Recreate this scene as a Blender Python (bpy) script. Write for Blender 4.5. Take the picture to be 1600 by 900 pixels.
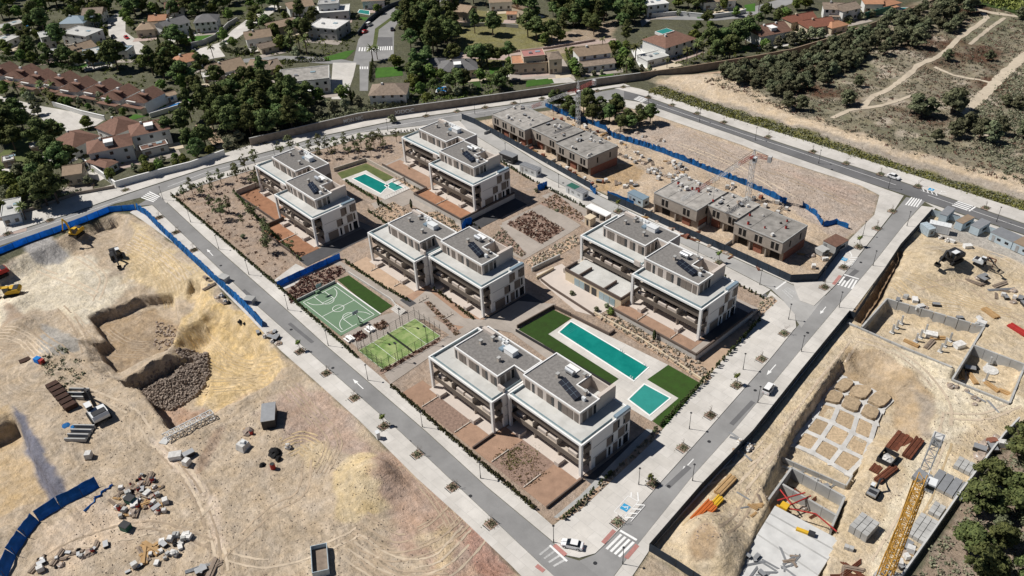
import bpy, bmesh, math, random
import numpy as np
from mathutils import Vector, Matrix
for o in list(bpy.data.objects): bpy.data.objects.remove(o)
SC = bpy.context.scene
COL = SC.collection
rnd = random.Random(7)

# ---------------------------------------------------------------- camera
# World: X runs along the long street towards the camera, Y across the block, Z up; metres.
CAM_H = 140.0
FPX = 1307.88                                     # focal length in pixels of a 1600 px wide picture
_p, _r, _h = math.radians(35.6057), math.radians(-2.7204), math.radians(-48.4134)
def _tow(v):                                      # camera-yaw frame -> world frame
    c, s = math.cos(_h), math.sin(_h)
    return Vector((v[0]*c + v[1]*s, -v[0]*s + v[1]*c, v[2]))
_fw = Vector((0, math.cos(_p), -math.sin(_p))); _rt = Vector((1, 0, 0)); _up = _rt.cross(_fw)
_R = _rt*math.cos(_r) + _up*math.sin(_r); _U = _up*math.cos(_r) - _rt*math.sin(_r)
FW, RT, UP = _tow(_fw), _tow(_R), _tow(_U)
cd = bpy.data.cameras.new('camera'); cam = bpy.data.objects.new('camera', cd); COL.objects.link(cam)
cam.matrix_world = Matrix(((RT.x, UP.x, -FW.x, 0), (RT.y, UP.y, -FW.y, 0), (RT.z, UP.z, -FW.z, CAM_H), (0, 0, 0, 1)))
cd.sensor_width = 36.0; cd.lens = FPX/1600*36.0; cd.clip_start = 1.0; cd.clip_end = 6000.0
SC.camera = cam

# ---------------------------------------------------------------- sky, sun, exposure
SUN = Vector((0.67, 0.43, -1.0)).normalized()     # the way the sunlight travels
w = bpy.data.worlds.new('World'); SC.world = w; w.use_nodes = True
nt = w.node_tree; bg = nt.nodes['Background']
sky = nt.nodes.new('ShaderNodeTexSky'); sky.sky_type = 'NISHITA'; sky.sun_disc = False
sky.sun_elevation = math.asin(-SUN.z); sky.sun_rotation = math.atan2(-SUN.x, -SUN.y)
sky.air_density = 0.55; sky.dust_density = 0.1
nt.links.new(sky.outputs[0], bg.inputs[0]); bg.inputs[1].default_value = 0.05
sd = bpy.data.lights.new('sun', 'SUN'); sd.energy = 5.0; sd.angle = math.radians(0.53); sd.color = (1.0, 0.955, 0.89)
so = bpy.data.objects.new('sun', sd); COL.objects.link(so); so.location = (0, 0, 300)
so.rotation_euler = SUN.to_track_quat('-Z', 'Y').to_euler()
vs = SC.view_settings; vs.view_transform = 'Standard'; vs.look = 'None'; vs.gamma = 1.0; vs.exposure = 0.0
SC.cycles.use_denoising = True
SC.cycles.max_bounces = 5; SC.cycles.diffuse_bounces = 3; SC.cycles.glossy_bounces = 2; SC.cycles.transmission_bounces = 3
# ---------------------------------------------------------------- helpers
def g(x, y, z=0.0):
    """where the ray through picture point (x, y) meets the level z: a ground position in metres"""
    d = FW + RT*((x-800)/FPX) - UP*((y-450)/FPX)
    t = (z-CAM_H)/d.z
    return (d.x*t, d.y*t)
def gl(pts, z=0.0): return [g(x, y, z) for x, y in pts]

def tag(o, label=None, cat=None, group=None, kind=None):
    if label: o['label'] = label
    if cat: o['category'] = cat
    if group: o['group'] = group
    if kind: o['kind'] = kind
    return o
def thing(name, label, cat, loc=(0, 0, 0), rz=0.0, group=None):
    o = bpy.data.objects.new(name, None); COL.objects.link(o); o.empty_display_size = 0.2
    o.location = loc; o.rotation_euler = (0, 0, rz)
    return tag(o, label, cat, group)
def link_mesh(name, me, mat=None, parent=None, loc=None):
    o = bpy.data.objects.new(name, me); COL.objects.link(o)
    if mat is not None and not me.materials: me.materials.append(mat)
    if parent is not None: o.parent = parent
    if loc is not None: o.location = loc
    return o
def copy_tree(o, parent=None, loc=None, rz=None, scale=None, label=None, group=None):
    c = o.copy(); COL.objects.link(c)
    if parent is not None: c.parent = parent
    for ch in KIDS.get(o.session_uid, ()):
        copy_tree(ch, c)
    if loc is not None: c.location = loc
    if rz is not None: c.rotation_euler = (0, 0, rz)
    if scale is not None: c.scale = scale if hasattr(scale, '__len__') else (scale,)*3
    if label: c['label'] = label
    if group: c['group'] = group
    return c
KIDS = {}
def remember(o):
    """note a prototype's children so that it can be copied"""
    KIDS[o.session_uid] = list(o.children)
    for ch in o.children: remember(ch)
    return o

class MB:
    def __init__(s): s.v = []; s.f = []
    def add(s, vs, fs):
        n = len(s.v); s.v += [tuple(p) for p in vs]; s.f += [tuple(i+n for i in f) for f in fs]; return s
    def box(s, x0, y0, z0, x1, y1, z1):
        return s.add([(x0,y0,z0),(x1,y0,z0),(x1,y1,z0),(x0,y1,z0),(x0,y0,z1),(x1,y0,z1),(x1,y1,z1),(x0,y1,z1)],
                     [(0,3,2,1),(4,5,6,7),(0,1,5,4),(1,2,6,5),(2,3,7,6),(3,0,4,7)])
    def obox(s, cx, cy, z0, lx, ly, lz, a=0.0, top=1.0):
        c, n = math.cos(a), math.sin(a); V = []
        for k, q in ((0, 1.0), (1, top)):
            for ux, uy in ((-.5,-.5),(.5,-.5),(.5,.5),(-.5,.5)):
                X, Y = ux*lx*q, uy*ly*q
                V.append((cx+X*c-Y*n, cy+X*n+Y*c, z0+k*lz))
        return s.add(V, [(0,3,2,1),(4,5,6,7),(0,1,5,4),(1,2,6,5),(2,3,7,6),(3,0,4,7)])
    def prism(s, poly, z0, z1):
        a = sum(poly[i][0]*poly[(i+1) % len(poly)][1]-poly[(i+1) % len(poly)][0]*poly[i][1] for i in range(len(poly)))
        if a < 0: poly = poly[::-1]
        n = len(poly)
        return s.add([(x,y,z0) for x,y in poly]+[(x,y,z1) for x,y in poly],
                     [tuple(range(n-1,-1,-1)), tuple(range(n,2*n))]+[(i,(i+1)%n,n+(i+1)%n,n+i) for i in range(n)])
    def sheet(s, poly, z):
        a = sum(poly[i][0]*poly[(i+1) % len(poly)][1]-poly[(i+1) % len(poly)][0]*poly[i][1] for i in range(len(poly)))
        if a < 0: poly = poly[::-1]
        return s.add([(x,y,z) for x,y in poly], [tuple(range(len(poly)))])
    def tube(s, p, q, r, n=6, r2=None, cap=True):
        p, q = Vector(p), Vector(q); d = q-p
        if d.length < 1e-6: return s
        d.normalize(); a = d.orthogonal().normalized(); b = d.cross(a); r2 = r if r2 is None else r2
        V = []
        for c, rr in ((p, r), (q, r2)):
            for i in range(n):
                t = 2*math.pi*i/n; V.append(c+a*(rr*math.cos(t))+b*(rr*math.sin(t)))
        F = [(i,(i+1)%n,n+(i+1)%n,n+i) for i in range(n)]
        if cap: F += [tuple(range(n-1,-1,-1)), tuple(range(n,2*n))]
        return s.add(V, F)
    def bar(s, p, q, w, h):
        """a straight bar of width w and height h from p to q (z of p, q is its underside)"""
        p, q = Vector(p), Vector(q); d = q-p; L = math.hypot(d.x, d.y)
        nx, ny = (-d.y/L*w/2, d.x/L*w/2) if L > 1e-6 else (w/2, 0)
        V = [(p.x+nx,p.y+ny,p.z),(p.x-nx,p.y-ny,p.z),(q.x-nx,q.y-ny,q.z),(q.x+nx,q.y+ny,q.z)]
        V += [(a,b,c+h) for a,b,c in V]
        return s.add(V, [(0,3,2,1),(4,5,6,7),(0,1,5,4),(1,2,6,5),(2,3,7,6),(3,0,4,7)])
    def strip(s, left, right, z):
        n = min(len(left), len(right))
        for i in range(n-1):
            s.add([(*left[i],z),(*right[i],z),(*right[i+1],z),(*left[i+1],z)], [(0,1,2,3)])
        return s
    def cyl(s, cx, cy, z0, z1, r, n=10, r2=None): return s.tube((cx,cy,z0),(cx,cy,z1),r,n,r2)
    def mesh(s, name, mat=None, smooth=False):
        me = bpy.data.meshes.new(name); me.from_pydata(s.v, [], s.f); me.update()
        if mat is not None: me.materials.append(mat)
        if smooth: me.polygons.foreach_set('use_smooth', [True]*len(me.polygons))
        return me
    def build(s, name, mat, parent=None, smooth=False, loc=None):
        return link_mesh(name, s.mesh(name, mat, smooth), None, parent, loc)

def fixn(o):
    bm = bmesh.new(); bm.from_mesh(o.data); bmesh.ops.recalc_face_normals(bm, faces=bm.faces); bm.to_mesh(o.data); bm.free(); return o

# ---------------------------------------------------------------- materials
MATS = {}
def mat(name, col, rough=0.85, var=0.15, scale=0.6, bump=0.0, bscale=8.0, spec=0.25, metal=0.0, col2=None, obj=False, vcol=None, detail=6.0, em=None):
    """a noisy procedural surface: two tones mixed by world-space noise, optional bump"""
    if name in MATS: return MATS[name]
    m = bpy.data.materials.new(name); m.use_nodes = True; n = m.node_tree.nodes; l = m.node_tree.links
    b = n['Principled BSDF']; b.inputs['Roughness'].default_value = rough; b.inputs['Metallic'].default_value = metal
    b.inputs['Specular IOR Level'].default_value = spec
    geo = n.new('ShaderNodeNewGeometry'); src = geo.outputs['Position']
    if obj:
        tc = n.new('ShaderNodeTexCoord'); src = tc.outputs['Object']
    t = n.new('ShaderNodeTexNoise'); t.inputs['Scale'].default_value = scale; t.inputs['Detail'].default_value = detail; t.inputs['Roughness'].default_value = 0.62
    l.new(src, t.inputs['Vector'])
    mx = n.new('ShaderNodeMix'); mx.data_type = 'RGBA'; r = n.new('ShaderNodeMapRange')
    r.inputs[1].default_value = 0.3; r.inputs[2].default_value = 0.7; l.new(t.outputs['Fac'], r.inputs[0]); l.new(r.outputs[0], mx.inputs[0])
    c2 = col2 or tuple(c*(1-var) for c in col); c1 = col if col2 else tuple(min(1, c*(1+var)) for c in col)
    mx.inputs[6].default_value = (*c1, 1); mx.inputs[7].default_value = (*c2, 1)
    out = mx.outputs[2]
    oi = n.new('ShaderNodeObjectInfo'); hs = n.new('ShaderNodeHueSaturation')
    mr = n.new('ShaderNodeMapRange'); mr.inputs[3].default_value = 1-var*0.6; mr.inputs[4].default_value = 1+var*0.6
    l.new(oi.outputs['Random'], mr.inputs[0]); l.new(mr.outputs[0], hs.inputs['Value']); l.new(out, hs.inputs['Color']); out = hs.outputs[0]
    l.new(out, b.inputs['Base Color'])
    if bump:
        t2 = n.new('ShaderNodeTexNoise'); t2.inputs['Scale'].default_value = bscale; t2.inputs['Detail'].default_value = 5.0; l.new(src, t2.inputs['Vector'])
        bp = n.new('ShaderNodeBump'); bp.inputs['Strength'].default_value = 1.0; bp.inputs['Distance'].default_value = bump
        l.new(t2.outputs['Fac'], bp.inputs['Height']); l.new(bp.outputs[0], b.inputs['Normal'])
    if em:
        b.inputs['Emission Color'].default_value = (*em, 1); b.inputs['Emission Strength'].default_value = 1.0
    MATS[name] = m; return m
M = {}
M['white'] = mat('white_render', (0.78, 0.77, 0.75), 0.7, 0.04, 0.3)
M['rim'] = mat('white_rim', (0.83, 0.83, 0.82), 0.6, 0.03, 0.5)
M['beige'] = mat('beige_render', (0.50, 0.44, 0.38), 0.85, 0.07, 0.3)
M['cream'] = mat('cream_render', (0.62, 0.52, 0.38), 0.85, 0.08, 0.3)
M['brownpanel'] = mat('taupe_panel', (0.155, 0.130, 0.110), 0.7, 0.08, 0.5)
M['brown'] = mat('brown_render', (0.125, 0.095, 0.080), 0.85, 0.10, 0.4)
M['tile'] = mat('pale_terrace_tile', (0.56, 0.56, 0.54), 0.8, 0.06, 0.5)
M['gravelroof'] = mat('grey_roof_gravel', (0.205, 0.195, 0.186), 0.95, 0.24, 1.4, 0.03, 12)
M['glass'] = mat('dark_glass', (0.015, 0.018, 0.022), 0.08, 0.1, 0.5, spec=0.6)
M['glassblue'] = mat('pale_glass', (0.30, 0.40, 0.44), 0.1, 0.1, 0.5, spec=0.6)
M['panel'] = mat('solar_glass', (0.012, 0.014, 0.022), 0.15, 0.1, 0.5, spec=0.6)
M['metal'] = mat('grey_metal', (0.42, 0.43, 0.44), 0.4, 0.1, 1.0, metal=0.5)
M['steel'] = mat('bright_metal', (0.62, 0.64, 0.66), 0.3, 0.08, 1.0, metal=0.7)
M['darkmetal'] = mat('dark_metal', (0.035, 0.036, 0.04), 0.5, 0.1, 1.0)
M['blueroof'] = mat('blue_grey_sheet', (0.20, 0.27, 0.33), 0.5, 0.06, 1.0)
M['asphalt'] = mat('pale_asphalt', (0.285, 0.283, 0.282), 0.92, 0.10, 0.12, 0.006, 20)
M['asphaltd'] = mat('dark_asphalt', (0.155, 0.155, 0.160), 0.92, 0.10, 0.12, 0.006, 20)
M['asphaltpale'] = mat('dusty_asphalt', (0.40, 0.395, 0.385), 0.92, 0.12, 0.15, 0.006, 20)
M['shade_driveway'] = mat('shade_dark_driveway', (0.075, 0.075, 0.08), 0.9, 0.15, 0.3)
M['trench_shade'] = mat('trench_shade_dark', (0.055, 0.030, 0.022), 0.85, 0.3, 1.2)
M['paving'] = mat('concrete_paving', (0.60, 0.575, 0.54), 0.9, 0.07, 0.25, 0.004, 6)
def joints(mt, w, h, dark=0.82):
    n = mt.node_tree.nodes; l = mt.node_tree.links; b = n['Principled BSDF']; src = b.inputs['Base Color'].links[0].from_socket
    geo = n.new('ShaderNodeNewGeometry'); br = n.new('ShaderNodeTexBrick'); br.inputs['Scale'].default_value = 1.0; br.inputs['Brick Width'].default_value = w; br.inputs['Row Height'].default_value = h
    br.inputs['Mortar Size'].default_value = 0.05; br.inputs['Color1'].default_value = (1,1,1,1); br.inputs['Color2'].default_value = (.93,.925,.915,1); br.inputs['Mortar'].default_value = (dark,dark,dark,1)
    l.new(geo.outputs['Position'], br.inputs['Vector']); mx = n.new('ShaderNodeMix'); mx.data_type = 'RGBA'; mx.blend_type = 'MULTIPLY'; mx.inputs[0].default_value = 1.0
    l.new(src, mx.inputs[6]); l.new(br.outputs['Color'], mx.inputs[7])
    t = n.new('ShaderNodeTexNoise'); t.inputs['Scale'].default_value = 0.09; t.inputs['Detail'].default_value = 8; t.inputs['Roughness'].default_value = .7; l.new(geo.outputs['Position'], t.inputs['Vector'])
    r = n.new('ShaderNodeMapRange'); r.inputs[1].default_value = .35; r.inputs[2].default_value = .65; r.inputs[3].default_value = .82; r.inputs[4].default_value = 1.06; l.new(t.outputs['Fac'], r.inputs[0])
    hs = n.new('ShaderNodeHueSaturation'); l.new(mx.outputs[2], hs.inputs['Color']); l.new(r.outputs[0], hs.inputs['Value']); l.new(hs.outputs[0], b.inputs['Base Color'])
joints(M['paving'], 4.0, 2.6)
M['paving2'] = mat('warm_paving', (0.40, 0.355, 0.315), 0.9, 0.07, 0.3)
M['paint'] = mat('road_paint', (0.78, 0.78, 0.77), 0.8, 0.08, 1.2)
M['paintfaded'] = mat('worn_road_paint', (0.46, 0.46, 0.455), 0.85, 0.2, 2.5)
M['redpaint'] = mat('tactile_paving', (0.42, 0.20, 0.18), 0.9, 0.12, 1.5)
M['bluepaint'] = mat('blue_paint', (0.03, 0.30, 0.55), 0.8, 0.05, 1.2)
M['concrete'] = mat('grey_concrete', (0.40, 0.40, 0.39), 0.9, 0.14, 0.35, 0.01, 5)
M['concreted'] = mat('rough_roof_concrete', (0.30, 0.285, 0.265), 0.95, 0.32, 0.45, 0.01, 5)
M['concretew'] = mat('new_concrete', (0.55, 0.55, 0.54), 0.9, 0.12, 0.4, 0.01, 5)
M['soil'] = mat('garden_soil', (0.34, 0.22, 0.155), 0.95, 0.16, 0.5, 0.05, 3)
M['soilpale'] = mat('pale_soil', (0.46, 0.335, 0.24), 0.95, 0.14, 0.5, 0.05, 3)
M['soilgrey'] = mat('weedy_soil', (0.28, 0.195, 0.155), 0.95, 0.30, 1.6, 0.06, 3)
M['soilrust'] = mat('rusty_soil', (0.33, 0.17, 0.10), 0.95, 0.2, 0.5, 0.05, 3)
M['lawn'] = mat('mown_lawn', (0.034, 0.080, 0.013), 0.95, 0.3, 0.6, 0.08, 6, col2=(0.030, 0.056, 0.012))
M['lawndry'] = mat('dry_lawn', (0.13, 0.145, 0.055), 0.95, 0.3, 0.35, 0.06, 6, col2=(0.07, 0.095, 0.03))
M['court'] = mat('court_green', (0.150, 0.235, 0.150), 0.85, 0.05, 0.15)
M['blue'] = mat('blue_tarp', (0.028, 0.20, 0.52), 0.5, 0.22, 0.6, 0.05, 1.5)
M['bluelight'] = mat('blue_mesh', (0.03, 0.27, 0.68), 0.6, 0.2, 0.5, 0.03, 1.5)
M['navy'] = mat('navy_mesh', (0.030, 0.042, 0.060), 0.7, 0.2, 0.6, 0.02, 1.5)
M['rust'] = mat('rusty_steel', (0.13, 0.045, 0.025), 0.8, 0.3, 1.5)
M['red'] = mat('red_paint', (0.38, 0.035, 0.03), 0.6, 0.15, 1.0)
M['orange'] = mat('orange_paint', (0.50, 0.13, 0.03), 0.6, 0.12, 1.0)
M['yellow'] = mat('yellow_paint', (0.62, 0.38, 0.03), 0.55, 0.12, 1.0)
M['craneyellow'] = mat('crane_yellow', (0.46, 0.25, 0.045), 0.55, 0.15, 1.0)
M['wood'] = mat('timber', (0.42, 0.27, 0.13), 0.85, 0.2, 1.0)
M['woodgrey'] = mat('old_timber', (0.24, 0.19, 0.15), 0.9, 0.25, 1.0)
M['brick'] = mat('red_brick', (0.26, 0.11, 0.075), 0.9, 0.15, 1.2)
M['terracotta'] = mat('terracotta_tiles', (0.185, 0.105, 0.078), 0.85, 0.2, 1.0, 0.03, 4)
M['tanroof'] = mat('tan_roof_tiles', (0.30, 0.225, 0.16), 0.85, 0.16, 0.8, 0.03, 4)
M['greyroof'] = mat('grey_roof_tiles', (0.15, 0.148, 0.15), 0.85, 0.14, 0.8, 0.03, 4)
M['orangeroof'] = mat('orange_roof_tiles', (0.42, 0.22, 0.13), 0.85, 0.16, 0.8, 0.03, 4)
M['villa'] = mat('villa_white', (0.66, 0.66, 0.64), 0.8, 0.06, 0.3)
M['villacream'] = mat('villa_cream', (0.55, 0.47, 0.36), 0.85, 0.08, 0.3)
M['stonewall'] = mat('old_stone_wall', (0.27, 0.225, 0.185), 0.95, 0.25, 0.5, 0.03, 3)
M['container'] = mat('pale_blue_cabin', (0.42, 0.50, 0.55), 0.6, 0.08, 0.6)
M['cabinwhite'] = mat('white_cabin', (0.68, 0.70, 0.71), 0.6, 0.06, 0.6)
M['tyre'] = mat('black_rubber', (0.015, 0.015, 0.016), 0.9, 0.1, 1.0)
M['carwhite'] = mat('white_car_paint', (0.80, 0.80, 0.80), 0.25, 0.02, 1.0, spec=0.5)
M['plastic'] = mat('white_sheet', (0.62, 0.61, 0.59), 0.6, 0.22, 1.5)
M['rock'] = mat('pale_rock', (0.44, 0.37, 0.30), 0.95, 0.25, 1.2)
M['rubble'] = mat('brown_rubble', (0.33, 0.27, 0.225), 0.95, 0.3, 0.8)
M['sandpile'] = mat('yellow_sand', (0.58, 0.45, 0.25), 0.95, 0.10, 0.5, 0.08, 1.5)
M['earthpile'] = mat('brown_earth', (0.42, 0.32, 0.21), 0.95, 0.30, 1.6, 0.12, 2.5)
M['bark'] = mat('bark', (0.14, 0.10, 0.075), 0.95, 0.2, 2.0)

joints(M['paving2'], 2.4, 1.6, .88); joints(M['tile'], 1.6, 1.6, .93)
for k_ in ('asphalt', 'asphaltpale', 'asphaltd'): joints(M[k_], 400.0, 300.0, .9)
def backlit(mt, f_=0.45):
    """thin woven mesh lets part of the light through"""
    n = mt.node_tree.nodes; l = mt.node_tree.links; b = n['Principled BSDF']; o = n['Material Output']; t = n.new('ShaderNodeBsdfTranslucent'); m_ = n.new('ShaderNodeMixShader'); m_.inputs[0].default_value = f_
    l.new(b.inputs['Base Color'].links[0].from_socket, t.inputs['Color']); l.new(b.outputs[0], m_.inputs[1]); l.new(t.outputs[0], m_.inputs[2]); l.new(m_.outputs[0], o.inputs['Surface'])
M['bluelight'] = mat('blue_mesh_sheet', (0.035, 0.33, 0.78), 0.6, 0.2, 0.5, 0.03, 1.5); backlit(M['bluelight'], .5); backlit(M['blue'], .5)
M['cranered'] = mat('faded_crane_red', (0.34, 0.10, 0.085), 0.6, 0.15, 1.0)
M['beam'] = mat('dusty_beam_concrete', (0.54, 0.53, 0.51), 0.9, 0.16, 0.6, 0.01, 5)
# ---------------------------------------------------------------- terrain
def vnoise(x, y, s, seed):
    """smooth value noise on numpy arrays, cell size s"""
    r = np.random.RandomState(seed); T = r.rand(256, 256)
    u, v = x/s, y/s; i, j = np.floor(u).astype(int), np.floor(v).astype(int); fu, fv = u-i, v-j
    fu = fu*fu*(3-2*fu); fv = fv*fv*(3-2*fv); i &= 255; j &= 255; a, b = (i+1) & 255, (j+1) & 255
    return (T[i,j]*(1-fu)+T[a,j]*fu)*(1-fv)+(T[i,b]*(1-fu)+T[a,b]*fu)*fv-0.5
def fbm(x, y, s, seed, n=4):
    t = 0; a = 1.0
    for k in range(n): t = t+a*vnoise(x+17.3*k, y-9.1*k, s/2**k, seed+k); a *= 0.55
    return t
def sdist(x, y, poly):
    """signed distance to a polygon, positive inside"""
    d = np.full(x.shape, 1e9); ins = np.zeros(x.shape, bool); n = len(poly)
    for i in range(n):
        ax, ay = poly[i]; bx, by = poly[(i+1) % n]; ex, ey = bx-ax, by-ay; L = ex*ex+ey*ey+1e-9
        t = np.clip(((x-ax)*ex+(y-ay)*ey)/L, 0, 1); d = np.minimum(d, np.hypot(x-ax-t*ex, y-ay-t*ey))
        if abs(ey) > 1e-9: ins ^= ((ay > y) != (by > y)) & (x < ex*(y-ay)/ey+ax)
    return np.where(ins, d, -d)
SITE_L = gl([(-400,620),(0,413),(90,373),(178,332),(203,333),(222,345),(305,405),(345,452),(395,503),(440,550),(492,596),(560,657),(650,747),(720,810),(800,886),(850,935),(600,1150),(-400,1400)])
SITE_R = gl([(1012,864),(1175,686),(1325,499),(1405,392),(1452,336),(1500,347),(1650,398),(1800,560),(1580,668),(1410,902),(1330,1010),(1085,905)])
SITE_T = gl([(742,190),(800,180),(880,170),(930,160),(965,165),(1010,175),(1160,226),(1200,243),(1345,290),(1372,305),(1365,335),(1312,385),(1278,432),(1232,434),(1060,358),(930,295),(850,250)])
SCRUB = gl([(985,118),(1230,112),(1330,55),(1480,-20),(1900,-60),(1900,470),(1600,325),(1410,262),(1265,218),(1060,140)])
PINES = gl([(1420,905),(1590,675),(1660,560),(2200,700),(2200,1300),(1300,1300)])
BLOCK = gl([(268,306),(440,453),(560,561),(700,681),(864,822),(1031,675),(1212,470),(1060,385),(880,296),(726,208),(560,215),(440,248),(320,284)])
PITS = [  # groups of (rim polygon in picture points, level of the rim, depth, slope width); inside a group the deepest cut counts
    [([(-120,470),(0,414),(90,376),(140,346),(190,337),(255,392),(312,444),(345,482),(320,530),(270,565),(190,596),(150,580),(120,528),(40,565),(-120,640)], 0, 3.4, 5.5),
     ([(136,352),(150,345),(182,338),(186,352),(150,366)], 0, 3.4, 0.7), ([(296,432),(312,440),(318,452),(296,462),(282,455)], 0, 3.6, 0.7)],
    [([(137,492),(165,528),(146,538),(168,568),(182,582),(262,548),(280,500),(270,455),(215,462)], -3.0, 3.4, 0.9),
     ([(262,548),(275,500),(330,478),(395,516),(455,588),(420,606),(330,650),(265,674),(215,600)], -0.6, 5.4, 6.5),
     ([(186,594),(205,583),(262,550),(300,540),(325,575),(305,630),(264,672),(225,610),(198,607)], -0.6, 6.8, 1.0)],
    [([(-90,684),(22,640),(40,655),(75,720),(112,770),(60,802),(0,832),(-100,870)], 0, 1.3, 2.0), ([(-80,696),(20,648),(31,664),(62,725),(92,775),(50,792),(0,818),(-90,860)], 0, 5.6, 0.8)],
    [([(1316,556),(1360,580),(1408,612),(1374,668),(1352,716),(1322,790),(1310,832),(1285,900),(1255,960),(1130,960),(1172,850),(1202,785),(1192,762),(1240,664)], 0, 3.3, 0.8),
     ([(1318,552),(1340,543),(1380,554),(1420,584),(1448,614),(1461,640),(1456,680),(1420,694),(1355,716),(1300,700),(1280,620)], 0, 3.2, 7.0)],
    [([(1345,512),(1386,467),(1538,511),(1522,538),(1602,569),(1580,630),(1487,592),(1495,576)], 0, 3.3, 0.7)],
    [([(1332,497),(1402,393),(1414,398),(1384,458),(1352,508)], 0, 2.6, 1.6)],
    [([(1335,702),(1362,716),(1350,745),(1330,760)], 0, 1.2, 1.5)],
    [([(750,200),(800,186),(830,178),(770,205)], 0, 1.6, 1.5)],
]
PITW = [[(gl(p, zr), dp, sw) for p, zr, dp, sw in G_] for G_ in PITS]
MOUNDS = [  # picture point, level, radius x, height
    (580,762,0,9,2.6),(560,742,0,6,1.4),(600,740,0,5,1.2),(30,500,-1.5,6,2.2),(80,535,-1,6.5,1.6),(1452,408,0,9,3.0),(1478,425,0,6,2.0),(1522,416,0,6,2.8),(1425,440,0,6,1.2),(1104,838,0,7.0,3.8),(1125,870,0,5,2.0),
    (250,590,-5.5,9,1.8),(290,570,-5.5,7,1.5),(430,690,0,5,0.7),(700,830,0,10,0.8),(1400,590,-1.2,6,1.0),(20,470,-2.2,5,1.2),(700,890,0,8,0.9)]
def height(x, y):
    x = np.asarray(x, float); y = np.asarray(y, float); h = np.zeros(x.shape)
    jx = 1.3*fbm(x, y, 6.0, 11, 3); jy = 1.3*fbm(x, y, 6.0, 31, 3)
    for G_ in PITW:
        dd = 0.0
        for P, dp, sw in G_:
            k = min(1, 0.15+sw/3); d = sdist(x+jx*k, y+jy*k, P); t = np.clip(d/sw, 0, 1); rill = 4*t*(1-t)*min(1, sw/4)*(0.9*fbm(x, y, 3.2, 301, 4)-0.7*np.abs(vnoise(x*1.1, y*1.1, 2.1, 302))); dd = np.maximum(dd, np.where(t > 0, dp*t*(1.6-0.6*t)+rill, 0))
        h -= dd
    msk = np.clip(np.maximum(sdist(x, y, SITE_L), sdist(x, y, SITE_R))/4.0, 0, 1)
    for px, py, zl, r, hh in MOUNDS:
        cx, cy = g(px, py, zl); q = np.hypot(x-cx+jx, y-cy+jy)/r; h += hh*np.exp(-q*q*1.6)*msk
    rough = 0
    for P, a in ((SITE_L, 0.55), (SITE_R, 0.30), (SITE_T, 0.26)):
        rough = np.maximum(rough, a*np.clip(sdist(x, y, P)/3.0, 0, 1))
    wx, wy = x+5*vnoise(x, y, 18.0, 201), y+5*vnoise(x, y, 18.0, 202)
    h += rough*(fbm(x, y, 9.0, 5, 5)+0.55*fbm(x, y, 2.6, 55, 3)-0.9*np.abs(vnoise(wx*0.6+wy*0.8, (wy*0.6-wx*0.8)*0.16, 1.7, 9))*np.clip(vnoise(x, y, 22.0, 77)*4+0.5, 0, 1))
    sc = np.clip(sdist(x, y, SCRUB)/8.0, 0, 1)
    h += sc*(2.2+1.6*fbm(x, y, 30.0, 15, 4))
    h += np.clip(sdist(x, y, PINES)/4.0, 0, 1)*0.6*fbm(x, y, 12.0, 25, 3)
    return h-0.03
def axis(segs):
    out = []
    for a, b, s in segs: out += list(np.arange(a, b, s))
    return np.array(out+[segs[-1][1]])
gx = axis([(-2600,-900,100),(-900,-420,12),(-420,-292,4),(-292,-262,1.2),(-262,-62,0.6),(-62,24,0.55),(24,120,6),(120,2000,110)])
gy = axis([(-1500,-120,100),(-120,-24,8),(-24,80,0.6),(80,224,0.75),(224,300,1.4),(300,560,2.4),(560,1000,15),(1000,3000,120)])
X, Y = np.meshgrid(gx, gy, indexing='ij'); Hh = height(X, Y)
import bisect
_gx, _gy, _H = gx.tolist(), gy.tolist(), Hh.tolist()
def hz(x, y):
    i = min(max(bisect.bisect_right(_gx, x)-1, 0), len(_gx)-2); j = min(max(bisect.bisect_right(_gy, y)-1, 0), len(_gy)-2)
    u = (x-_gx[i])/(_gx[i+1]-_gx[i]); v = (y-_gy[j])/(_gy[j+1]-_gy[j])
    return (_H[i][j]*(1-u)+_H[i+1][j]*u)*(1-v)+(_H[i][j+1]*(1-u)+_H[i+1][j+1]*u)*v
def gz(px, py, lift=0.0):
    """ground position under a picture point, on the terrain"""
    z = 0.0
    for _ in range(7):
        x, y = g(px, py, z); z = 0.5*z+0.5*hz(x, y)
    x, y = g(px, py, z)
    return (x, y, hz(x, y)+lift)

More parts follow.
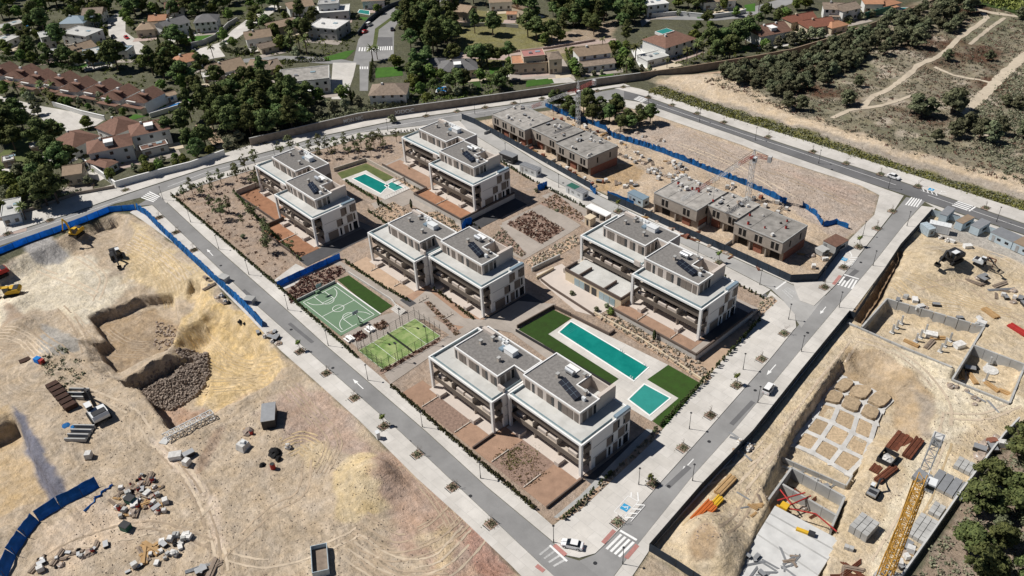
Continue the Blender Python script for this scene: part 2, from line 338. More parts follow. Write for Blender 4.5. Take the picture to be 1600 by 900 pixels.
ZONES = [  # polygon, colour, edge wander in metres
    (None, (0.105, 0.105, 0.068), 0),
    (gl([(700,10),(880,30),(880,95),(760,110),(700,60)]), (0.20, 0.185, 0.085), 2),
    (gl([(860,55),(960,30),(960,75),(870,85)]), (0.33, 0.26, 0.19), 2),
    (gl([(0,0),(330,0),(420,190),(300,250),(0,340),(-200,300)]), (0.115, 0.115, 0.075), 2),
    (BLOCK, (0.35, 0.27, 0.21), 0),
    (SITE_L, (0.47, 0.380, 0.280), 0.6),
    (gl([(-80,450),(20,418),(90,392),(150,400),(200,440),(180,470),(130,500),(60,475),(-80,560)],-2.4), (0.62, 0.55, 0.43), 2.5),
    (gl([(40,390),(85,378),(105,395),(85,408),(55,408)],-2.0), (0.36, 0.345, 0.33), 1.2),
    (gl([(205,350),(310,425),(350,480),(300,470),(240,450),(190,430)],-1.5), (0.58, 0.46, 0.29), 2),
    (gl([(137,492),(165,528),(146,538),(168,568),(182,582),(262,548),(280,500),(235,470)],-3.5), (0.37, 0.28, 0.19), 1),
    (gl([(265,540),(300,470),(340,475),(400,520),(455,588),(400,612),(330,640)],-3.5), (0.60, 0.45, 0.245), 2),
    (gl([(225,610),(330,640),(400,612),(270,675)],-4.5), (0.42, 0.29, 0.21), 1.5),
    (gl([(50,500),(80,500),(125,520),(120,550),(80,565),(55,545)],-1), (0.37, 0.345, 0.31), 1.5),
    (gl([(0,470),(35,478),(40,500),(0,512)],-1.5), (0.36, 0.28, 0.21), 1.5),
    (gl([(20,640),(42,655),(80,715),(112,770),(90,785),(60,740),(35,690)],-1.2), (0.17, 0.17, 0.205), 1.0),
    (gl([(232,688),(258,690),(300,735),(335,790),(355,850),(340,870),(318,800),(270,730)]), (0.60, 0.49, 0.385), 1.5),
    (gl([(300,720),(345,665),(352,668),(320,730),(300,745)]), (0.36, 0.27, 0.20), 0.8),
    (gl([(40,840),(150,770),(250,830),(120,880)]), (0.55, 0.44, 0.33), 2.5),
    (gl([(410,640),(470,600),(560,660),(600,720),(520,700),(460,690)]), (0.42, 0.315, 0.25), 2.5),
    (gl([(985,910),(1014,866),(1085,906),(1110,990),(940,990)]), (0.46, 0.37, 0.27), 0.5),
    (gl([(-60,700),(18,655),(50,730),(75,775),(40,790),(-60,840)],-5), (0.50, 0.38, 0.24), 1.0),
    (gl([(520,740),(560,705),(615,710),(625,745),(610,790),(560,815),(525,810)],0.6), (0.57, 0.455, 0.285), 1.0),
    (gl([(465,695),(510,690),(520,720),(480,735)]), (0.54, 0.43, 0.28), 1.5),
    (gl([(600,700),(680,730),(740,830),(800,886),(700,940),(640,860),(600,800)]), (0.44, 0.315, 0.24), 2.5),
    (gl([(660,840),(700,830),(720,880),(690,910)]), (0.52, 0.41, 0.28), 2.0),
    (gl([(720,830),(760,830),(800,886),(760,910)]), (0.40, 0.245, 0.19), 1.5),
    (SITE_R, (0.54, 0.440, 0.305), 0),
    (gl([(1375,575),(1440,590),(1470,650),(1430,700),(1480,690),(1600,620),(1500,560),(1400,545)]), (0.66, 0.575, 0.43), 2),
    (gl([(1430,700),(1500,690),(1480,760),(1400,880),(1350,900),(1390,780)]), (0.66, 0.57, 0.42), 1.5),
    (gl([(1465,375),(1530,385),(1620,420),(1620,395),(1500,350),(1455,345)]), (0.40, 0.37, 0.33), 1.2),
    (gl([(1320,548),(1380,556),(1448,614),(1461,650),(1440,690),(1400,660),(1395,620),(1330,600)],-1.4), (0.43, 0.33, 0.22), 0.8),
    (gl([(1420,600),(1461,640),(1455,690),(1440,690),(1440,640)],-1.0), (0.37, 0.31, 0.245), 0.6),
    (gl([(1330,497),(1404,392),(1412,398),(1352,508)],-1), (0.28, 0.19, 0.12), 0.6),  # trench soil, darkened for the shade of fence and cut bank
    (gl([(1085,835),(1105,820),(1128,840),(1120,870),(1090,868)],2.0), (0.40, 0.30, 0.20), 1.0),
    (SITE_T, (0.48, 0.380, 0.280), 0.0),
    (gl([(1040,190),(1160,232),(1345,292),(1372,308),(1362,335),(1312,380),(1260,345),(1180,290),(1050,235),(960,215)]), (0.42, 0.345, 0.285), 1.2),
    (gl([(1200,260),(1340,298),(1330,320),(1290,300)]), (0.44, 0.345, 0.285), 2.5),
    (gl([(905,295),(960,300),(1010,270),(985,255),(950,258),(930,280)]), (0.42, 0.30, 0.18), 1.5),
    (SCRUB, (0.245, 0.215, 0.155), 1.5),
    (gl([(1030,128),(1100,118),(1160,140),(1260,190),(1420,245),(1600,292),(1700,330),(1620,322),(1420,268),(1280,222),(1130,165)]), (0.52, 0.42, 0.305), 2.5),
    (gl([(1015,145),(1032,130),(1265,206),(1420,254),(1600,308),(1700,340),(1600,330),(1415,271),(1265,221)]), (0.33, 0.285, 0.235), 0.8),
    (gl([(1008,142),(1030,134),(1265,211),(1415,261),(1600,318),(1800,380),(1800,400),(1600,330),(1415,271),(1265,224)]), (0.165, 0.155, 0.070), 1.0),
    (PINES, (0.30, 0.235, 0.18), 1.0),
]
Cc = np.zeros(X.shape+(3,))
for P, c, wdr in ZONES:
    c = np.array(c)
    if P is None: Cc[:] = c; continue
    if wdr: m = sdist(X+wdr*2*fbm(X, Y, 7.0, 41, 4), Y+wdr*2*fbm(X, Y, 7.0, 61, 4), P)
    else: m = sdist(X, Y, P)
    t = np.clip(m/max(0.8, wdr*0.8)+0.5, 0, 1)[..., None]
    Cc = Cc*(1-t)+c*t
# broad natural drift of soil colour inside the scrub and on the sites
s = np.clip(sdist(X, Y, SCRUB), 0, 1)
n1 = np.clip(fbm(X, Y, 22.0, 71, 5)*2.2+0.4, 0, 1); n2 = np.clip(fbm(X, Y, 14.0, 81, 5)*2.5+0.2, 0, 1)
scr = np.clip(sdist(X, Y, gl([(1060,60),(1230,112),(1330,50),(1480,-30),(1900,-60),(1900,380),(1600,285),(1420,240),(1260,185),(1100,120)]))/6, 0, 1)[..., None]
brn = np.array((0.115, 0.068, 0.045)); grn = np.array((0.135, 0.145, 0.085)); sand = np.array((0.42, 0.36, 0.285))
mixc = Cc*(1-0.6*n1[..., None])+grn*0.6*n1[..., None]
n3 = np.clip(fbm(X, Y, 26.0, 91, 4)*4-0.7, 0, 1)[..., None]; mixc = mixc*(1-n3)+brn*n3
n4 = np.clip(fbm(X, Y, 9.0, 101, 5)*4-0.9, 0, 1)[..., None]; mixc = mixc*(1-n4)+sand*n4
Cc = Cc*(1-scr)+mixc*scr
nn, mm = X.shape
V = np.stack([X, Y, Hh], -1).reshape(-1, 3)
idx = np.arange(nn*mm).reshape(nn, mm)
F = np.stack([idx[:-1,:-1], idx[1:,:-1], idx[1:,1:], idx[:-1,1:]], -1).reshape(-1, 4)
me = bpy.data.meshes.new('ground')
me.vertices.add(len(V)); me.vertices.foreach_set('co', V.ravel())
me.loops.add(F.size); me.loops.foreach_set('vertex_index', F.ravel().astype(np.int32))
me.polygons.add(len(F)); me.polygons.foreach_set('loop_start', np.arange(0, F.size, 4, dtype=np.int32)); me.polygons.foreach_set('loop_total', np.full(len(F), 4, np.int32))
me.polygons.foreach_set('use_smooth', np.ones(len(F), bool))
me.update(calc_edges=True); me.validate()
ca = me.color_attributes.new('soil', 'FLOAT_COLOR', 'POINT')
ca.data.foreach_set('color', np.concatenate([Cc.reshape(-1, 3), np.ones((nn*mm, 1))], 1).ravel().astype(np.float32))
m = bpy.data.materials.new('soil_and_sand'); m.use_nodes = True; n = m.node_tree.nodes; l = m.node_tree.links
b = n['Principled BSDF']; b.inputs['Roughness'].default_value = 0.97; b.inputs['Specular IOR Level'].default_value = 0.1
at = n.new('ShaderNodeAttribute'); at.attribute_name = 'soil'; geo = n.new('ShaderNodeNewGeometry')
def nz(sc, dt, ro=0.6):
    t = n.new('ShaderNodeTexNoise'); t.inputs['Scale'].default_value = sc; t.inputs['Detail'].default_value = dt; t.inputs['Roughness'].default_value = ro
    l.new(geo.outputs['Position'], t.inputs['Vector']); return t
def mrange(a, b0, b1, c0, c1):
    r = n.new('ShaderNodeMapRange'); r.inputs[1].default_value = b0; r.inputs[2].default_value = b1; r.inputs[3].default_value = c0; r.inputs[4].default_value = c1
    l.new(a, r.inputs[0]); return r.outputs[0]
def mul(a, c):
    q = n.new('ShaderNodeMath'); q.operation = 'MULTIPLY'; l.new(a, q.inputs[0]); l.new(c, q.inputs[1]); return q.outputs[0]
v = mul(mrange(nz(0.10, 6).outputs['Fac'], 0.3, 0.7, 0.80, 1.12), mrange(nz(0.7, 9, 0.78).outputs['Fac'], 0.3, 0.7, 0.62, 1.25))
# wheel ruts: stretched, bent bands
mp = n.new('ShaderNodeMapping'); mp.inputs['Rotation'].default_value = (0, 0, 0.5); mp.inputs['Scale'].default_value = (0.10, 1.3, 1)
wn = nz(0.035, 2); vm = n.new('ShaderNodeVectorMath'); vm.operation = 'MULTIPLY_ADD'; vm.inputs[1].default_value = (28, 28, 0); l.new(wn.outputs['Color'], vm.inputs[0]); l.new(geo.outputs['Position'], vm.inputs[2])
l.new(vm.outputs[0], mp.inputs['Vector']); rut = n.new('ShaderNodeTexNoise'); rut.inputs['Scale'].default_value = 1.0; rut.inputs['Detail'].default_value = 5; l.new(mp.outputs[0], rut.inputs['Vector'])
rm = mrange(nz(0.03, 2).outputs['Fac'], 0.45, 0.6, 0.0, 1.0); rq = mrange(rut.outputs['Fac'], 0.35, 0.65, -0.22, 0.10); ra_ = n.new('ShaderNodeMath'); ra_.operation = 'MULTIPLY_ADD'; ra_.inputs[2].default_value = 1.0; l.new(rm, ra_.inputs[0]); l.new(rq, ra_.inputs[1]); v = mul(v, ra_.outputs[0])
st = nz(5.0, 3, 0.6)
v = mul(v, mrange(st.outputs['Fac'], 0.32, 0.46, 0.60, 1.0))
v = mul(v, mrange(v, 0, 1, 1.19, 1.19)); hv = n.new('ShaderNodeHueSaturation'); l.new(v, hv.inputs['Value']); l.new(at.outputs['Color'], hv.inputs['Color'])
sa = mrange(nz(0.25, 4).outputs['Fac'], 0.3, 0.7, 0.82, 1.12); l.new(sa, hv.inputs['Saturation']); l.new(hv.outputs[0], b.inputs['Base Color'])
ad = n.new('ShaderNodeMath'); ad.operation = 'ADD'; l.new(nz(0.9, 7, 0.68).outputs['Fac'], ad.inputs[0]); l.new(mul(rut.outputs['Fac'], mrange(rut.outputs['Fac'], 0, 1, 0.25, 0.25)), ad.inputs[1])
bp = n.new('ShaderNodeBump'); bp.inputs['Distance'].default_value = 0.7; bp.inputs['Strength'].default_value = 0.8; l.new(ad.outputs[0], bp.inputs['Height']); l.new(bp.outputs[0], b.inputs['Normal'])
me.materials.append(m)
ground = link_mesh('ground', me); tag(ground, kind='structure')

# ---------------------------------------------------------------- roads, pavements
def struct(name, mb, mt): o = mb.build(name, mt); tag(o, kind='structure'); return o
def tri(poly, z, z0=None):
    """a flat sheet (or a slab with sides down to z0) over any outline, triangulated"""
    bm = bmesh.new(); vs_ = [bm.verts.new((x, y, z)) for x, y in poly]; f = bm.faces.new(vs_)
    if f.normal.z < 0 or (bm.normal_update() or f.normal.z < 0): f.normal_flip()
    if z0 is not None:
        n_ = len(vs_); lo = [bm.verts.new((x, y, z0)) for x, y in poly]
        for i in range(n_): bm.faces.new((vs_[i], vs_[(i+1) % n_], lo[(i+1) % n_], lo[i]))
    bmesh.ops.triangulate(bm, faces=[f])
    bmesh.ops.recalc_face_normals(bm, faces=bm.faces) if z0 is not None else None
    me_ = bpy.data.meshes.new('sheet'); bm.to_mesh(me_); bm.free(); return me_
def sheet(name, poly, z, mt, z0=None, parent=None, kind=None):
    me_ = tri(poly, z, z0); me_.name = name; me_.materials.append(mt); o = link_mesh(name, me_, parent=parent)
    if kind: o['kind'] = kind
    return o
A_L = [(212,322),(238,320),(320,398),(405,480),(545,604),(626,675),(700,745),(782,822),(844,880),(880,915)]
A_R = [(905,876),(885,870),(860,844),(760,761),(666,675),(573,595),(510,541),(448,485),(320,372),(262,318),(246,302)]
sheet('road', gl(A_L+[(948,912),(960,880)]+A_R), 0.004, M['asphalt'], kind='structure')
B_L = [(905,876),(930,866),(950,847),(970,826),(1040,746),(1105,674),(1200,566),(1240,517),(1272,480),(1308,444),(1320,428),(1396,333),(1416,308)]
B_R = [(1446,314),(1413,350),(1360,417),(1306,481),(1247,551),(1200,608),(1150,668),(1080,746),(988,861),(950,912)]
sheet('road', gl(B_L+B_R), 0.008, M['asphalt'], kind='structure')
C_U = [(960,140),(985,138),(1010,152),(1160,204),(1232,228),(1407,284),(1600,350),(1750,402)]
C_D = [(1750,418),(1600,366),(1500,333),(1440,313),(1420,306),(1355,285),(1200,231),(1160,215),(1000,159),(960,152)]
sheet('road', gl(C_U+C_D), 0.012, M['asphaltd'], kind='structure')
D_U = [(-160,428),(0,370),(100,338),(200,303),(320,264),(440,232),(500,214),(600,193),(640,186),(740,172),(860,156),(975,137)]
D_D = [(975,155),(880,164),(770,180),(720,188),(650,197),(560,207),(500,224),(440,243),(320,276),(248,302),(180,318),(100,350),(0,384),(-160,440)]
sheet('road', gl(D_U+D_D), 0.016, M['asphalt'], kind='structure')
E_U = [(722,187),(742,192),(850,260),(928,302),(1060,367),(1150,405),(1240,446),(1262,458),(1290,462),(1252,512)]
E_D = [(1238,492),(1224,470),(1205,452),(1120,408),(1060,378),(962,336),(880,290),(836,268),(735,207),(715,196)]
sheet('road', gl(E_U+E_D), 0.020, M['asphaltpale'], kind='structure')
KERB = 0.13
PAVN = [0]
def pavement(pts, mt='paving'):
    PAVN[0] += 1
    return sheet('pavement', gl(pts), KERB-0.03+PAVN[0]*0.003, M[mt], -0.1, kind='structure')
pavement([(203,332),(222,344),(305,404),(345,451),(395,502),(440,549),(492,595),(560,656),(650,746),(720,809),(800,885),(826,912),(878,912),(844,881),(782,823),(700,746),(626,676),(545,605),(405,481),(320,399),(238,321),(216,325)])
pavement([(860,843),(760,760),(666,674),(573,594),(510,540),(448,484),(320,371),(262,317),(254,305),(268,304),(440,451),(560,559),(700,679),(864,822),(904,790),(960,740),(1035,672),(1105,590),(1212,470),(1204,455),(1224,471),(1238,490),(1240,516),(1200,565),(1105,673),(1040,745),(970,825),(950,846),(930,865),(905,872),(885,868)])
pavement([(950,914),(988,862),(1080,747),(1150,669),(1200,609),(1247,552),(1306,482),(1360,418),(1413,351),(1440,322),(1462,325),(1405,389),(1325,496),(1175,683),(1014,861),(985,905)])
pavement([(1460,324),(1446,316),(1500,335),(1600,368),(1750,420),(1760,432),(1600,382),(1500,346)])
pavement([(960,138),(985,136),(1000,139),(1160,190),(1265,222),(1415,270),(1600,330),(1750,380),(1750,400),(1600,349),(1407,283),(1232,227),(1160,203),(1010,151)])
pavement([(1000,160),(1160,216),(1200,232),(1355,286),(1412,306),(1395,332),(1320,427),(1308,443),(1272,478),(1250,470),(1240,444),(1234,440),(1276,437),(1314,388),(1366,336),(1374,305),(1345,290),(1200,244),(1160,227),(1012,176),(968,165),(935,160),(975,156)])
pavement([(742,191),(850,259),(928,301),(1060,366),(1150,404),(1240,445),(1234,440),(1060,361),(928,297),(850,252),(750,195)])
pavement([(735,208),(836,269),(880,291),(962,337),(1060,379),(1120,409),(1204,453),(1190,462),(1112,422),(1060,396),(955,344),(870,302),(830,280),(733,224)])
pavement([(-160,395),(0,338),(70,318),(200,282),(320,250),(430,214),(505,200),(560,186),(640,176),(700,170),(856,149),(975,131),(985,135),(960,137),(860,155),(740,171),(640,185),(600,192),(500,213),(440,231),(320,263),(200,302),(100,337),(0,369),(-160,427)])
pavement([(260,318),(248,303),(320,277),(440,244),(500,225),(560,208),(650,198),(718,189),(733,206),(728,212),(650,205),(560,217),(500,234),(440,252),(320,288),(272,306)])
pavement([(1204,455),(1224,471),(1242,492),(1244,512),(1225,530),(1208,505),(1190,478)])
# ---------------------------------------------------------------- the five apartment buildings
W_, D_ = 22.9, 16.0
M['pinkwall'] = mat('pinkish_render', (0.56, 0.495, 0.445), 0.85, 0.05, 0.3)
M['taupe'] = mat('taupe_shutter', (0.190, 0.160, 0.138), 0.7, 0.06, 0.5)
class Kit:
    """a set of named parts (mesh + sub-parts) that can be stamped into several buildings"""
    def __init__(s): s.parts = []
    def part(s, name, mb, mt, sub=()):
        s.parts.append((name, mb.mesh(name, mt), [(n_, m_.mesh(n_, t_)) for n_, m_, t_ in sub]))
    def stamp(s, root, off, skip=()):
        for name, me_, subs in s.parts:
            if name in skip: continue
            o = link_mesh(name, me_, parent=root, loc=off)
            for n_, m_ in subs: link_mesh(n_, m_, parent=o)
def B(*a): return MB().box(*a)
def rim_loop(poly, z0, z1, w):
    """a parapet that follows an outline (counter-clockwise), w wide, inside the outline"""
    mb = MB(); n_ = len(poly); ins = []
    for i in range(n_):
        a, b_, c = Vector(poly[i-1]), Vector(poly[i]), Vector(poly[(i+1) % n_])
        d1, d2 = (b_-a).normalized(), (c-b_).normalized(); n1, n2 = Vector((-d1.y, d1.x)), Vector((-d2.y, d2.x))
        k = (n1+n2); k = k/max(0.3, k.dot(n1)); ins.append(b_+k*w)
    for i in range(n_):
        j = (i+1) % n_; a, b_, c, d = poly[i], poly[j], ins[j], ins[i]
        V = [(*a,z0),(*b_,z0),(*c,z0),(*d,z0),(*a,z1),(*b_,z1),(*c,z1),(*d,z1)]
        mb.add(V, [(4,5,6,7),(0,1,5,4),(2,3,7,6)])
    return mb
def block(kind):
    k = Kit(); W, D = W_, D_
    k.part('wall', B(0.02,3.8,-1.2,W-0.04,D,9.4), M['white'])
    for x in (0, W-0.7): k.part('column', B(x,0,-1.2,x+0.7,0.62,9.42), M['white'])
    k.part('column', B(W-0.5,3.2,-1.2,W,3.79,9.40), M['white'])
    k.part('balcony_slab', B(0.3,0.45,3.02,W-0.3,3.79,3.30), M['beige'])
    k.part('balcony_slab', B(0.3,0.95,6.42,W-0.3,3.79,6.70), M['beige'])
    k.part('parapet', MB().box(0.71,0.42,2.9,W-0.71,0.58,4.25).box(W-0.28,0.63,2.9,W-0.12,3.19,4.25).box(0.12,0.63,2.9,0.28,3.79,4.25), M['brownpanel'])
    k.part('parapet', MB().box(0.71,0.92,6.38,W-0.71,1.08,7.95).box(W-0.28,1.1,6.38,W-0.12,3.19,7.95).box(0.12,1.1,6.38,0.28,3.79,7.95), M['brownpanel'])
    k.part('roof_slab', B(0.01,0.01,9.43,W-0.01,D-0.01,9.62), M['tile'])
    k.part('roof_rim', rim_loop([(0,0),(W,0),(W,D),(0,D)], 9.36, 9.92, 0.34), M['rim'])
    k.part('glass_rail', MB().box(0.7,0.72,9.62,W-0.7,0.76,10.25).box(W-0.76,0.78,9.62,W-0.72,10.6,10.25).box(0.72,0.78,9.62,0.76,D-0.6,10.25), M['glassblue'])
    # loggia dividers, low walls and window openings on each floor
    for z, y in ((0.0,1.2),(3.3,0.8),(6.7,1.3)):
        for x in (W*0.31, W*0.64):
            k.part('divider', B(x,y,z,x+0.22,3.79,z+2.1 if z else 2.4), M['beige'])
        if z == 3.3:
            for x, w in ((1.4,2.2),(W*0.31+1.2,2.6),(W*0.64-3.2,2.8),(W-5.2,2.6)): k.part('balcony_bench', B(x,1.3,z,x+w,2.2,z+1.05), M['pinkwall'])
        for i, x in enumerate((1.6,4.6,8.9,11.6,16.0,18.9)):
            k.part('window', B(x,3.70,z+0.05,x+(2.2 if i % 2 else 1.6),3.81,z+2.35), M['glass'])
            k.part('shutter', B(x+(2.25 if i % 2 else 1.65),3.66,z+0.02,x+(3.0 if i % 2 else 2.6),3.80,z+2.42), M['taupe'])
    # end wall towards the street: panels, shutters, windows
    for y, w, z, h, t in ((10.2,1.5,6.5,2.7,'taupe'),(11.75,.55,6.7,2.4,'glass'),(14.2,1.6,6.5,2.7,'taupe'),(13.6,.5,6.7,2.4,'glass'),(8.2,1.6,3.5,2.5,'taupe'),(9.85,.5,3.6,2.3,'glass'),(12.0,2.2,3.4,2.6,'taupe'),(14.5,.6,3.6,2.3,'glass'),
                          (4.6,3.6,0.1,2.8,'taupe'),(8.9,.6,0.2,2.6,'glass'),(10.4,1.5,0.1,2.7,'taupe'),(12.4,.7,0.2,2.6,'glass'),(13.9,1.6,0.1,2.7,'glass')):
        k.part('shutter' if t == 'taupe' else 'window', B(W-0.05,y,z,W+(0.05 if t == 'taupe' else 0.03),y+w,z+h), M[t])
    for z in (3.15, 6.25): k.part('joint_strip', B(W-0.05,3.8,z,W+0.02,D-0.2,z+0.12), M['metal'])
    # penthouse
    if kind == 'A': P = [(4.6,4.6),(20.0,4.6),(20.0,9.9),(W+0.6,9.9),(W+0.6,D-0.4),(4.6,D-0.4)]
    else: P = [(0.4,4.6),(18.2,4.6),(18.2,D-0.4),(4.0,D-0.4),(4.0,D+0.7),(0.4,D+0.7)]
    z0, z1 = 9.62, 12.75
    if kind == 'B': P2 = [(0.4,4.6),(18.2,4.6),(18.2,10.9),(11.6,10.9),(11.6,D-0.4),(0.4,D-0.4)]
    else: P2 = P
    win = []
    if kind == 'A':
        seq = [(5.0,.5,'g'),(6.3,1.2,'t'),(7.6,1.2,'t'),(9.9,1.3,'t'),(11.25,1.4,'t'),(12.8,.7,'g'),(14.6,1.2,'t'),(15.85,.6,'g'),(17.6,1.3,'t'),(19.0,.6,'g')]
    else:
        seq = [(1.2,1.5,'t'),(3.4,.7,'g'),(5.2,1.5,'t'),(8.0,1.5,'t'),(9.7,.6,'g'),(11.6,1.0,'g'),(12.8,1.6,'t'),(14.5,1.6,'t'),(16.5,1.2,'t')]
    for x, w, t in seq: win.append(('shutter' if t == 't' else 'window', B(x,4.52,z0+0.1,x+w,4.62,z1-0.5), M['taupe' if t == 't' else 'glass']))
    xr = 20.0 if kind == 'A' else 18.2
    for y, w, t in ((5.4,1.3,'t'),(7.3,1.2,'t'),(8.9,.8,'g')): win.append(('shutter' if t == 't' else 'window', B(xr-0.04,y,z0+0.1,xr+0.06,y+w,z1-0.5), M['taupe' if t == 't' else 'glass']))
    win.append(('penthouse_roof', MB().prism([(x,y) for x,y in P2], z1-0.02, z1+0.03), M['gravelroof']))
    win.append(('penthouse_rim', rim_loop(P2, z1-0.25, z1+0.30, 0.26), M['rim']))
    k.part('penthouse', MB().prism(P2, z0, z1-0.03), M['pinkwall'], win)
    k.part('stair_wall', B(4.6 if kind == 'A' else 17.3, 9.4 if kind == 'A' else 10.95, 9.62, 5.5 if kind == 'A' else 18.2, D+0.2, 13.55) if kind == 'B' else B(4.65,D-2.4,9.7,8.6,D-1.5,13.65), M['pinkwall'])
    if kind == 'B':
        k.part('patio_wall', MB().box(11.61,D-0.7,9.62,17.29,D-0.4,12.9), M['pinkwall'])
        k.part('patio_floor', B(11.62,10.95,9.63,17.28,D-0.72,9.70), M['tile'])
        k.part('side_skirt', B(W-0.9,11.2,9.93,W+0.06,D-0.2,10.5), M['blueroof'])
    # roof plant
    zr = z1+0.03
    for x, y in (((8.0,9.6),(9.2,12.4),(15.8,8.3)) if kind == 'A' else ((6.2,9.4),(14.6,9.6),(10.6,13.6))):
        k.part('vent_stack', MB().box(x,y,zr,x+0.6,y+0.7,zr+1.1), M['beige'], [('vent_cap', MB().box(x-0.1,y-0.1,zr+1.1,x+0.7,y+0.8,zr+1.22), M['concrete'])])
    if kind == 'A':
        k.part('plant_box', B(14.6,11.6,zr,17.6,13.4,zr+1.3), M['rim'], [('plant_box_lid', B(14.5,11.5,zr+1.3,17.7,13.5,zr+1.42), M['cabinwhite'])])
        k.part('skylight', B(12.9,11.4,zr,14.2,13.0,zr+0.55), M['blueroof'])
        k.part('roof_ledge', MB().box(12.0,D-2.6,zr,12.25,D-0.7,zr+0.5).box(12.0,D-2.8,zr,17.8,D-2.6,zr+0.5), M['rim'])
        for i in range(3): k.part('air_unit', B(10.0+i*1.2,D-2.0,zr,10.9+i*1.2,D-1.5,zr+0.8), M['cabinwhite'])
    else:
        Q = [Vector((8.0,8.3,zr+0.4)),Vector((14.6,6.5,zr+0.4)),Vector((15.2,8.2,zr+1.2)),Vector((8.6,10.0,zr+1.2))]; dn = Vector((0,0,-0.08))
        p = MB().add([tuple(q) for q in Q]+[tuple(q+dn) for q in Q], [(0,1,2,3),(7,6,5,4),(0,4,5,1),(1,5,6,2),(2,6,7,3),(3,7,4,0)])
        leg = MB(); ln = MB(); up_ = Vector((0,0,0.012))
        for q in Q: leg.tube((q.x,q.y,zr),q+dn,0.05,5)
        for i in range(1, 4):
            a, b_ = Q[0].lerp(Q[1], i/4), Q[3].lerp(Q[2], i/4); ln.bar(a+up_, b_+up_, 0.035, 0.01)
        a, b_ = Q[0].lerp(Q[3], .5), Q[1].lerp(Q[2], .5); ln.bar(a+up_, b_+up_, 0.03, 0.01)
        k.part('solar_panel', p, M['panel'], [('panel_stand', leg, M['metal']), ('panel_frame', ln, M['blueroof'])])
        t = MB().tube((6.6,12.4,zr+0.95),(9.0,12.4,zr+0.95),0.62,14)
        k.part('water_tank', t, M['steel'], [('tank_stand', MB().box(6.7,12.0,zr,7.0,12.8,zr+0.4).box(8.5,12.0,zr,8.8,12.8,zr+0.4), M['metal'])])
        k.part('equipment_base', B(5.4,13.2,zr,8.6,15.0,zr+0.25), M['rim'])
        k.part('air_unit', B(15.4,8.0,zr,16.3,8.6,zr+0.9), M['cabinwhite'])
    return k
KA, KB = block('A'), block('B')
def apartment(pa, pb, z0, label):
    """pa, pb: picture points of the two front-left roof corners"""
    ax, ay = g(*pa, z0+9.9); bx, by = g(*pb, z0+9.9)
    bx = ax+W_+0.35
    root = thing('apartment_building', label, 'building', (ax, ay, z0), 0, 'white apartment buildings')
    KA.stamp(root, (0,0,0)); KB.stamp(root, (W_+0.35, by-ay, 0))
    y0 = min(ay, by)
    mb = B(W_-0.03, max(0, by-ay)+3.9, 0, W_+0.36, 15.6+min(0, by-ay), 9.3)
    mb.build('link_wall', M['white'], root)
    d = by-ay
    w_ = MB().box(W_-2.4, 4.0 if d > 0 else d+4.2, 9.62, W_-0.4, 4.6 if d > 0 else d+4.6, 11.2)
    w_.build('terrace_screen', M['pinkwall'], root)
    return (ax, ay), (bx, by)
APT = {}
APT['F'] = apartment((668.9,557.1),(815,631), 0, 'white stepped apartment building nearest the street corner with the parked white car')
APT['M'] = apartment((573.8,363.3),(673.3,402.9), 0, 'white stepped apartment building between the green courts and the planted garden')
APT['R'] = apartment((906.6,367.7),(985.4,427.6), 1.5, 'white stepped apartment building above the long pool with a low clubhouse at its foot')
APT['L'] = apartment((398,258.6),(431,306), 0, 'white stepped apartment building beside the young pines and the L-shaped pool')
APT['U'] = apartment((627,214.4),(670.4,256), 1.5, 'white stepped apartment building next to the road and the first building shells')
# ---------------------------------------------------------------- foliage and stone helpers
def leafmat(name, a, b_, tr=0.0):
    m = bpy.data.materials.new(name); m.use_nodes = True; n = m.node_tree.nodes; l = m.node_tree.links
    bs = n['Principled BSDF']; bs.inputs['Roughness'].default_value = 0.9; bs.inputs['Specular IOR Level'].default_value = 0.08
    geo = n.new('ShaderNodeNewGeometry'); t = n.new('ShaderNodeTexNoise'); t.inputs['Scale'].default_value = 0.55; t.inputs['Detail'].default_value = 3
    l.new(geo.outputs['Position'], t.inputs['Vector'])
    ad = n.new('ShaderNodeMath'); ad.operation = 'MULTIPLY_ADD'; ad.inputs[1].default_value = 0.5; l.new(geo.outputs['Random Per Island'], ad.inputs[0]); l.new(t.outputs['Fac'], ad.inputs[2])
    r = n.new('ShaderNodeMapRange'); r.inputs[1].default_value = 0.4; r.inputs[2].default_value = 1.05; l.new(ad.outputs[0], r.inputs[0])
    mx = n.new('ShaderNodeMix'); mx.data_type = 'RGBA'; mx.inputs[6].default_value = (*a, 1); mx.inputs[7].default_value = (*b_, 1); l.new(r.outputs[0], mx.inputs[0])
    oi = n.new('ShaderNodeObjectInfo'); hs = n.new('ShaderNodeHueSaturation')
    for k, (lo, hi) in (('Value', (0.68, 1.32)), ('Hue', (0.448, 0.525))):
        q = n.new('ShaderNodeMapRange'); q.inputs[3].default_value = lo; q.inputs[4].default_value = hi; l.new(oi.outputs['Random'], q.inputs[0]); l.new(q.outputs[0], hs.inputs[k])
    l.new(mx.outputs[2], hs.inputs['Color']); l.new(hs.outputs[0], bs.inputs['Base Color'])
    return m
M['pine'] = leafmat('pine_needles', (0.05, 0.078, 0.032), (0.15, 0.195, 0.07))
M['youngpine'] = leafmat('young_pine_needles', (0.085, 0.105, 0.052), (0.195, 0.215, 0.105))
M['scrubneedle'] = leafmat('scrub_pine_needles', (0.072, 0.086, 0.050), (0.180, 0.195, 0.112))
M['leaf'] = leafmat('broad_leaves', (0.055, 0.095, 0.028), (0.19, 0.245, 0.065))
M['cypress'] = leafmat('cypress_leaves', (0.045, 0.075, 0.035), (0.115, 0.16, 0.055))
M['olive'] = leafmat('grey_green_leaves', (0.105, 0.122, 0.078), (0.265, 0.28, 0.17))
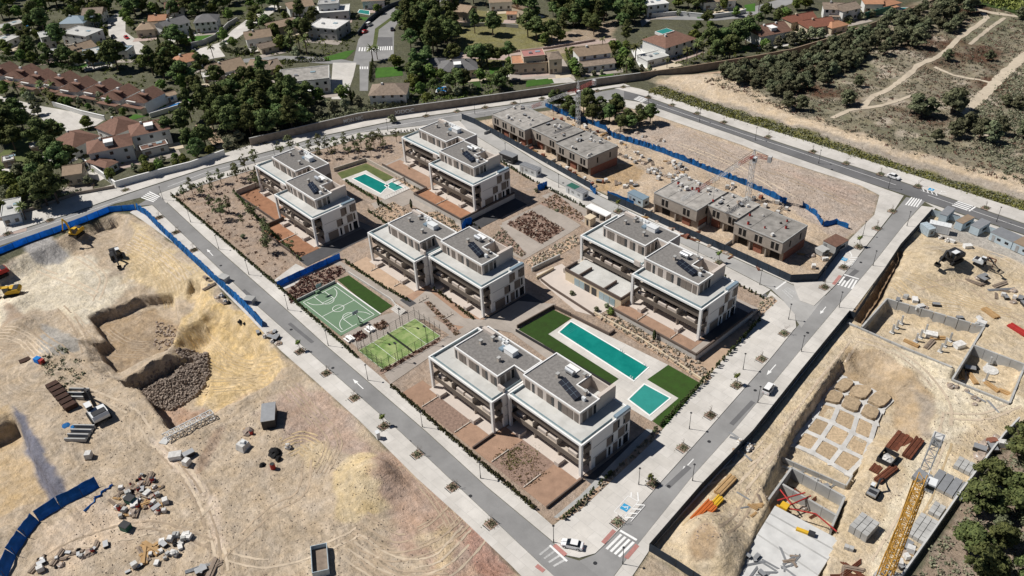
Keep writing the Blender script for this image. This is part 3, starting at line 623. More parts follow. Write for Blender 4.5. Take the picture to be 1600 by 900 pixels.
M['hedge'] = leafmat('hedge_leaves', (0.030, 0.042, 0.018), (0.095, 0.108, 0.045))
M['bush'] = leafmat('scrub_leaves', (0.105, 0.112, 0.075), (0.27, 0.268, 0.18))
M['brownbush'] = leafmat('dry_scrub', (0.096, 0.058, 0.038), (0.224, 0.144, 0.093))
M['bright'] = leafmat('fresh_leaves', (0.11, 0.13, 0.035), (0.27, 0.28, 0.085))
M['palm'] = leafmat('palm_fronds', (0.067, 0.095, 0.034), (0.209, 0.237, 0.095))
def leaf_mesh(name, C, size, mt, seed=0, flat=0.0, elong=1.0, N=None, core=None):
    """one leaf-clump quad at each centre, turned at random"""
    C = np.asarray(C, float); Nv = N; N = len(C); r = np.random.RandomState(seed)
    d = r.normal(size=(N, 3)); d[:, 2] += flat*np.sign(d[:, 2])
    if Nv is not None: d = d*0.42+Nv
    d = d+1e-6; d /= np.linalg.norm(d, axis=1)[:, None]
    a = np.cross(d, r.normal(size=(N, 3))); a /= np.linalg.norm(a, axis=1)[:, None]; b_ = np.cross(d, a)
    s = (size*(0.6+0.8*r.rand(N)))[:, None]*0.5
    V = np.stack([C-a*s*elong-b_*s*.5, C+a*s*.3*elong-b_*s, C+a*s*elong+b_*s*.5, C-a*s*.3*elong+b_*s], 1).reshape(-1, 3)
    if core is not None:                                  # rounded hearts of the leaf clumps, so that the sky does not show through everywhere
        V2, F2 = core; me_ = bpy.data.meshes.new(name)
        allv = np.concatenate([V, V2]); fl = np.concatenate([np.arange(4*N), F2.ravel()+4*N]).astype(np.int32); nq, ntr = N, len(F2)
        me_.vertices.add(len(allv)); me_.vertices.foreach_set('co', allv.ravel()); me_.loops.add(len(fl)); me_.loops.foreach_set('vertex_index', fl)
        me_.polygons.add(nq+ntr); st_ = np.concatenate([np.arange(0, 4*N, 4), 4*N+np.arange(0, 3*ntr, 3)]).astype(np.int32); me_.polygons.foreach_set('loop_start', st_); me_.polygons.foreach_set('loop_total', np.concatenate([np.full(nq, 4), np.full(ntr, 3)]).astype(np.int32))
        me_.update(calc_edges=True); me_.materials.append(mt); return me_
    me_ = bpy.data.meshes.new(name); me_.vertices.add(4*N); me_.vertices.foreach_set('co', V.ravel())
    me_.loops.add(4*N); me_.loops.foreach_set('vertex_index', np.arange(4*N, dtype=np.int32))
    me_.polygons.add(N); me_.polygons.foreach_set('loop_start', np.arange(0, 4*N, 4, dtype=np.int32)); me_.polygons.foreach_set('loop_total', np.full(N, 4, np.int32))
    me_.update(calc_edges=True); me_.materials.append(mt); return me_
def inpoly(x, y, P): return float(sdist(np.array([x]), np.array([y]), P)[0]) > 0
def scatter(P, n_, seed=1, inset=0.0):
    r = np.random.RandomState(seed); P_ = np.array(P); lo, hi = P_.min(0), P_.max(0); out = np.zeros((0, 2))
    for _ in range(40):
        q = lo+(hi-lo)*r.rand(max(200, n_*2), 2); k = sdist(q[:, 0], q[:, 1], P) > inset; out = np.concatenate([out, q[k]])
        if len(out) >= n_: break
    return out[:n_]
def rocks_mesh(name, XY, Z, size, mt, seed=3, tall=0.6):
    r = np.random.RandomState(seed); mb = MB()
    for (x, y), z in zip(XY, Z):
        s = size*(0.5+r.rand()*0.9); a = r.rand()*6.28; k = 5; h = s*tall*(0.6+0.6*r.rand()); V = []
        for i in range(k):
            t = a+i*6.283/k; q = s*0.5*(0.75+0.5*r.rand()); V.append((x+math.cos(t)*q, y+math.sin(t)*q, z-0.05))
        for i in range(k):
            t = a+i*6.283/k+0.3; q = s*0.32*(0.6+0.7*r.rand()); V.append((x+math.cos(t)*q, y+math.sin(t)*q, z+h*(0.7+0.5*r.rand())))
        mb.add(V, [(i, (i+1) % k, k+(i+1) % k, k+i) for i in range(k)]+[tuple(range(k, 2*k))])
    return mb.mesh(name, mt)
def hedge(pts, h, w, label, mt='hedge', dens=46, z=0.0, gaps=0.0, group='clipped hedges', seed=None):
    r = np.random.RandomState(seed or int(abs(pts[0][0])*10) % 9999); C = []
    for (ax, ay), (bx, by) in zip(pts, pts[1:]):
        L = math.hypot(bx-ax, by-ay); k = max(2, int(L/0.75)); nx, ny = -(by-ay)/L, (bx-ax)/L
        for i in range(k):
            if r.rand() < gaps: continue
            t = (i+r.rand()*0.5)/k; cx, cy = ax+(bx-ax)*t, ay+(by-ay)*t; hh = h*(0.7+0.55*r.rand()); n_ = int(dens*0.75)
            u = r.rand(n_); rad = w*0.5*(1-0.65*u)*np.sqrt(r.rand(n_)); th = r.rand(n_)*6.28
            C.append(np.stack([cx+rad*np.cos(th), cy+rad*np.sin(th), z+0.05+u*hh], 1))
    o = link_mesh('hedge', leaf_mesh('hedge', np.concatenate(C), 0.34, M[mt], 5)); return tag(o, label, 'hedge', group)
def strip_wall(pts, z0, z1, w, mt, name, label=None, cat='wall', group=None, parent=None):
    mb = MB()
    for a, b_ in zip(pts, pts[1:]): mb.bar((a[0],a[1],z0),(b_[0],b_[1],z0),w,z1-z0)
    o = mb.build(name, M[mt] if isinstance(mt, str) else mt, parent)
    if label: tag(o, label, cat, group)
    return o
def bed(pts, label_rocks, dens=1.1, shrubs=0.5, size=0.6, z=0.05, soil='soilpale', leaf='bush', seed=4, ptsworld=None, sh=0.5):
    """a rockery bed: soil sheet, loose stones, low shrubs"""
    P = ptsworld or gl(pts, z); ar = abs(sum(P[i-1][0]*P[i][1]-P[i][0]*P[i-1][1] for i in range(len(P))))/2
    sheet('planting_bed', P, z, M[soil], -0.2, kind='structure')
    q = scatter(P, int(ar*dens), seed, 0.1)
    if len(q): tag(link_mesh('bed_stones', rocks_mesh('bed_stones', q, np.full(len(q), z), size, M['rock'], seed)), label_rocks, 'stones', kind='stuff')
    q = scatter(P, int(ar*shrubs), seed+50, 0.1)
    if len(q):
        r = np.random.RandomState(seed); n_ = 14; C = np.repeat(np.concatenate([q, np.full((len(q), 1), z)], 1), n_, 0)
        C[:, :2] += r.normal(size=(len(C), 2))*sh*0.35; C[:, 2] += np.abs(r.normal(size=len(C)))*sh*0.45
        tag(link_mesh('low_shrubs', leaf_mesh('low_shrubs', C, 0.28, M[leaf], seed)), 'low shrubs among the '+label_rocks, 'shrubs', kind='stuff')

# ---------------------------------------------------------------- gardens of the apartments
ORD = ['first','second','third','fourth','fifth','sixth','seventh','eighth','ninth','tenth','eleventh','twelfth','thirteenth','fourteenth','fifteenth','sixteenth','seventeenth','eighteenth','nineteenth','twentieth','twenty-first','twenty-second','twenty-third','twenty-fourth','twenty-fifth','twenty-sixth','twenty-seventh','twenty-eighth','twenty-ninth','thirtieth']
def rect(x0, y0, x1, y1): return [(x0,y0),(x1,y0),(x1,y1),(x0,y1)]
def garden(key, segs, depth, z, xs):
    (ax, ay), (bx, by) = APT[key]
    for x0, x1, y0, y1, mt in segs: sheet('garden_soil', rect(x0,y0,x1,y1), z+0.03, M[mt], z-0.3, kind='structure')
    for (X0, Y0) in ((ax, ay), (bx, by)):
        sheet('porch', rect(X0+0.2,Y0-1.0,X0+W_-0.2,Y0+3.7), z+0.12, M['pinkwall'], z-0.3, kind='structure')
        for f in (0.16, 0.70):
            x = X0+W_*f
            tag(B(x,Y0-1.3,z+0.03,x+1.3,Y0+0.9,z+1.15).build('porch_screen', M['pinkwall']), 'beige porch screen of '+NM[key]+(', first block' if X0 == ax else ', second block')+(', far end' if f < .5 else ', near end'), 'wall', 'porch screens')
NM = dict(F='the building nearest the corner', M='the middle building', R='the building above the long pool', L='the building by the L-shaped pool', U='the building by the construction road')
def kerbs(key, xs, y0, y1, z):
    for i, x in enumerate(xs):
        w = thing('garden_divider', f'low fence after the {ORD[i]} garden plot of {NM[key]}', 'fence', (x, y0, z), 0, 'garden dividers')
        B(-0.12,0,-0.2,0.12,y1-y0,0.22).build('plinth', M['beige'], w)
        for k in range(3): MB().cyl(0, 0.6+k*(y1-y0-1.2)/2, 0.22, 1.15, 0.045, 5).build('post', M['darkmetal'], w)
fa, fb = APT['F']
garden('F', [(-133.5,-126,80.7,87.1,'soil'),(-126,-113.8,80.7,87.1,'soilgrey'),(-113.8,-106.9,80.7,87.1,'soil'),(-106.9,-100.9,80.7,91.6,'soil'),(-100.9,-90.6,80.7,91.7,'soilgrey'),(-90.6,-83.2,80.7,91.7,'soil')], 6, 0, ())
kerbs('F', (-126,-113.8,-100.9,-90.6), 81, 86.2, 0.03)
strip_wall([(-83.1,80.5),(-83.1,91.6)], -0.1, 0.75, 0.3, 'brown', 'garden_wall', 'dark brown garden wall above the ramp at the street corner', 'wall')
strip_wall([(-106.9,80.7),(-106.9,87)], 0, 0.7, 0.35, 'brown', 'garden_wall', 'dark brown wall between the two gardens of the building nearest the corner', 'wall')
ma, mb_ = APT['M']
garden('M', [(-190.5,-183,103.4,110.1,'soilpale'),(-183,-171.5,103.4,110.1,'soilpale'),(-171.5,-165.2,103.4,110.1,'soilpale'),(-165.2,-160,105.4,114.6,'soil'),(-160,-149,106.2,114.6,'soil'),(-149,-141.2,106.2,114.6,'soil')], 6, 0, ())
kerbs('M', (-183,-171.5,-160,-149), 106.4, 110, 0.03)
la, lb = APT['L']
garden('L', [(-256,-243,101.5,108.7,'soilrust'),(-243,-230.2,101.5,108.7,'soilrust'),(-229,-218,95.2,102.6,'soilrust'),(-218,-205.4,95.2,102.6,'soilrust')], 6, 0, ())
kerbs('L', (-243,-218), 96, 102.4, 0.03)
strip_wall([(-256.3,101.3),(-229.2,101.3),(-229.2,95),(-205,95)], -0.1, 0.9, 0.3, 'brown', 'garden_wall', 'brown wall edging the gardens of the building by the L-shaped pool', 'wall')
strip_wall([(-256.3,101.3),(-256.3,112)], -0.1, 1.9, 0.3, 'beige', 'garden_wall', 'tall beige wall at the far garden of the building by the L-shaped pool', 'wall')
strip_wall([(-229.0,95.2),(-229.0,104)], -0.1, 1.3, 0.4, 'brown', 'garden_wall', 'brown wall between the two rusty soil gardens', 'wall')
# raised gardens
for key, segs, wl, lab in (('R', [(-117.3,-109.5,140.6,147.4,'soil'),(-109.5,-98.5,140.6,147.4,'soil'),(-98.5,-92.0,140.6,147.4,'soil')], [(-117.3,140.3),(-89.6,140.3),(-89.6,165)], 'pale retaining wall with brown coping above the rockery by the long pool'),
                           ('U', [(-233,-221,148.2,155,'soil'),(-221,-208.5,148.2,155,'soil'),(-208,-197.5,142.6,149.6,'soilrust'),(-197.5,-185,142.6,149.6,'soilrust')], [(-234,147.9),(-208.2,147.9),(-208.2,142.4),(-183.6,142.4),(-183.6,166)], 'pale retaining wall with brown coping around the gardens by the construction road')):
    (ax, ay), (bx, by) = APT[key]; z = 1.5
    base = [(p[0], p[1]) for p in wl]+[(wl[-1][0], 168 if key == 'R' else 166), (wl[0][0], 168 if key == 'R' else 166)]
    if key == 'R': base = [(-141,145.5),(-117.3,145.5)]+base[:-1]+[(-141,168)]
    sheet('raised_garden', base, z-0.02, M['paving2'], -0.3, kind='structure')
    garden(key, segs, 6, z, ())
    kerbs(key, (-109.5,-98.5) if key == 'R' else (-221,-197.5), (140.8 if key == 'R' else 142.8), (146 if key == 'R' else 148.6), z+0.03)
    t = thing('retaining_wall', lab, 'wall', (0,0,0)); mbw = MB(); mbc = MB()
    for a, b_ in zip(wl, wl[1:]): mbw.bar((*a,-0.2),(*b_,-0.2),0.3,z+0.5); mbc.bar((*a,z+0.31),(*b_,z+0.31),0.42,0.55)
    mbw.build('wall_face', M['paving'], t); mbc.build('coping', M['brown'], t)
def gap_plants(): pass
# ---------------------------------------------------------------- paths
def path(pts, mt='paving2', z=0.05, w=None):
    if w: # centre line in world metres
        for a, b_ in zip(pts, pts[1:]):
            d = Vector((b_[0]-a[0], b_[1]-a[1])).normalized(); n_ = Vector((-d.y, d.x))*w/2
            sheet('path', [(a[0]+n_.x,a[1]+n_.y),(a[0]-n_.x,a[1]-n_.y),(b_[0]-n_.x,b_[1]-n_.y),(b_[0]+n_.x,b_[1]+n_.y)], z, M[mt], -0.2, kind='structure')
    else: sheet('path', gl(pts, z), z, M[mt], -0.2, kind='structure')
path([(-197,101.8),(-141,104.6)], w=2.2)
path([(-141,104.5),(-132,109.0)], w=2.2, z=0.045)
path(rect_px := [(535,522),(592,494),(615,488),(640,476),(662,468),(700,490),(655,500),(560,545)], z=0.04)
path([(600,584),(690,530),(735,505),(745,510),(668,560),(610,600)], z=0.06)
path([(645,470),(668,452),(725,497),(706,507)], z=0.064)
path([(706,507),(725,497),(760,500),(745,514)], z=0.068)
path([(745,508),(810,470),(868,475),(812,512),(880,560),(960,606),(935,620),(800,520)], z=0.066, mt='paving2')
path([(784,348),(846,318),(858,322),(908,352),(890,364),(818,406),(800,398)], z=0.04, mt='paving2')
path([(780,352),(798,348),(846,384),(826,398)], z=0.055)
path([(580,318),(640,296),(700,335),(770,372),(750,380),(690,345),(640,318),(600,335),(630,350),(610,356)], z=0.04)
path([(500,385),(560,345),(590,358),(560,375),(520,400)], z=0.045, mt='asphaltd')
path([(425,440),(462,412),(500,430),(436,455)], z=0.05, mt='paving')
path([(846,306),(862,300),(1000,350),(1000,372),(975,352),(920,352)], z=0.05, mt='paving2')
path([(1095,552),(1165,512),(1200,478),(1212,480),(1190,515),(1100,600)], z=0.05, mt='soilpale')
path([(865,808),(905,775),(960,720),(1010,670),(1022,672),(935,760),(880,812)], z=0.06, mt='concrete')
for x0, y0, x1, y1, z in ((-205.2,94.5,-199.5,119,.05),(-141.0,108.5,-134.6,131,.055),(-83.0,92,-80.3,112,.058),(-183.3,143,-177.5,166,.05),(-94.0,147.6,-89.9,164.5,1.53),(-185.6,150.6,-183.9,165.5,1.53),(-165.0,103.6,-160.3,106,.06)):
    sheet('shade_driveway', rect(x0,y0,x1,y1), z, M['shade_driveway'], z-.3, kind='structure')  # ramp paving with its colour darkened to carry the building shadow
# ---------------------------------------------------------------- rockeries
bed([(792,350),(830,329),(883,358),(846,381)], 'pale stones of the square bed in the middle garden', 0.5, 1.6, 0.7, 0.08, 'soilgrey', 'brownbush', 11)
bed([(820,408),(900,366),(906,380),(834,422)], 'pale stones of the long bed beside the clubhouse', 2.0, 0.7, 0.7, 0.07, 'soilpale', 'bush', 12)
bed([(770,372),(785,356),(822,396),(815,402)], 'pale stones of the narrow bed by the middle building', 1.2, 0.9, 0.6, 0.07, 'soilgrey', 'bush', 13)
bed([(842,318),(868,302),(915,340),(905,346)], 'pale stones of the bed below the entrance pavilion', 0.8, 1.0, 0.6, 0.07, 'soilgrey', 'brownbush', 14)
bed([(928,492),(962,488),(1092,562),(1112,590),(1100,598)], 'pale stones on the slope between long pool and retaining wall', 1.8, 0.8, 0.7, 0.25, 'soilpale', 'bush', 15)
bed([(578,330),(615,315),(640,330),(650,350),(620,352),(600,345)], 'pale stones of the bed below the L-shaped pool', 1.3, 0.4, 0.6, 0.07, 'soilpale', 'bush', 16)
bed([(446,458),(475,432),(532,414),(540,424),(470,470),(455,474)], 'dark weeds and stones behind the ball court', 0.9, 2.2, 0.5, 0.09, 'soilgrey', 'brownbush', 17)
bed([(660,332),(700,330),(712,350),(740,370),(725,372),(690,355)], 'stones of the strip behind the middle building', 1.0, 0.9, 0.5, 0.07, 'soilpale', 'bush', 18)
bed([(600,262),(640,262),(650,280),(700,320),(690,325),(640,295)], 'pale stones below the gardens by the construction road', 1.0, 0.8, 0.5, 0.07, 'soilpale', 'bush', 19)
bed([(880,812),(905,798),(965,742),(1020,690),(1030,676),(1022,672),(935,760),(868,812)], 'pale stones of the strip along the corner ramp', 1.6, 0.9, 0.5, 0.16, 'soilpale', 'bush', 20)
bed([(1165,520),(1190,492),(1215,470),(1205,462),(1190,470),(1172,500)], 'pale stones of the strip beside the crossing street', 2.0, 0.7, 0.6, 0.16, 'soilpale', 'bush', 21)
bed([(595,585),(690,532),(686,528),(592,581)], 'stones along the padel court edge', 0.8, 2.5, 0.4, 0.075, 'soilgrey', 'brownbush', 22)
bed([(662,472),(670,470),(720,520),(712,525)], 'stones of the strip above the padel court', 1.0, 1.6, 0.5, 0.075, 'soilgrey', 'brownbush', 23)
# ---------------------------------------------------------------- lawns
def lawn(pts, mt='lawn', z=0.07): return sheet('lawn', gl(pts, z), z, M[mt], -0.2, kind='structure')
lawn([(810,515),(865,484),(892,497),(857,522),(967,592),(957,600),(880,556)])
lawn([(1011,593),(1044,570),(1097,600),(1094,612),(1037,670),(1020,658),(1060,622)])
lawn([(527,437),(545,430),(613,478),(592,491)])
lawn([(527,270),(572,255),(615,277),(602,284),(572,266),(535,280)], 'lawndry')
# ---------------------------------------------------------------- pools
M['water'] = mat('pool_water', (0.012, 0.235, 0.20), 0.1, 0.10, 0.25, 0.03, 2.0, spec=0.4, col2=(0.004, 0.160, 0.140))
M['waterpale'] = mat('shallow_pool_water', (0.035, 0.255, 0.225), 0.12, 0.08, 0.4, 0.02, 2.5, spec=0.3)
M['waterblue'] = mat('blue_pool_water', (0.015, 0.16, 0.42), 0.1, 0.06, 0.4, spec=0.4)
def pool(label, corners, mt, z=0.10, steps=False):
    P = gl(corners, z); c = Vector((sum(p[0] for p in P)/len(P), sum(p[1] for p in P)/len(P), 0))
    t = thing('swimming_pool', label, 'pool', (c.x, c.y, 0)); L = [(p[0]-c.x, p[1]-c.y) for p in P]
    sheet('water', L, z+0.012, M[mt], -0.3, t)
    a = sum(L[i-1][0]*L[i][1]-L[i][0]*L[i-1][1] for i in range(len(L)))
    rim_loop([Vector(p)*1.0 for p in (L if a > 0 else L[::-1])], -0.2, z+0.055, -0.35).build('coping', M['rim'], t)
    return t, L
sheet('pool_deck', gl([(857,522),(895,497),(1044,570),(1011,593),(1060,622),(1018,658),(975,632),(945,608),(967,592)], .09), 0.09, M['paving'], -0.2, kind='structure')
t, L = pool('long teal swimming pool with a white deck', [(874,519),(892,503),(1012,574),(990,594)], 'water')
for i in range(4):
    y = L[0][1]+0.5; MB().box(L[0][0]+0.5+i*0.55,L[0][1]+0.4,0.118,L[0][0]+0.62+i*0.55,L[1][1]-0.4,0.128).build('pool_step', M['waterpale'], t)
for x, y in ((L[3][0]-1, L[3][1]+0.1), (L[2][0]-1.2, L[2][1]), (4.0, L[2][1])):
    MB().tube((x,y,0.1),(x,y,1.0),0.05,6).tube((x+0.6,y,0.1),(x+0.6,y,1.0),0.05,6).tube((x,y,1.0),(x,y-0.5,0.6),0.05,6).tube((x+0.6,y,1.0),(x+0.6,y-0.5,0.6),0.05,6).build('pool_ladder', M['steel'], t)
pool('square shallow turquoise pool beside the long pool', [(983,624),(1007,601),(1046,622),(1015,648)], 'waterpale')
sheet('pool_deck', gl([(534,280),(572,266),(602,284),(615,278),(641,294),(602,312)], .09), 0.09, M['paving'], -1.0, kind='structure')
pool('dark green main basin of the L-shaped pool', [(552,279),(570,272),(607,290),(595,302)], 'water')
pool('small square basin joined to the L-shaped pool', [(602,290),(612,284.5),(630,293),(617,298.5)], 'waterpale')
t = thing('pool_fence', 'pale low fence along the edge of the L-shaped pool deck', 'fence', (*g(602,311), 0))
a, b_ = Vector((0,0,0)), Vector((*g(641,294), 0))-Vector((*g(602,311), 0))
MB().bar(a+Vector((0,0,1.05)), b_+Vector((0,0,1.05)), 0.06, 0.06).build('rail', M['steel'], t)
for i in range(12): p = a.lerp(b_, i/11); MB().cyl(p.x,p.y,0.05,1.05,0.04,5).build('post', M['steel'], t)
wp = gl([(928,490),(1000,530),(1104,600)]); strip_wall(wp, -0.1, 0.75, 0.35, 'cream', 'garden_wall', 'low cream wall along the long pool deck', 'wall')
strip_wall(gl([(893,494),(952,524),(960,518)]), -0.1, 0.8, 0.4, 'brown', 'garden_wall', 'short dark brown wall at the head of the long pool', 'wall')
strip_wall(gl([(808,513),(865,481),(892,494)]), -0.1, 1.1, 0.3, 'brown', 'garden_wall', 'brown wall behind the lawn of the long pool', 'wall')
strip_wall(gl([(806,518),(878,560),(958,606)]), -0.1, 0.9, 0.2, 'darkmetal', 'metal_fence', 'dark fence between long pool lawn and the building nearest the corner', 'fence')
strip_wall(gl([(522,268),(572,252),(632,284)]), -0.1, 1.4, 0.3, 'beige', 'garden_wall', 'beige wall around the lawn of the L-shaped pool', 'wall')
# ---------------------------------------------------------------- ball court
P = gl([(467,472),(530,525),(591,494),(530,445)], 0.08)
x0, x1, y0, y1 = -185.4, -163.4, 82.6, 95.6
cx, cy = (x0+x1)/2, (y0+y1)/2; lx, ly = x1-x0, y1-y0
t = thing('ball_court', 'green basketball court with white lines', 'court', (cx, cy, 0))
B(-lx/2,-ly/2,-0.2,lx/2,ly/2,0.08).build('court_surface', M['court'], t)
def line_rect(mb, x0, y0, x1, y1, z, w=0.14):
    for a in ((x0,y0,x1,y0),(x1,y0,x1,y1),(x1,y1,x0,y1),(x0,y1,x0,y0)): mb.bar((a[0],a[1],z),(a[2],a[3],z),w,0.004)
def arc(mb, cx, cy, r, a0, a1, z, w=0.14, n_=24):
    for i in range(n_):
        p, q = a0+(a1-a0)*i/n_, a0+(a1-a0)*(i+1)/n_
        mb.bar((cx+r*math.cos(p),cy+r*math.sin(p),z),(cx+r*math.cos(q),cy+r*math.sin(q),z),w,0.004)
mk = MB(); line_rect(mk,-9.8,-5.4,9.8,5.4,0.082); mk.bar((0,-5.4,0.082),(0,5.4,0.082),0.14,0.004); arc(mk,0,0,1.6,0,6.283,0.083)
for s in (-1, 1):
    arc(mk,s*9.0,0,4.6,math.pi/2 if s > 0 else -math.pi/2,math.pi*1.5 if s > 0 else math.pi/2,0.083)
    line_rect(mk,s*9.8,-1.8,s*5.4,1.8,0.084); arc(mk,s*5.4,0,1.8,math.pi/2 if s > 0 else -math.pi/2,math.pi*1.5 if s > 0 else math.pi/2,0.083)
mk.build('court_lines', M['paint'], t)
for s, nm in ((-1,'far'),(1,'near')):
    h = thing('basketball_hoop', 'basketball hoop at the bench end of the green court' if s > 0 else 'basketball hoop at the planted bank end of the green court', 'hoop', (cx+s*10.2, cy, 0.08), 0 if s > 0 else math.pi, 'basketball hoops')
    B(0.0,-0.6,0,1.2,0.6,0.7).build('base', M['court'], h); MB().tube((0.6,0,0.6),(0.2,0,2.4),0.10,6).tube((0.2,0,2.4),(-1.0,0,3.3),0.08,6).build('arm', M['darkmetal'], h)
    B(-1.08,-0.9,2.8,-1.0,0.9,3.9).build('backboard', M['glassblue'], h)
    rg = MB(); arc(rg,-1.35,0,0.25,0,6.283,3.05,0.05,10); rg.build('ring', M['orange'], h)
strip_wall([(x0-0.3,y0),(x0-0.3,y1)], -0.1, 0.9, 0.3, 'concrete', 'court_wall', 'low concrete wall behind the far hoop of the green court', 'wall')
strip_wall(gl([(545,427),(612,470),(620,480)]), -0.1, 0.7, 0.3, 'paving', 'garden_wall', 'pale wall along the lawn strip beside the green court', 'wall')
strip_wall([(x0,y1+0.25),(x1,y1+0.25)], -0.1, 0.18, 0.3, 'rim', 'court_kerb', 'white kerb between green court and lawn strip', 'kerb')
# benches between the courts
for i, (px, py) in enumerate(((546,531),(578,516))):
    x, y = g(px, py); t = thing('picnic_table', ('white picnic table next to the street hedge' if i == 0 else 'white picnic table between the two planters'), 'table', (x, y, 0.05), 0.0, 'picnic tables')
    B(-1.2,-0.45,0.68,1.2,0.45,0.76).build('table_top', M['rim'], t)
    for s in (-1, 1):
        B(-1.2,s*0.95-0.2,0.40,1.2,s*0.95+0.2,0.47).build('seat', M['rim'], t); B(s*0.9-0.12,-1.0,0,s*0.9+0.12,1.0,0.40).build('leg', M['rim'], t)
for i, (px, py) in enumerate(((562,526),(596,509))):
    x, y = g(px, py); bed(None, 'stones of the '+('first' if i == 0 else 'second')+' planter between the courts', 1.0, 4.0, 0.4, 0.10+0.004*i, 'soilgrey', 'brownbush', 31+i, rect(x-1.6,y-1.6,x+1.6,y+1.6))
# steps up to the path
x, y = g(622, 486); t = thing('garden_steps', 'flight of five pale steps beside the padel court', 'steps', (x, y, 0))
for i in range(5): B(-2.2,-1.0+i*0.45,-0.1,2.2,-0.58+i*0.45,0.10+i*0.14).build('step', M['paving'], t)
# ---------------------------------------------------------------- padel court
M['turf'] = mat('worn_turf', (0.085, 0.19, 0.035), 0.95, 0.3, 0.32, 0.02, 4, col2=(0.36, 0.41, 0.19))
x0, x1, y0, y1 = -155.0, -143.9, 82.4, 101.4
t = thing('padel_court', 'worn green padel court inside a tall mesh fence', 'court', (x0, y0, 0)); lx, ly = x1-x0, y1-y0
B(0,0,-0.2,lx,ly,0.085).build('turf', M['turf'], t)
mk = MB(); line_rect(mk,0.1,0.1,lx-0.1,ly-0.1,0.087,0.08); mk.bar((0,ly*.25,0.088),(lx,ly*.25,0.088),0.1,0.004); mk.bar((0,ly*.75,0.088),(lx,ly*.75,0.088),0.1,0.004); mk.build('court_lines', M['paint'], t)
B(0,ly/2-0.03,0.09,lx,ly/2+0.03,1.0).build('net', M['darkmetal'], t)
posts = [(i*lx/5, y) for i in range(6) for y in (0, ly)]+[(x, i*ly/9) for i in range(1, 9) for x in (0, lx)]
for x, y in posts:
    hgt = 4.0 if (y < 4 or y > ly-4) else 3.0
    MB().cyl(x,y,0.0,hgt,0.06,6).build('fence_post', M['darkmetal'], t)
rl = MB()
for z in (2.95,): 
    for a in ((0,0,lx,0),(lx,0,lx,ly),(lx,ly,0,ly),(0,ly,0,0)): rl.bar((a[0],a[1],z),(a[2],a[3],z),0.05,0.05)
rl.build('fence_rail', M['darkmetal'], t)
wm = MB()
for a in ((0,0,lx,0),(lx,0,lx,ly),(lx,ly,0,ly),(0,ly,0,0)):
    L_ = math.hypot(a[2]-a[0], a[3]-a[1]); k = int(L_/0.5)
    for i in range(k):
        x, y = a[0]+(a[2]-a[0])*i/k, a[1]+(a[3]-a[1])*i/k; wm.tube((x,y,0.1),(x,y,2.95),0.012,3,cap=False)
    for z in (0.6,1.2,1.8,2.4): wm.bar((a[0],a[1],z),(a[2],a[3],z),0.02,0.02)
o = wm.build('fence_mesh', M['darkmetal'], t)
for x in (-0.3, lx+0.3):
    for y in (ly*.25, ly*.75):
        MB().cyl(x,y,0,6.0,0.07,6).build('lamp_pole', M['darkmetal'], t); MB().obox(x+(0.4 if x < 0 else -0.4),y,5.9,0.9,0.5,0.15).build('floodlight', M['darkmetal'], t)
# ---------------------------------------------------------------- clubhouse below the R building
cz = 3.3
t = thing('clubhouse', 'low beige clubhouse with glass front and roof terraces', 'building', (-138.0, 143.3, 0))
B(0,0,-0.2,21.0,8.6,cz).build('wall', M['cream'], t)
B(0.2,0.2,cz+0.003,20.8,8.5,cz+0.05).build('roof', M['tile'], t)
for a in ((0,0,21,0),(0,0,0,5),(5.2,0,5.2,5.5),(14.6,0,14.6,5.5),(21,0,21,5)): MB().bar((a[0],a[1],cz+0.05),(a[2],a[3],cz+0.05),0.35,0.85).build('roof_parapet', M['brown'], t)
for i, x in enumerate((3.6,5.6,7.6,10.2,13.0,15.0,17.0)): B(x,-0.06,0.1,x+1.8,0.02,2.5).build('window', M['glassblue' if i not in (2,3) else 'glass'], t)
sheet('patio', gl([(838,428),(878,412),(892,424),(962,478),(930,494),(900,486),(845,440)], 0.075), 0.075, M['pinkwall'], -0.2, kind='structure')
strip_wall(gl([(831,424),(875,403)]), -0.1, 1.4, 0.4, 'concrete', 'garden_wall', 'grey planter wall beside the clubhouse patio', 'wall')
strip_wall(gl([(838,436),(865,421)]), -0.1, 0.9, 0.4, 'cream', 'garden_wall', 'cream planter wall beside the clubhouse patio', 'wall')
strip_wall(gl([(845,438),(860,450),(928,494)]), -0.1, 0.8, 0.3, 'brown', 'garden_wall', 'dark brown wall edging the clubhouse patio', 'wall')
# entrance pavilion and small pale hut by the construction road
x, y = g(935, 340); t = thing('entrance_pavilion', 'white flat entrance canopy by the construction road', 'pavilion', (x, y, 0))
B(-4.5,-1.4,2.6,4.5,1.4,2.95).build('roof', M['rim'], t)
for xx in (-4.2,-1.5,1.4,4.0): B(xx,-1.2,-0.1,xx+0.3,1.2,2.6).build('pier', M['beige'], t)
x, y = g(922, 350); t = thing('gate_hut', 'small beige hut with a flat lid roof beside the entrance canopy', 'hut', (x, y, 0))
B(-1.2,-1.3,-0.1,1.2,1.3,2.6).build('wall', M['cream'], t); B(-1.35,-1.45,2.6,1.35,1.45,2.8).build('roof', M['cream'], t); B(-0.4,-1.34,0.1,0.4,-1.29,2.1).build('door', M['glass'], t)
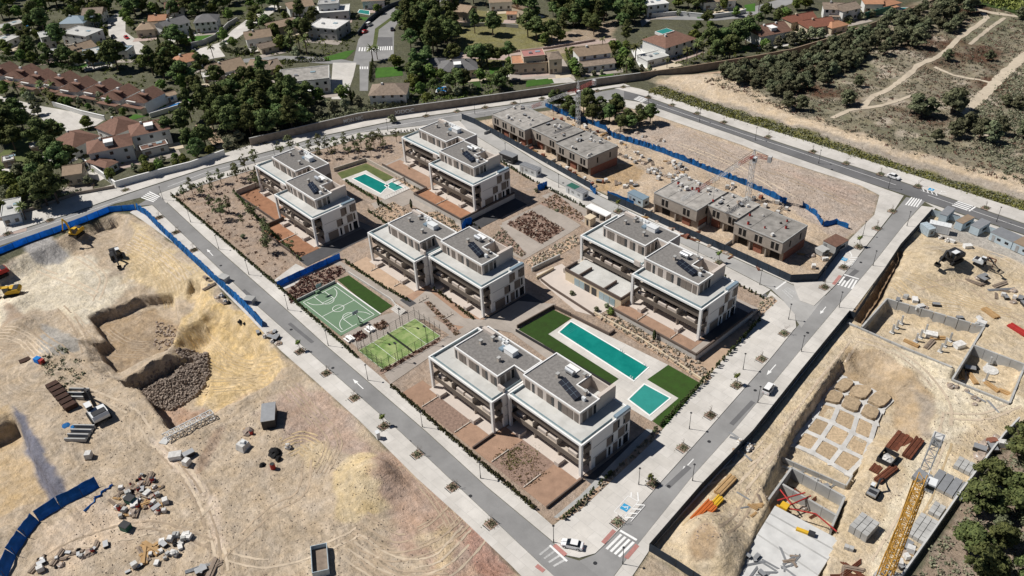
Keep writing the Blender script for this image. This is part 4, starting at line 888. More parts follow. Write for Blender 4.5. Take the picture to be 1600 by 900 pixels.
# ---------------------------------------------------------------- hedges
hedge(gl([(268,306),(440,453),(560,561)]), 1.3, 1.0, 'long hedge between the pavement and young pines and green courts', gaps=0.08)
hedge(gl([(612,605),(700,681),(838,798)]), 1.4, 1.1, 'hedge along the pavement in front of the building nearest the corner')
hedge(gl([(880,812),(915,780),(960,735)]), 1.3, 0.8, 'thin hedge beside the corner ramp', gaps=0.2)
hedge(gl([(1022,676),(1100,596),(1190,498)]), 1.5, 0.8, 'thin upright hedge between the pool lawn and the street pavement', gaps=0.12)
hedge(gl([(540,410),(600,450),(640,472)]), 1.2, 0.8, 'hedge in front of the pale gardens of the middle building', gaps=0.1)
hedge(gl([(675,450),(730,492),(742,500)]), 1.2, 0.8, 'hedge in front of the brown gardens of the middle building', gaps=0.1)
hedge(gl([(320,286),(440,250),(500,232),(560,216),(650,204),(722,212)]), 0.9, 0.7, 'sparse hedge along the upper road behind the young pines', mt='olive', gaps=0.3)
hedge(gl([(275,306),(320,286)]), 0.9, 0.8, 'short sparse hedge at the far street junction', mt='olive', gaps=0.2)
hedge(gl([(735,225),(830,282),(955,346)]), 1.1, 0.7, 'row of upright bushes beside the construction road', gaps=0.25)
hedge(gl([(1112,424),(1165,452),(1200,470)]), 1.0, 0.7, 'low hedge behind the building above the long pool', gaps=0.3)
hedge(gl([(365,300),(410,350),(470,408)]), 1.2, 1.3, 'dark hedge in front of the rusty soil gardens', mt='cypress', gaps=0.15)
hedge(gl([(645,292),(700,325),(750,358)]), 0.9, 0.6, 'sparse hedge along the path below the construction road gardens', gaps=0.35)
hedge(gl([(540,284),(585,312)]), 1.2, 0.9, 'hedge beside the L-shaped pool', mt='cypress')
hedge(gl([(590,315),(612,330)]), 1.0, 0.8, 'short hedge beside the steps below the L-shaped pool')
hedge(gl([(575,330),(612,356)]), 1.1, 0.8, 'hedge along the path by the middle building', gaps=0.2)
# ---------------------------------------------------------------- road markings
PZ = 0.026
def mark(name, polys, mt='paint', z=PZ):
    mb = MB()
    for p in polys: mb.sheet(p, z)
    o = mb.build(name, M[mt]); tag(o, kind='structure'); return o
def lerp2(a, b_, t): return (a[0]+(b_[0]-a[0])*t, a[1]+(b_[1]-a[1])*t)
def zebra(A, B_, A2, B2, n_=4, stop=None, fill=0.55, mt='paint'):
    A, B_, A2, B2 = gl([A, B_, A2, B2])
    for i in range(n_):
        t0 = i/(n_-1+fill); t1 = t0+fill/(n_-1+fill)
        mark('zebra_stripe', [[lerp2(A,A2,t0), lerp2(B_,B2,t0), lerp2(B_,B2,t1), lerp2(A,A2,t1)]], mt)
    if stop:
        mb = MB(); p, q = gl(stop); mb.bar((*p,PZ),(*q,PZ),0.5,0.004); tag(mb.build('stop_line', M['paint']), kind='structure')
zebra((946,857),(969,834),(969,871),(992,848), 4, ((969,829),(995,844)))
zebra((842,866),(858,853),(866,886),(884,876), 4, None, 0.35, 'paintfaded')
mb = MB(); p, q = gl([(859,852),(886,877)]); mb.bar((*p,PZ),(*q,PZ),0.45,0.004); tag(mb.build('stop_line', M['paint']), kind='structure')
zebra((1308,445),(1318,432),(1332,452),(1340,438), 5, ((1319,429),(1342,436)))
zebra((1414,320),(1424,308),(1433,324),(1441,312), 5)
zebra((1487,321),(1511,329),(1497,314),(1521,322), 4, ((1514,330),(1524,323)))
zebra((220,309),(240,316),(234,299),(250,307), 5)
zebra((990,155),(1004,160),(998,150),(1012,155), 4)
zebra((1230,448),(1245,458),(1222,454),(1236,468), 4, ((1212,452),(1228,440)), 0.5, 'paintfaded')
def arrow(p, q, L=5.0):
    a, b_ = Vector(g(*p)), Vector(g(*q)); d = (b_-a).normalized(); n_ = Vector((-d.y, d.x)); c = (a+b_)/2
    A = c-d*L/2; H_ = c+d*L*0.12; T = c+d*L/2
    pts = [A+n_*.12, A-n_*.12, H_-n_*.12, H_-n_*.5, T, H_+n_*.5, H_+n_*.12]
    me_ = tri([(v.x, v.y) for v in pts], PZ); me_.materials.append(M['paint']); tag(link_mesh('road_arrow', me_), kind='structure')
arrow((568,608),(551,592)); arrow((334,401),(322,388)); arrow((1083,718),(1065,737)); arrow((1212,570),(1198,586)); arrow((1290,480),(1282,490), 4)
for pts, off in (([(1005,156),(1160,209),(1232,232),(1400,289)], 0), ([(1450,305),(1600,357),(1700,391)], 0), ([(0,376),(100,343),(190,312)], 0), ([(262,292),(320,270),(440,238),(500,219),(600,199),(700,182),(860,160)], 0)):
    mb = MB(); P = gl(pts)
    for a, b_ in zip(P, P[1:]): mb.bar((*a,PZ),(*b_,PZ),0.16,0.004)
    tag(mb.build('centre_line', M['paint']), kind='structure')
for a, b_ in (((942,849),(960,829)),((978,873),(996,852)),((866,852),(884,868)),((838,884),(850,893)),((1302,445),(1313,431))):
    a, b_ = gl([a, b_]); mb = MB(); mb.bar((*a,KERB+0.004),(*b_,KERB+0.004),0.9,0.004); tag(mb.build('tactile_strip', M['redpaint']), kind='structure')
def disabled_bay(c, ax1, ax2, label, size=1.0):
    """blue square with a white wheelchair sign inside a white bay"""
    C0 = Vector(g(*c, KERB)); u = (Vector(g(*ax1, KERB))-C0).normalized(); v_ = Vector((-u.y, u.x))
    t = thing('parking_marking', label, 'road marking', (C0.x, C0.y, KERB+0.004), math.atan2(u.y, u.x), 'disabled parking bays')
    B(-0.85,-0.85,0,0.85,0.85,0.004).build('blue_square', M['bluepaint'], t)
    s = MB(); arc(s,-0.05,-0.15,0.42,-2.6,1.0,0.006,0.11,14); s.bar((-0.05,0.45,0.006),(-0.05,-0.1,0.006),0.13,0.003); s.bar((-0.05,-0.1,0.007),(0.4,-0.12,0.007),0.12,0.003); s.bar((0.4,-0.1,0.008),(0.58,-0.5,0.008),0.12,0.003)
    s.bar((-0.05,0.2,0.0085),(0.3,0.2,0.0085),0.1,0.003); arc(s,-0.05,0.62,0.08,0,6.28,0.006,0.1,8)
    s.build('wheelchair_symbol', M['paint'], t)
    bl = MB(); line_rect(bl,-2.3,-1.25,3.0,1.25,0.001,0.14); bl.bar((3.1,-1.25,0.001),(5.0,0.2,0.001),0.3,0.003).bar((3.1,0.6,0.0015),(4.2,1.25,0.0015),0.3,0.003).bar((-2.3,-2.9,0.001),(3.0,-2.9,0.001),0.14,0.003)
    for i in range(4): bl.bar((-2.2+i*1.4,-1.35,0.002),(-1.2+i*1.4,-2.8,0.002),0.32,0.003)
    bl.build('bay_lines', M['paint'], t)
disabled_bay((977,793),(985,784),None,'blue wheelchair parking sign painted near the bottom zebra crossing')
disabled_bay((1319,405),(1326,396),None,'blue wheelchair parking sign painted beside the building shells')
disabled_bay((1455,296),(1468,300),None,'blue wheelchair parking sign painted along the outer road')
for i, (px, py) in enumerate(((520,575),(640,690),(735,775),(455,515),(345,415),(1045,760),(1108,690),(1180,610),(1262,520),(1345,410),(1120,395),(1000,345),(880,286),(930,880),(1120,205),(1300,265))):
    x, y = g(px, py); m_ = MB().cyl(x, y, .015, .03, .42, 14); tag(m_.build('manhole_cover', M['darkmetal']), kind='structure')
for px, py, a, L_, w_ in ((560,625,-.0,9,1.3),(700,752,0,7,1.1),(470,520,0,12,1.0),(1060,745,1.6,8,1.2),(1160,645,1.65,10,1.1),(1330,430,1.6,7,1.4),(1200,470,-.5,9,2.0),(390,462,0,8,1.2)):
    x, y = g(px, py); tag(MB().obox(x, y, .024, L_, w_, .003, a).build('tar_patch', M['asphaltd']), kind='structure')
# ---------------------------------------------------------------- street lamps
lp = thing('street_lamp', 'x', 'street lamp', (0,0,0))
MB().cyl(0,0,0,0.9,0.12,8,0.10).build('base', M['darkmetal'], lp); MB().cyl(0,0,0.9,4.9,0.07,8,0.055).build('pole', M['darkmetal'], lp)
MB().cyl(0,0,4.9,5.05,0.12,10,0.26).build('lamp_head', M['darkmetal'], lp); MB().cyl(0,0,5.05,5.12,0.28,10,0.24).build('lamp_cap', M['darkmetal'], lp)
remember(lp)
LAMPS = {'the long street on the hedge side, counted from the corner': [(865,847),(751,747),(660,667),(575,594),(513,540),(450,484),(389,429),(342,389),(298,347)],
 'the cross street on the apartment side, counted from the corner': [(998,757),(1077,670),(1161,577),(1232,499),(1286,440),(1348,368)],
 'the cross street on the navy fence side, counted from the corner': [(973,881),(1082,751),(1184,629),(1252,549),(1311,480),(1364,415),(1417,353)],
 'the outer road, counted from the top junction': [(1013,161),(1093,190),(1180,219),(1279,255),(1388,294),(1557,346)],
 'the construction road, counted from its top end': [(790,243),(873,293),(1090,400),(1187,445)],
 'the upper road below the graffiti wall, counted from the far end': [(255,312),(430,246),(606,205),(742,178),(813,166)]}
first = True
for place, pts in LAMPS.items():
    for i, p in enumerate(pts):
        x, y = g(*p, KERB); lab = f'{ORD[i]} lamp post along {place}'
        if first: lp.location = (x, y, KERB); lp['label'] = lab; lp['group'] = 'street lamps'; first = False
        else: copy_tree(lp, loc=(x, y, KERB), label=lab, group='street lamps')
# ---------------------------------------------------------------- street trees in square pits
def grow(mb, p, d, L, r, depth, tips, R):
    q = p+d*L; mb.tube(p, q, r, 5, r*0.65, cap=False)
    if depth == 0: tips.append(q); return
    for k in range(3):
        e = (d+Vector((R.uniform(-1,1), R.uniform(-1,1), R.uniform(-0.1,0.8)))*0.75).normalized(); grow(mb, q-d*L*R.uniform(0,0.35), e, L*R.uniform(0.5,0.75), r*0.55, depth-1, tips, R)
def street_tree(leafy, seed):
    R = random.Random(seed); t = thing('street_tree', 'x', 'tree', (0,0,0)); mb = MB(); tips = []
    grow(mb, Vector((0,0,-0.1)), Vector((0.03,0.02,1)).normalized(), 1.5, 0.07, 3, tips, R); mb.build('trunk', M['bark'], t)
    if leafy:
        r = np.random.RandomState(seed); C = np.array([tuple(q) for q in tips]); C = np.repeat(C, 9, 0)+r.normal(size=(len(C)*9, 3))*0.16
        link_mesh('crown', leaf_mesh('crown', C, 0.30, M['leaf'], seed), parent=t)
    r = np.random.RandomState(seed+5); n_ = 120; C = np.stack([r.normal(size=n_)*0.55, r.normal(size=n_)*0.55, np.abs(r.normal(size=n_))*0.28], 1)
    link_mesh('ground_bush', leaf_mesh('ground_bush', C, 0.3, M['olive'], seed), parent=t)
    B(-1.1,-1.1,-0.05,1.1,1.1,0.012).build('tree_pit', M['soilgrey'], t)
    for s in (-1, 1): B(-1.1,s*1.35-0.09,-0.02,1.1,s*1.35+0.09,0.02).build('pit_edge', M['darkmetal'], t)
    return remember(t)
protos = [street_tree(False, 1), street_tree(False, 2), street_tree(True, 3), street_tree(True, 4)]
TREES_ST = {'the long street, counted from the far junction': [(249,340,0),(275,363,1),(303,391,0),(469,549,2),(510,583,1),(554,622,0),(600,666,2),(652,710,1),(707,761,1),(767,819,0)],
 'the cross street, counted from the corner': [(965,816,1),(1020,756,3),(1067,700,0),(1110,649,0),(1151,602,2),(1190,561,0),(1225,521,1),(1288,449,0),(1318,418,1),(1342,386,2),(1370,357,0),(1394,330,0)],
 'the outer road, counted from the top junction': [(1013,152,1),(1050,164,0),(1089,177,1),(1131,191,0),(1200,214,1),(1270,237,0),(1322,255,1),(1376,272,0),(1434,291,1),(1540,325,0)],
 'the upper road, counted from the far end': [(12,365,1),(78,344,0),(196,297,1),(666,181,1),(714,174,0),(758,168,1),(803,161,0),(847,154,1),(933,142,0),(974,136,1)],
 'the construction road': [(966,330,2),(1123,411,2)]}
used = set()
for place, pts in TREES_ST.items():
    for i, (px, py, k) in enumerate(pts):
        x, y = g(px, py, KERB); lab = f"{'leafy' if k > 1 else 'bare'} street sapling, {ORD[i]} pit of {place}"
        if k not in used: used.add(k); o = protos[k]; o.location = (x, y, KERB); o['label'] = lab; o['group'] = 'street trees'
        else: o = copy_tree(protos[k], loc=(x, y, KERB), label=lab, group='street trees')
        o.scale = (1, 1, rnd.uniform(0.75, 1.05) if k < 2 else rnd.uniform(1.0, 1.25))
# ---------------------------------------------------------------- cars
def car(name, label, px, toward, paint, L=4.5, van=False, group='cars', z=0.0):
    a = Vector(g(*px, z)); d = Vector(g(*toward, z))-a; t = thing(name, label, 'car', (a.x, a.y, z+0.02), math.atan2(d.y, d.x), group)
    hw = 0.9; k = L/4.5
    S = [(-2.25,0.45,0.72,.78),(-2.1,0.28,0.88,.88),(-1.2,0.22,0.95,.9),(0.9,0.22,0.93,.9),(1.9,0.26,0.80,.86),(2.22,0.38,0.62,.74)]
    if van: S = [(-2.25,0.4,1.1,.85),(-2.2,0.28,1.2,.9),(-1.2,0.22,1.2,.92),(0.9,0.22,1.15,.92),(1.9,0.26,1.0,.88),(2.22,0.38,0.75,.78)]
    m = MB(); V = []
    for x, zl, zh, w_ in S: V += [(x*k,-w_,zl),(x*k,w_,zl),(x*k,w_,(zl+zh)/2),(x*k,w_*.94,zh),(x*k,-w_*.94,zh),(x*k,-w_,(zl+zh)/2)]
    F_ = [(0,1,2,3,4,5)[::-1]]+[(i*6+j,i*6+(j+1)%6,(i+1)*6+(j+1)%6,(i+1)*6+j) for i in range(len(S)-1) for j in range(6)]+[tuple((len(S)-1)*6+j for j in range(6))]
    m.add(V, F_); body = fixn(m.build('body', paint, t))
    zh = 1.9 if van else 1.42; G = [(-1.75,0.86,.84),(-1.15,zh-0.04,.66),(0.25,zh,.66),(1.15,0.88,.84)] if not van else [(-2.2,1.15,.86),(-2.1,zh,.74),(0.6,zh,.74),(1.35,1.1,.86)]
    m = MB(); V = []
    for x, z_, w_ in G: V += [(x*k,-w_,z_),(x*k,w_,z_)]
    V += [(G[0][0]*k,-.86,0.8),(G[0][0]*k,.86,0.8),(G[3][0]*k,-.86,0.8),(G[3][0]*k,.86,0.8)]
    m.add(V, [(0,1,3,2),(4,5,7,6),(0,2,4,6),(1,7,5,3),(0,8,9,1),(6,7,11,10)]); fixn(m.build('windows', M['glass'], t))
    B((G[1][0]-0.02)*k,-.68,zh-0.03,(G[2][0]+0.04)*k,.68,zh+0.03).build('roof', paint, t)
    for x in (-1.35*k, 1.35*k):
        for y in (-0.86, 0.86):
            w = MB().tube((x,y-0.1,0.32),(x,y+0.1,0.32),0.33,12).build('wheel', M['tyre'], t); MB().tube((x,y+0.11*(1 if y > 0 else -1),0.32),(x,y+0.12*(1 if y > 0 else -1),0.32),0.2,10).build('rim', M['steel'], w)
    for y in (-0.6, 0.6):
        B(2.16*k,y-0.17,0.55,2.24*k,y+0.17,0.66).build('headlight', M['steel'], t); B(-2.27*k,y-0.17,0.62,-2.2*k,y+0.17,0.75).build('tail_light', M['red'], t)
    return t
M['cardark'] = mat('dark_car_paint', (0.03, 0.035, 0.05), 0.25, 0.02, 1.0, spec=0.5); M['carred'] = mat('red_car_paint', (0.45, 0.02, 0.02), 0.25, 0.02, 1.0, spec=0.5)
M['cargrey'] = mat('grey_car_paint', (0.25, 0.26, 0.27), 0.25, 0.02, 1.0, spec=0.5)
car('parked_car', 'white saloon parked on the corner island by the bottom zebra crossing', (894,853), (880,850), M['carwhite'], 4.6, z=KERB)
car('parked_car', 'white hatchback on the cross street below the foundation pit', (1201,610), (1210,598), M['carwhite'], 4.2, True)
car('parked_car', 'white saloon parked on the outer road pavement', (1396,278), (1408,282), M['carwhite'], 4.5, z=KERB)
for i, (px, py, qx, qy, mt, lab) in enumerate(((577,40,584,36,'carwhite','white van driving down the divided avenue'),(570,51,576,48,'carred','red car parked beside the divided avenue'),(613,47,612,40,'cardark','dark car parked on the divided avenue kerb'),
    (178,59,182,62,'cardark','dark blue car on the pale suburban street'),(198,60,202,63,'carred','red car on the pale suburban street'),(176,39,179,43,'cardark','dark car parked beside trees on the suburban street'),(193,70,198,73,'cardark','dark car beside the green villa gate'),
    (4,168,12,172,'cardark','dark car on the drive beside the white zigzag wall'),(302,78,306,82,'cargrey','grey car by the curved garden wall'),(1390,20,1398,17,'carwhite','white car in a far villa drive'))):
    car('parked_car', lab, (px,py), (qx,qy), M[mt], 4.4, 'van' in lab)
# ---------------------------------------------------------------- site fences
def fence(pts, h, mt, label, panel=4.0, wob=0.0, group='site fences', post='darkmetal', z=None, lean=0.0, cat='fence', name='site_fence', seed=1, w=0.06, world=False):
    R = random.Random(seed); P = pts if world else [g(*p) for p in pts]; x0, y0 = P[0]
    t = thing(name, label, cat, (x0, y0, 0), 0, group)
    for (ax, ay), (bx, by) in zip(P, P[1:]):
        L = math.hypot(bx-ax, by-ay); k = max(1, round(L/panel)); dx, dy = (bx-ax)/k, (by-ay)/k; nx, ny = -(by-ay)/L, (bx-ax)/L
        for i in range(k):
            p = Vector((ax+dx*i-x0, ay+dy*i-y0, 0)); q = Vector((ax+dx*(i+1)-x0, ay+dy*(i+1)-y0, 0))
            za = hz(p.x+x0, p.y+y0) if z is None else z; zb = hz(q.x+x0, q.y+y0) if z is None else z
            o1, o2 = R.uniform(-wob, wob), R.uniform(-wob, wob); m = MB(); s = 4 if wob else 1; rows = []
            for j in range(s+1):
                f_ = j/s; c = p.lerp(q, f_); zz = za+(zb-za)*f_; b1 = R.uniform(-wob, wob)*0.6; hh = h*(1+R.uniform(-wob, wob)*0.25); sg = wob*0.5*math.sin(f_*math.pi)
                rows.append(((c.x,c.y,zz-0.1), (c.x+nx*(b1*.5+lean*.5),c.y+ny*(b1*.5+lean*.5),zz+hh*.55), (c.x+nx*(b1+lean),c.y+ny*(b1+lean),zz+hh-sg*0.3)))
            for j in range(s):
                a, b_ = rows[j], rows[j+1]
                e = Vector((nx*w, ny*w, 0))
                V = [Vector(v) for v in (*a, *b_)]; m.add([tuple(v) for v in V]+[tuple(v+e) for v in V], [(0,3,4,1),(1,4,5,2),(6,7,10,9),(7,8,11,10),(2,5,11,8)])
            m.build('fence_panel', M[mt], t)
            MB().cyl(p.x, p.y, za-0.2, za+h+0.1, 0.06, 5).build('fence_post', M[post], t)
    return t
fence([(1014,861),(1095,767),(1175,683),(1250,588),(1325,496)], 2.3, 'navy', 'long navy mesh fence along the cross street below the foundation pit', 4.0, z=0.0)
fence([(1325,496),(1334,499),(1405,391),(1454,336)], 2.3, 'navy', 'navy mesh fence along the cross street beside the walled basement', 4.0, z=0.0)
fence([(1014,861),(1055,886),(1110,922)], 2.3, 'navy', 'navy mesh fence turning away from the corner crossing', 4.0, z=0.0)
fence([(1454,336),(1500,348),(1600,382),(1680,408)], 2.0, 'container', 'pale fence behind the row of site cabins', 4.0, z=0.0)
fence([(-90,436),(0,397),(44,379),(84,365),(138,345),(172,331),(212,328)], 2.1, 'bluelight', 'sky blue mesh fence along the upper road', 5.0, 0.05, seed=4, z=0.0)
fence([(212,328),(228,337),(250,360),(300,407),(380,481),(409,512)], 2.2, 'blue', 'crumpled blue mesh fence along the long street', 3.5, 0.35, seed=5, z=0.0, lean=0.7)
fence([(434,449),(470,432),(532,404)], 2.0, 'blue', 'blue mesh fence across the path behind the ball court', 4.0, 0.12, seed=6, z=0.05)
fence([(852,166),(888,184),(926,195),(946,203),(958,215),(1000,227),(1040,241),(1090,261)], 2.2, 'blue', 'ragged blue mesh fence behind the first building shells', 3.0, 0.6, seed=7)
fence([(1090,261),(1150,284),(1190,300),(1228,319)], 2.2, 'blue', 'ragged blue mesh fence between the debris and the empty lot', 3.0, 0.6, seed=8)
fence([(1254,322),(1275,337),(1284,352)], 1.9, 'blue', 'torn blue mesh fence beside the empty lot', 3.0, 0.6, seed=9)
fence([(1286,354),(1305,350),(1325,358)], 1.8, 'blue', 'torn blue mesh fence behind the brown-roofed site hut', 3.0, 0.6, seed=10)
fence([(722,186),(742,194),(850,254),(925,297)], 2.4, 'navy', 'navy mesh fence between construction road and first building shells', 4.0, z=0.0)
fence([(950,312),(990,330),(1060,362),(1150,402),(1234,441),(1277,439),(1314,391)], 2.6, 'navy', 'navy mesh fence around the second building shells', 4.0, z=0.0)
fence([(949,306),(965,312),(990,322)], 2.0, 'blue', 'blue mesh gate panels beside the glass site cabin', 3.0, 0.3, seed=12, z=0.0)
fence([(922,296),(930,304)], 2.2, 'blue', 'short blue mesh panel at the end of the navy fence', 2.0, 0.5, seed=13, z=0.0)
fence([(722,362),(728,352),(738,350)], 2.4, 'blue', 'small blue mesh screen behind the middle building', 2.0, 0.3, seed=14, z=0.05)
fence([(840,298),(855,292)], 2.2, 'blue', 'small blue mesh screen beside the white site cabins', 2.0, 0.3, seed=15, z=0.05)
fence([(10,905),(25,868),(42,840),(62,815),(95,793),(130,776),(156,762)], 2.5, 'blue', 'blue sheet fence curving through the sand site', 4.0, 0.15, seed=16, lean=1.3)
fence([(134,800),(150,780),(176,758)], 0.5, 'blue', 'collapsed blue sheet at the end of the curving fence', 2.5, 0.9, seed=17)
# ---------------------------------------------------------------- building shells beside the construction road
M['shell'] = mat('beige_shell', (0.36, 0.315, 0.27), 0.9, 0.14, 0.5); M['dark'] = mat('dark_opening', (0.018, 0.016, 0.015), 0.9, 0.1, 1.0)
def shell_unit(root, x, y, w, d, h=6.9, wins=3, red=1):
    B(x,y+0.02,3.3,x+w,y+d,h).build('upper_wall', M['shell'], root)
    B(x+0.3,y+1.4,-0.3,x+w-0.03,y+d-0.1,3.29).build('lower_wall', M['shell'], root)
    r = B(x-0.08,y-0.06,h,x+w+0.02,y+d+0.05,h+0.22).build('roof', M['concreted'], root)
    rl = rim_loop([(x-0.05,y-0.03),(x+w,y-0.03),(x+w,y+d),(x-0.05,y+d)], h+0.22, h+0.42, 0.2); rl.build('roof_upstand', M['concrete'], r)
    if x > 1: B(x-0.32,y+.2,h+0.1,x+0.12,y+d-.3,h+0.5).build('roof_joint', M['dark'], r)
    for i in range(2): B(x+w*(.3+.4*i),y+.5,h+.221,x+w*(.3+.4*i)+.08,y+d-.4,h+.25).build('roof_seam', M['darkmetal'], r)
    B(x-.1,y-4.2,-.2,x+.1,y-.1,1.1).build('garden_partition', M['concrete'], root)
    for i in range(wins):
        cx_ = x+w*(i+0.5)/wins
        for s in (-0.95, 0.55):
            k = B(cx_+s,y-0.03,4.0,cx_+s+1.0,y+0.1,6.3).build('window', M['dark'], root); B(cx_+s-0.08,y-0.05,6.3,cx_+s+1.08,y+0.05,6.42).build('lintel', M['concrete'], k)
        B(cx_-w/wins*0.5,y+0.3,-0.3,cx_-w/wins*0.5+0.45,y+1.5,3.29).build('pier', M['shell'], root)
        if i % 2 == red % 2: B(cx_-1.6,y+0.9,-0.2,cx_+1.3,y+1.38,3.0).build('brick_infill', M['brick'], root)
        else: B(cx_-1.5,y+1.3,0,cx_+1.6,y+1.42,2.7).build('doorway', M['dark'], root)
    B(x+w-0.02,y+1.5,-0.3,x+w+0.03,y+d-0.2,2.9).build('brick_side', M['brick'], root)
    for yy in (y+d*0.3, y+d*0.72): B(x+w-0.02,yy,4.0,x+w+0.04,yy+0.6,6.1).build('side_window', M['dark'], root)
ang = math.atan2(192.1-196.3, 51.8)
t = thing('building_shell', 'row of three unfinished terraced houses below the upper road', 'building', (-228.0, 196.2, 0), ang, 'unfinished terraced houses')
shell_unit(t, 0, 0, 20.0, 14.0, wins=4); shell_unit(t, 20.3, 3.0, 15.0, 12.5, wins=2, red=0); shell_unit(t, 35.6, 1.6, 16.8, 14.5, wins=3)
t = thing('building_shell', 'row of three unfinished terraced houses beside the red and white crane', 'building', (-144.0, 190.4, 0), 0.0, 'unfinished terraced houses')
shell_unit(t, 0, 0, 16.8, 15.5, wins=2); shell_unit(t, 17.1, 5.2, 11.6, 11.0, wins=2, red=0); shell_unit(t, 29.0, 2.0, 16.6, 13.2, wins=3)
# ---------------------------------------------------------------- loose building materials (small prototypes, copied)
def load_proto(name, cat, parts):
    t = thing(name, 'x', cat, (0,0,-50)); 
    for n_, mb, mt in parts: mb.build(n_, M[mt], t)
    return remember(t)
def lump(seed, s=1.0, h=0.6):
    r = np.random.RandomState(seed); mb = MB(); k = 7; V = []
    for lv, (q, z) in enumerate(((1,0),(0.9,0.45),(0.5,0.85))):
        for i in range(k): t_ = i*6.283/k+lv*.4; rr = s*.5*q*(0.75+.5*r.rand()); V.append((math.cos(t_)*rr, math.sin(t_)*rr, z*h*(0.8+.4*r.rand())-0.02))
    return mb.add(V, [(l_*k+i,l_*k+(i+1)%k,(l_+1)*k+(i+1)%k,(l_+1)*k+i) for l_ in range(2) for i in range(k)]+[tuple(range(2*k,3*k))])
def slats(n_, L, w, h, gap): 
    mb = MB(); 
    return mb
def pal(): return MB().box(-.6,-.5,0,.6,.5,.14)
PR = {
 'wrapped_pallet': load_proto('wrapped_pallet','pallet',[('pallet',pal(),'wood'),('load',MB().obox(0,0,.14,1.1,.95,.95,0,.93),'plastic')]),
 'brick_pallet': load_proto('brick_pallet','pallet',[('pallet',pal(),'wood'),('load',MB().box(-.55,-.45,.14,.55,.45,.85),'brick'),('top_layer',MB().box(-.3,-.45,.85,.55,.2,1.0),'brick')]),
 'block_pallet': load_proto('block_pallet','pallet',[('pallet',pal(),'wood'),('load',MB().box(-.55,-.48,.14,.55,.48,1.0),'concrete'),('top_layer',MB().box(-.55,-.48,1.0,.1,.3,1.18),'concrete')]),
 'rubble_bag': load_proto('rubble_bag','bag',[('sack',lump(1,1.2,.9),'plastic'),('fill',MB().obox(0,0,.55,.6,.6,.2),'rock')]),
 'black_sack': load_proto('black_sack','sack',[('sack',lump(2,1.1,.6),'tyre'),('neck',MB().cyl(.1,0,.45,.7,.1,6),'tyre')]),
 'timber_bundle': load_proto('timber_bundle','timber',[('plank',MB().box(-1.3,-.4+i*.28,0,1.3,-.16+i*.28,.3+.12*(i%2)),'wood') for i in range(3)]),
 'old_plank_bundle': load_proto('old_plank_bundle','timber',[('plank',MB().box(-1.5,-.45+i*.3,0,1.5+.2*i,-.2+i*.3,.25+.1*(i%2)),'woodgrey') for i in range(3)]),
 'steel_bundle': load_proto('steel_bundle','steel bars',[('bar',MB().tube((-2.2,-.2+i*.2,.12),(2.2+.2*i,-.15+i*.2,.12),.09,5),'metal') for i in range(3)]),
 'rusty_bundle': load_proto('rusty_bundle','steel bars',[('bar',MB().tube((-2.2,-.25+i*.25,.12),(2.2+.3*i,-.1+i*.25,.12),.11,5),'rust') for i in range(3)]),
 'red_barrel': load_proto('red_barrel','drum',[('drum',MB().cyl(0,0,0,.95,.38,10),'red'),('lid',MB().cyl(0,0,.95,1.0,.34,10),'darkmetal')]),
 'debris_heap': load_proto('debris_heap','debris',[('heap',lump(5,2.0,.7),'rubble'),('board',MB().obox(.2,.1,.35,1.2,.3,.1,.6),'wood'),('sheet',MB().obox(-.3,-.2,.4,.6,.5,.06,.2),'plastic')]),
 'metal_box': load_proto('metal_box','box',[('case',MB().box(-.8,-.45,0,.8,.45,.7),'darkmetal'),('lid',MB().box(-.84,-.49,.7,.84,.49,.78),'metal')]),
 'white_crate': load_proto('white_crate','crate',[('case',MB().box(-.9,-.6,0,.9,.6,.75),'cabinwhite'),('lid',MB().box(-.95,-.65,.75,.95,.65,.82),'plastic')]),
}
PR_USED = set(); PLACED = {}
CLR = {'wrapped_pallet':'white wrapped pallet','brick_pallet':'red brick pallet','block_pallet':'grey block pallet','rubble_bag':'white rubble bag','black_sack':'black sack','timber_bundle':'yellow timber bundle','old_plank_bundle':'grey plank bundle','steel_bundle':'steel bar bundle','rusty_bundle':'rusty bar bundle','red_barrel':'red drum','debris_heap':'small debris heap','metal_box':'dark metal box','white_crate':'white crate'}
def put(kind, xyz, where, rz=None, sc=1.0):
    lab = f'{CLR[kind]} {where}'; grp = f'{CLR[kind]}s {where}'
    rz = rnd.uniform(0, 3.14) if rz is None else rz
    if kind not in PR_USED: PR_USED.add(kind); o = PR[kind]; o.location = xyz; o.rotation_euler = (0,0,rz); o['label'] = lab; o['group'] = grp; o.scale = (sc,)*3
    else: o = copy_tree(PR[kind], loc=xyz, rz=rz, scale=sc, label=lab, group=grp)
    return o
def litter(pts, n_, kinds, where, seed, z=None, sc=(0.8,1.3), world=None):
    R = random.Random(seed); P = world or gl(pts, z or 0)
    for i, (x, y) in enumerate(scatter(P, n_, seed)):
        put(R.choice(kinds), (x, y, hz(x, y) if z is None else z), where, R.uniform(0, 3.14), R.uniform(*sc))
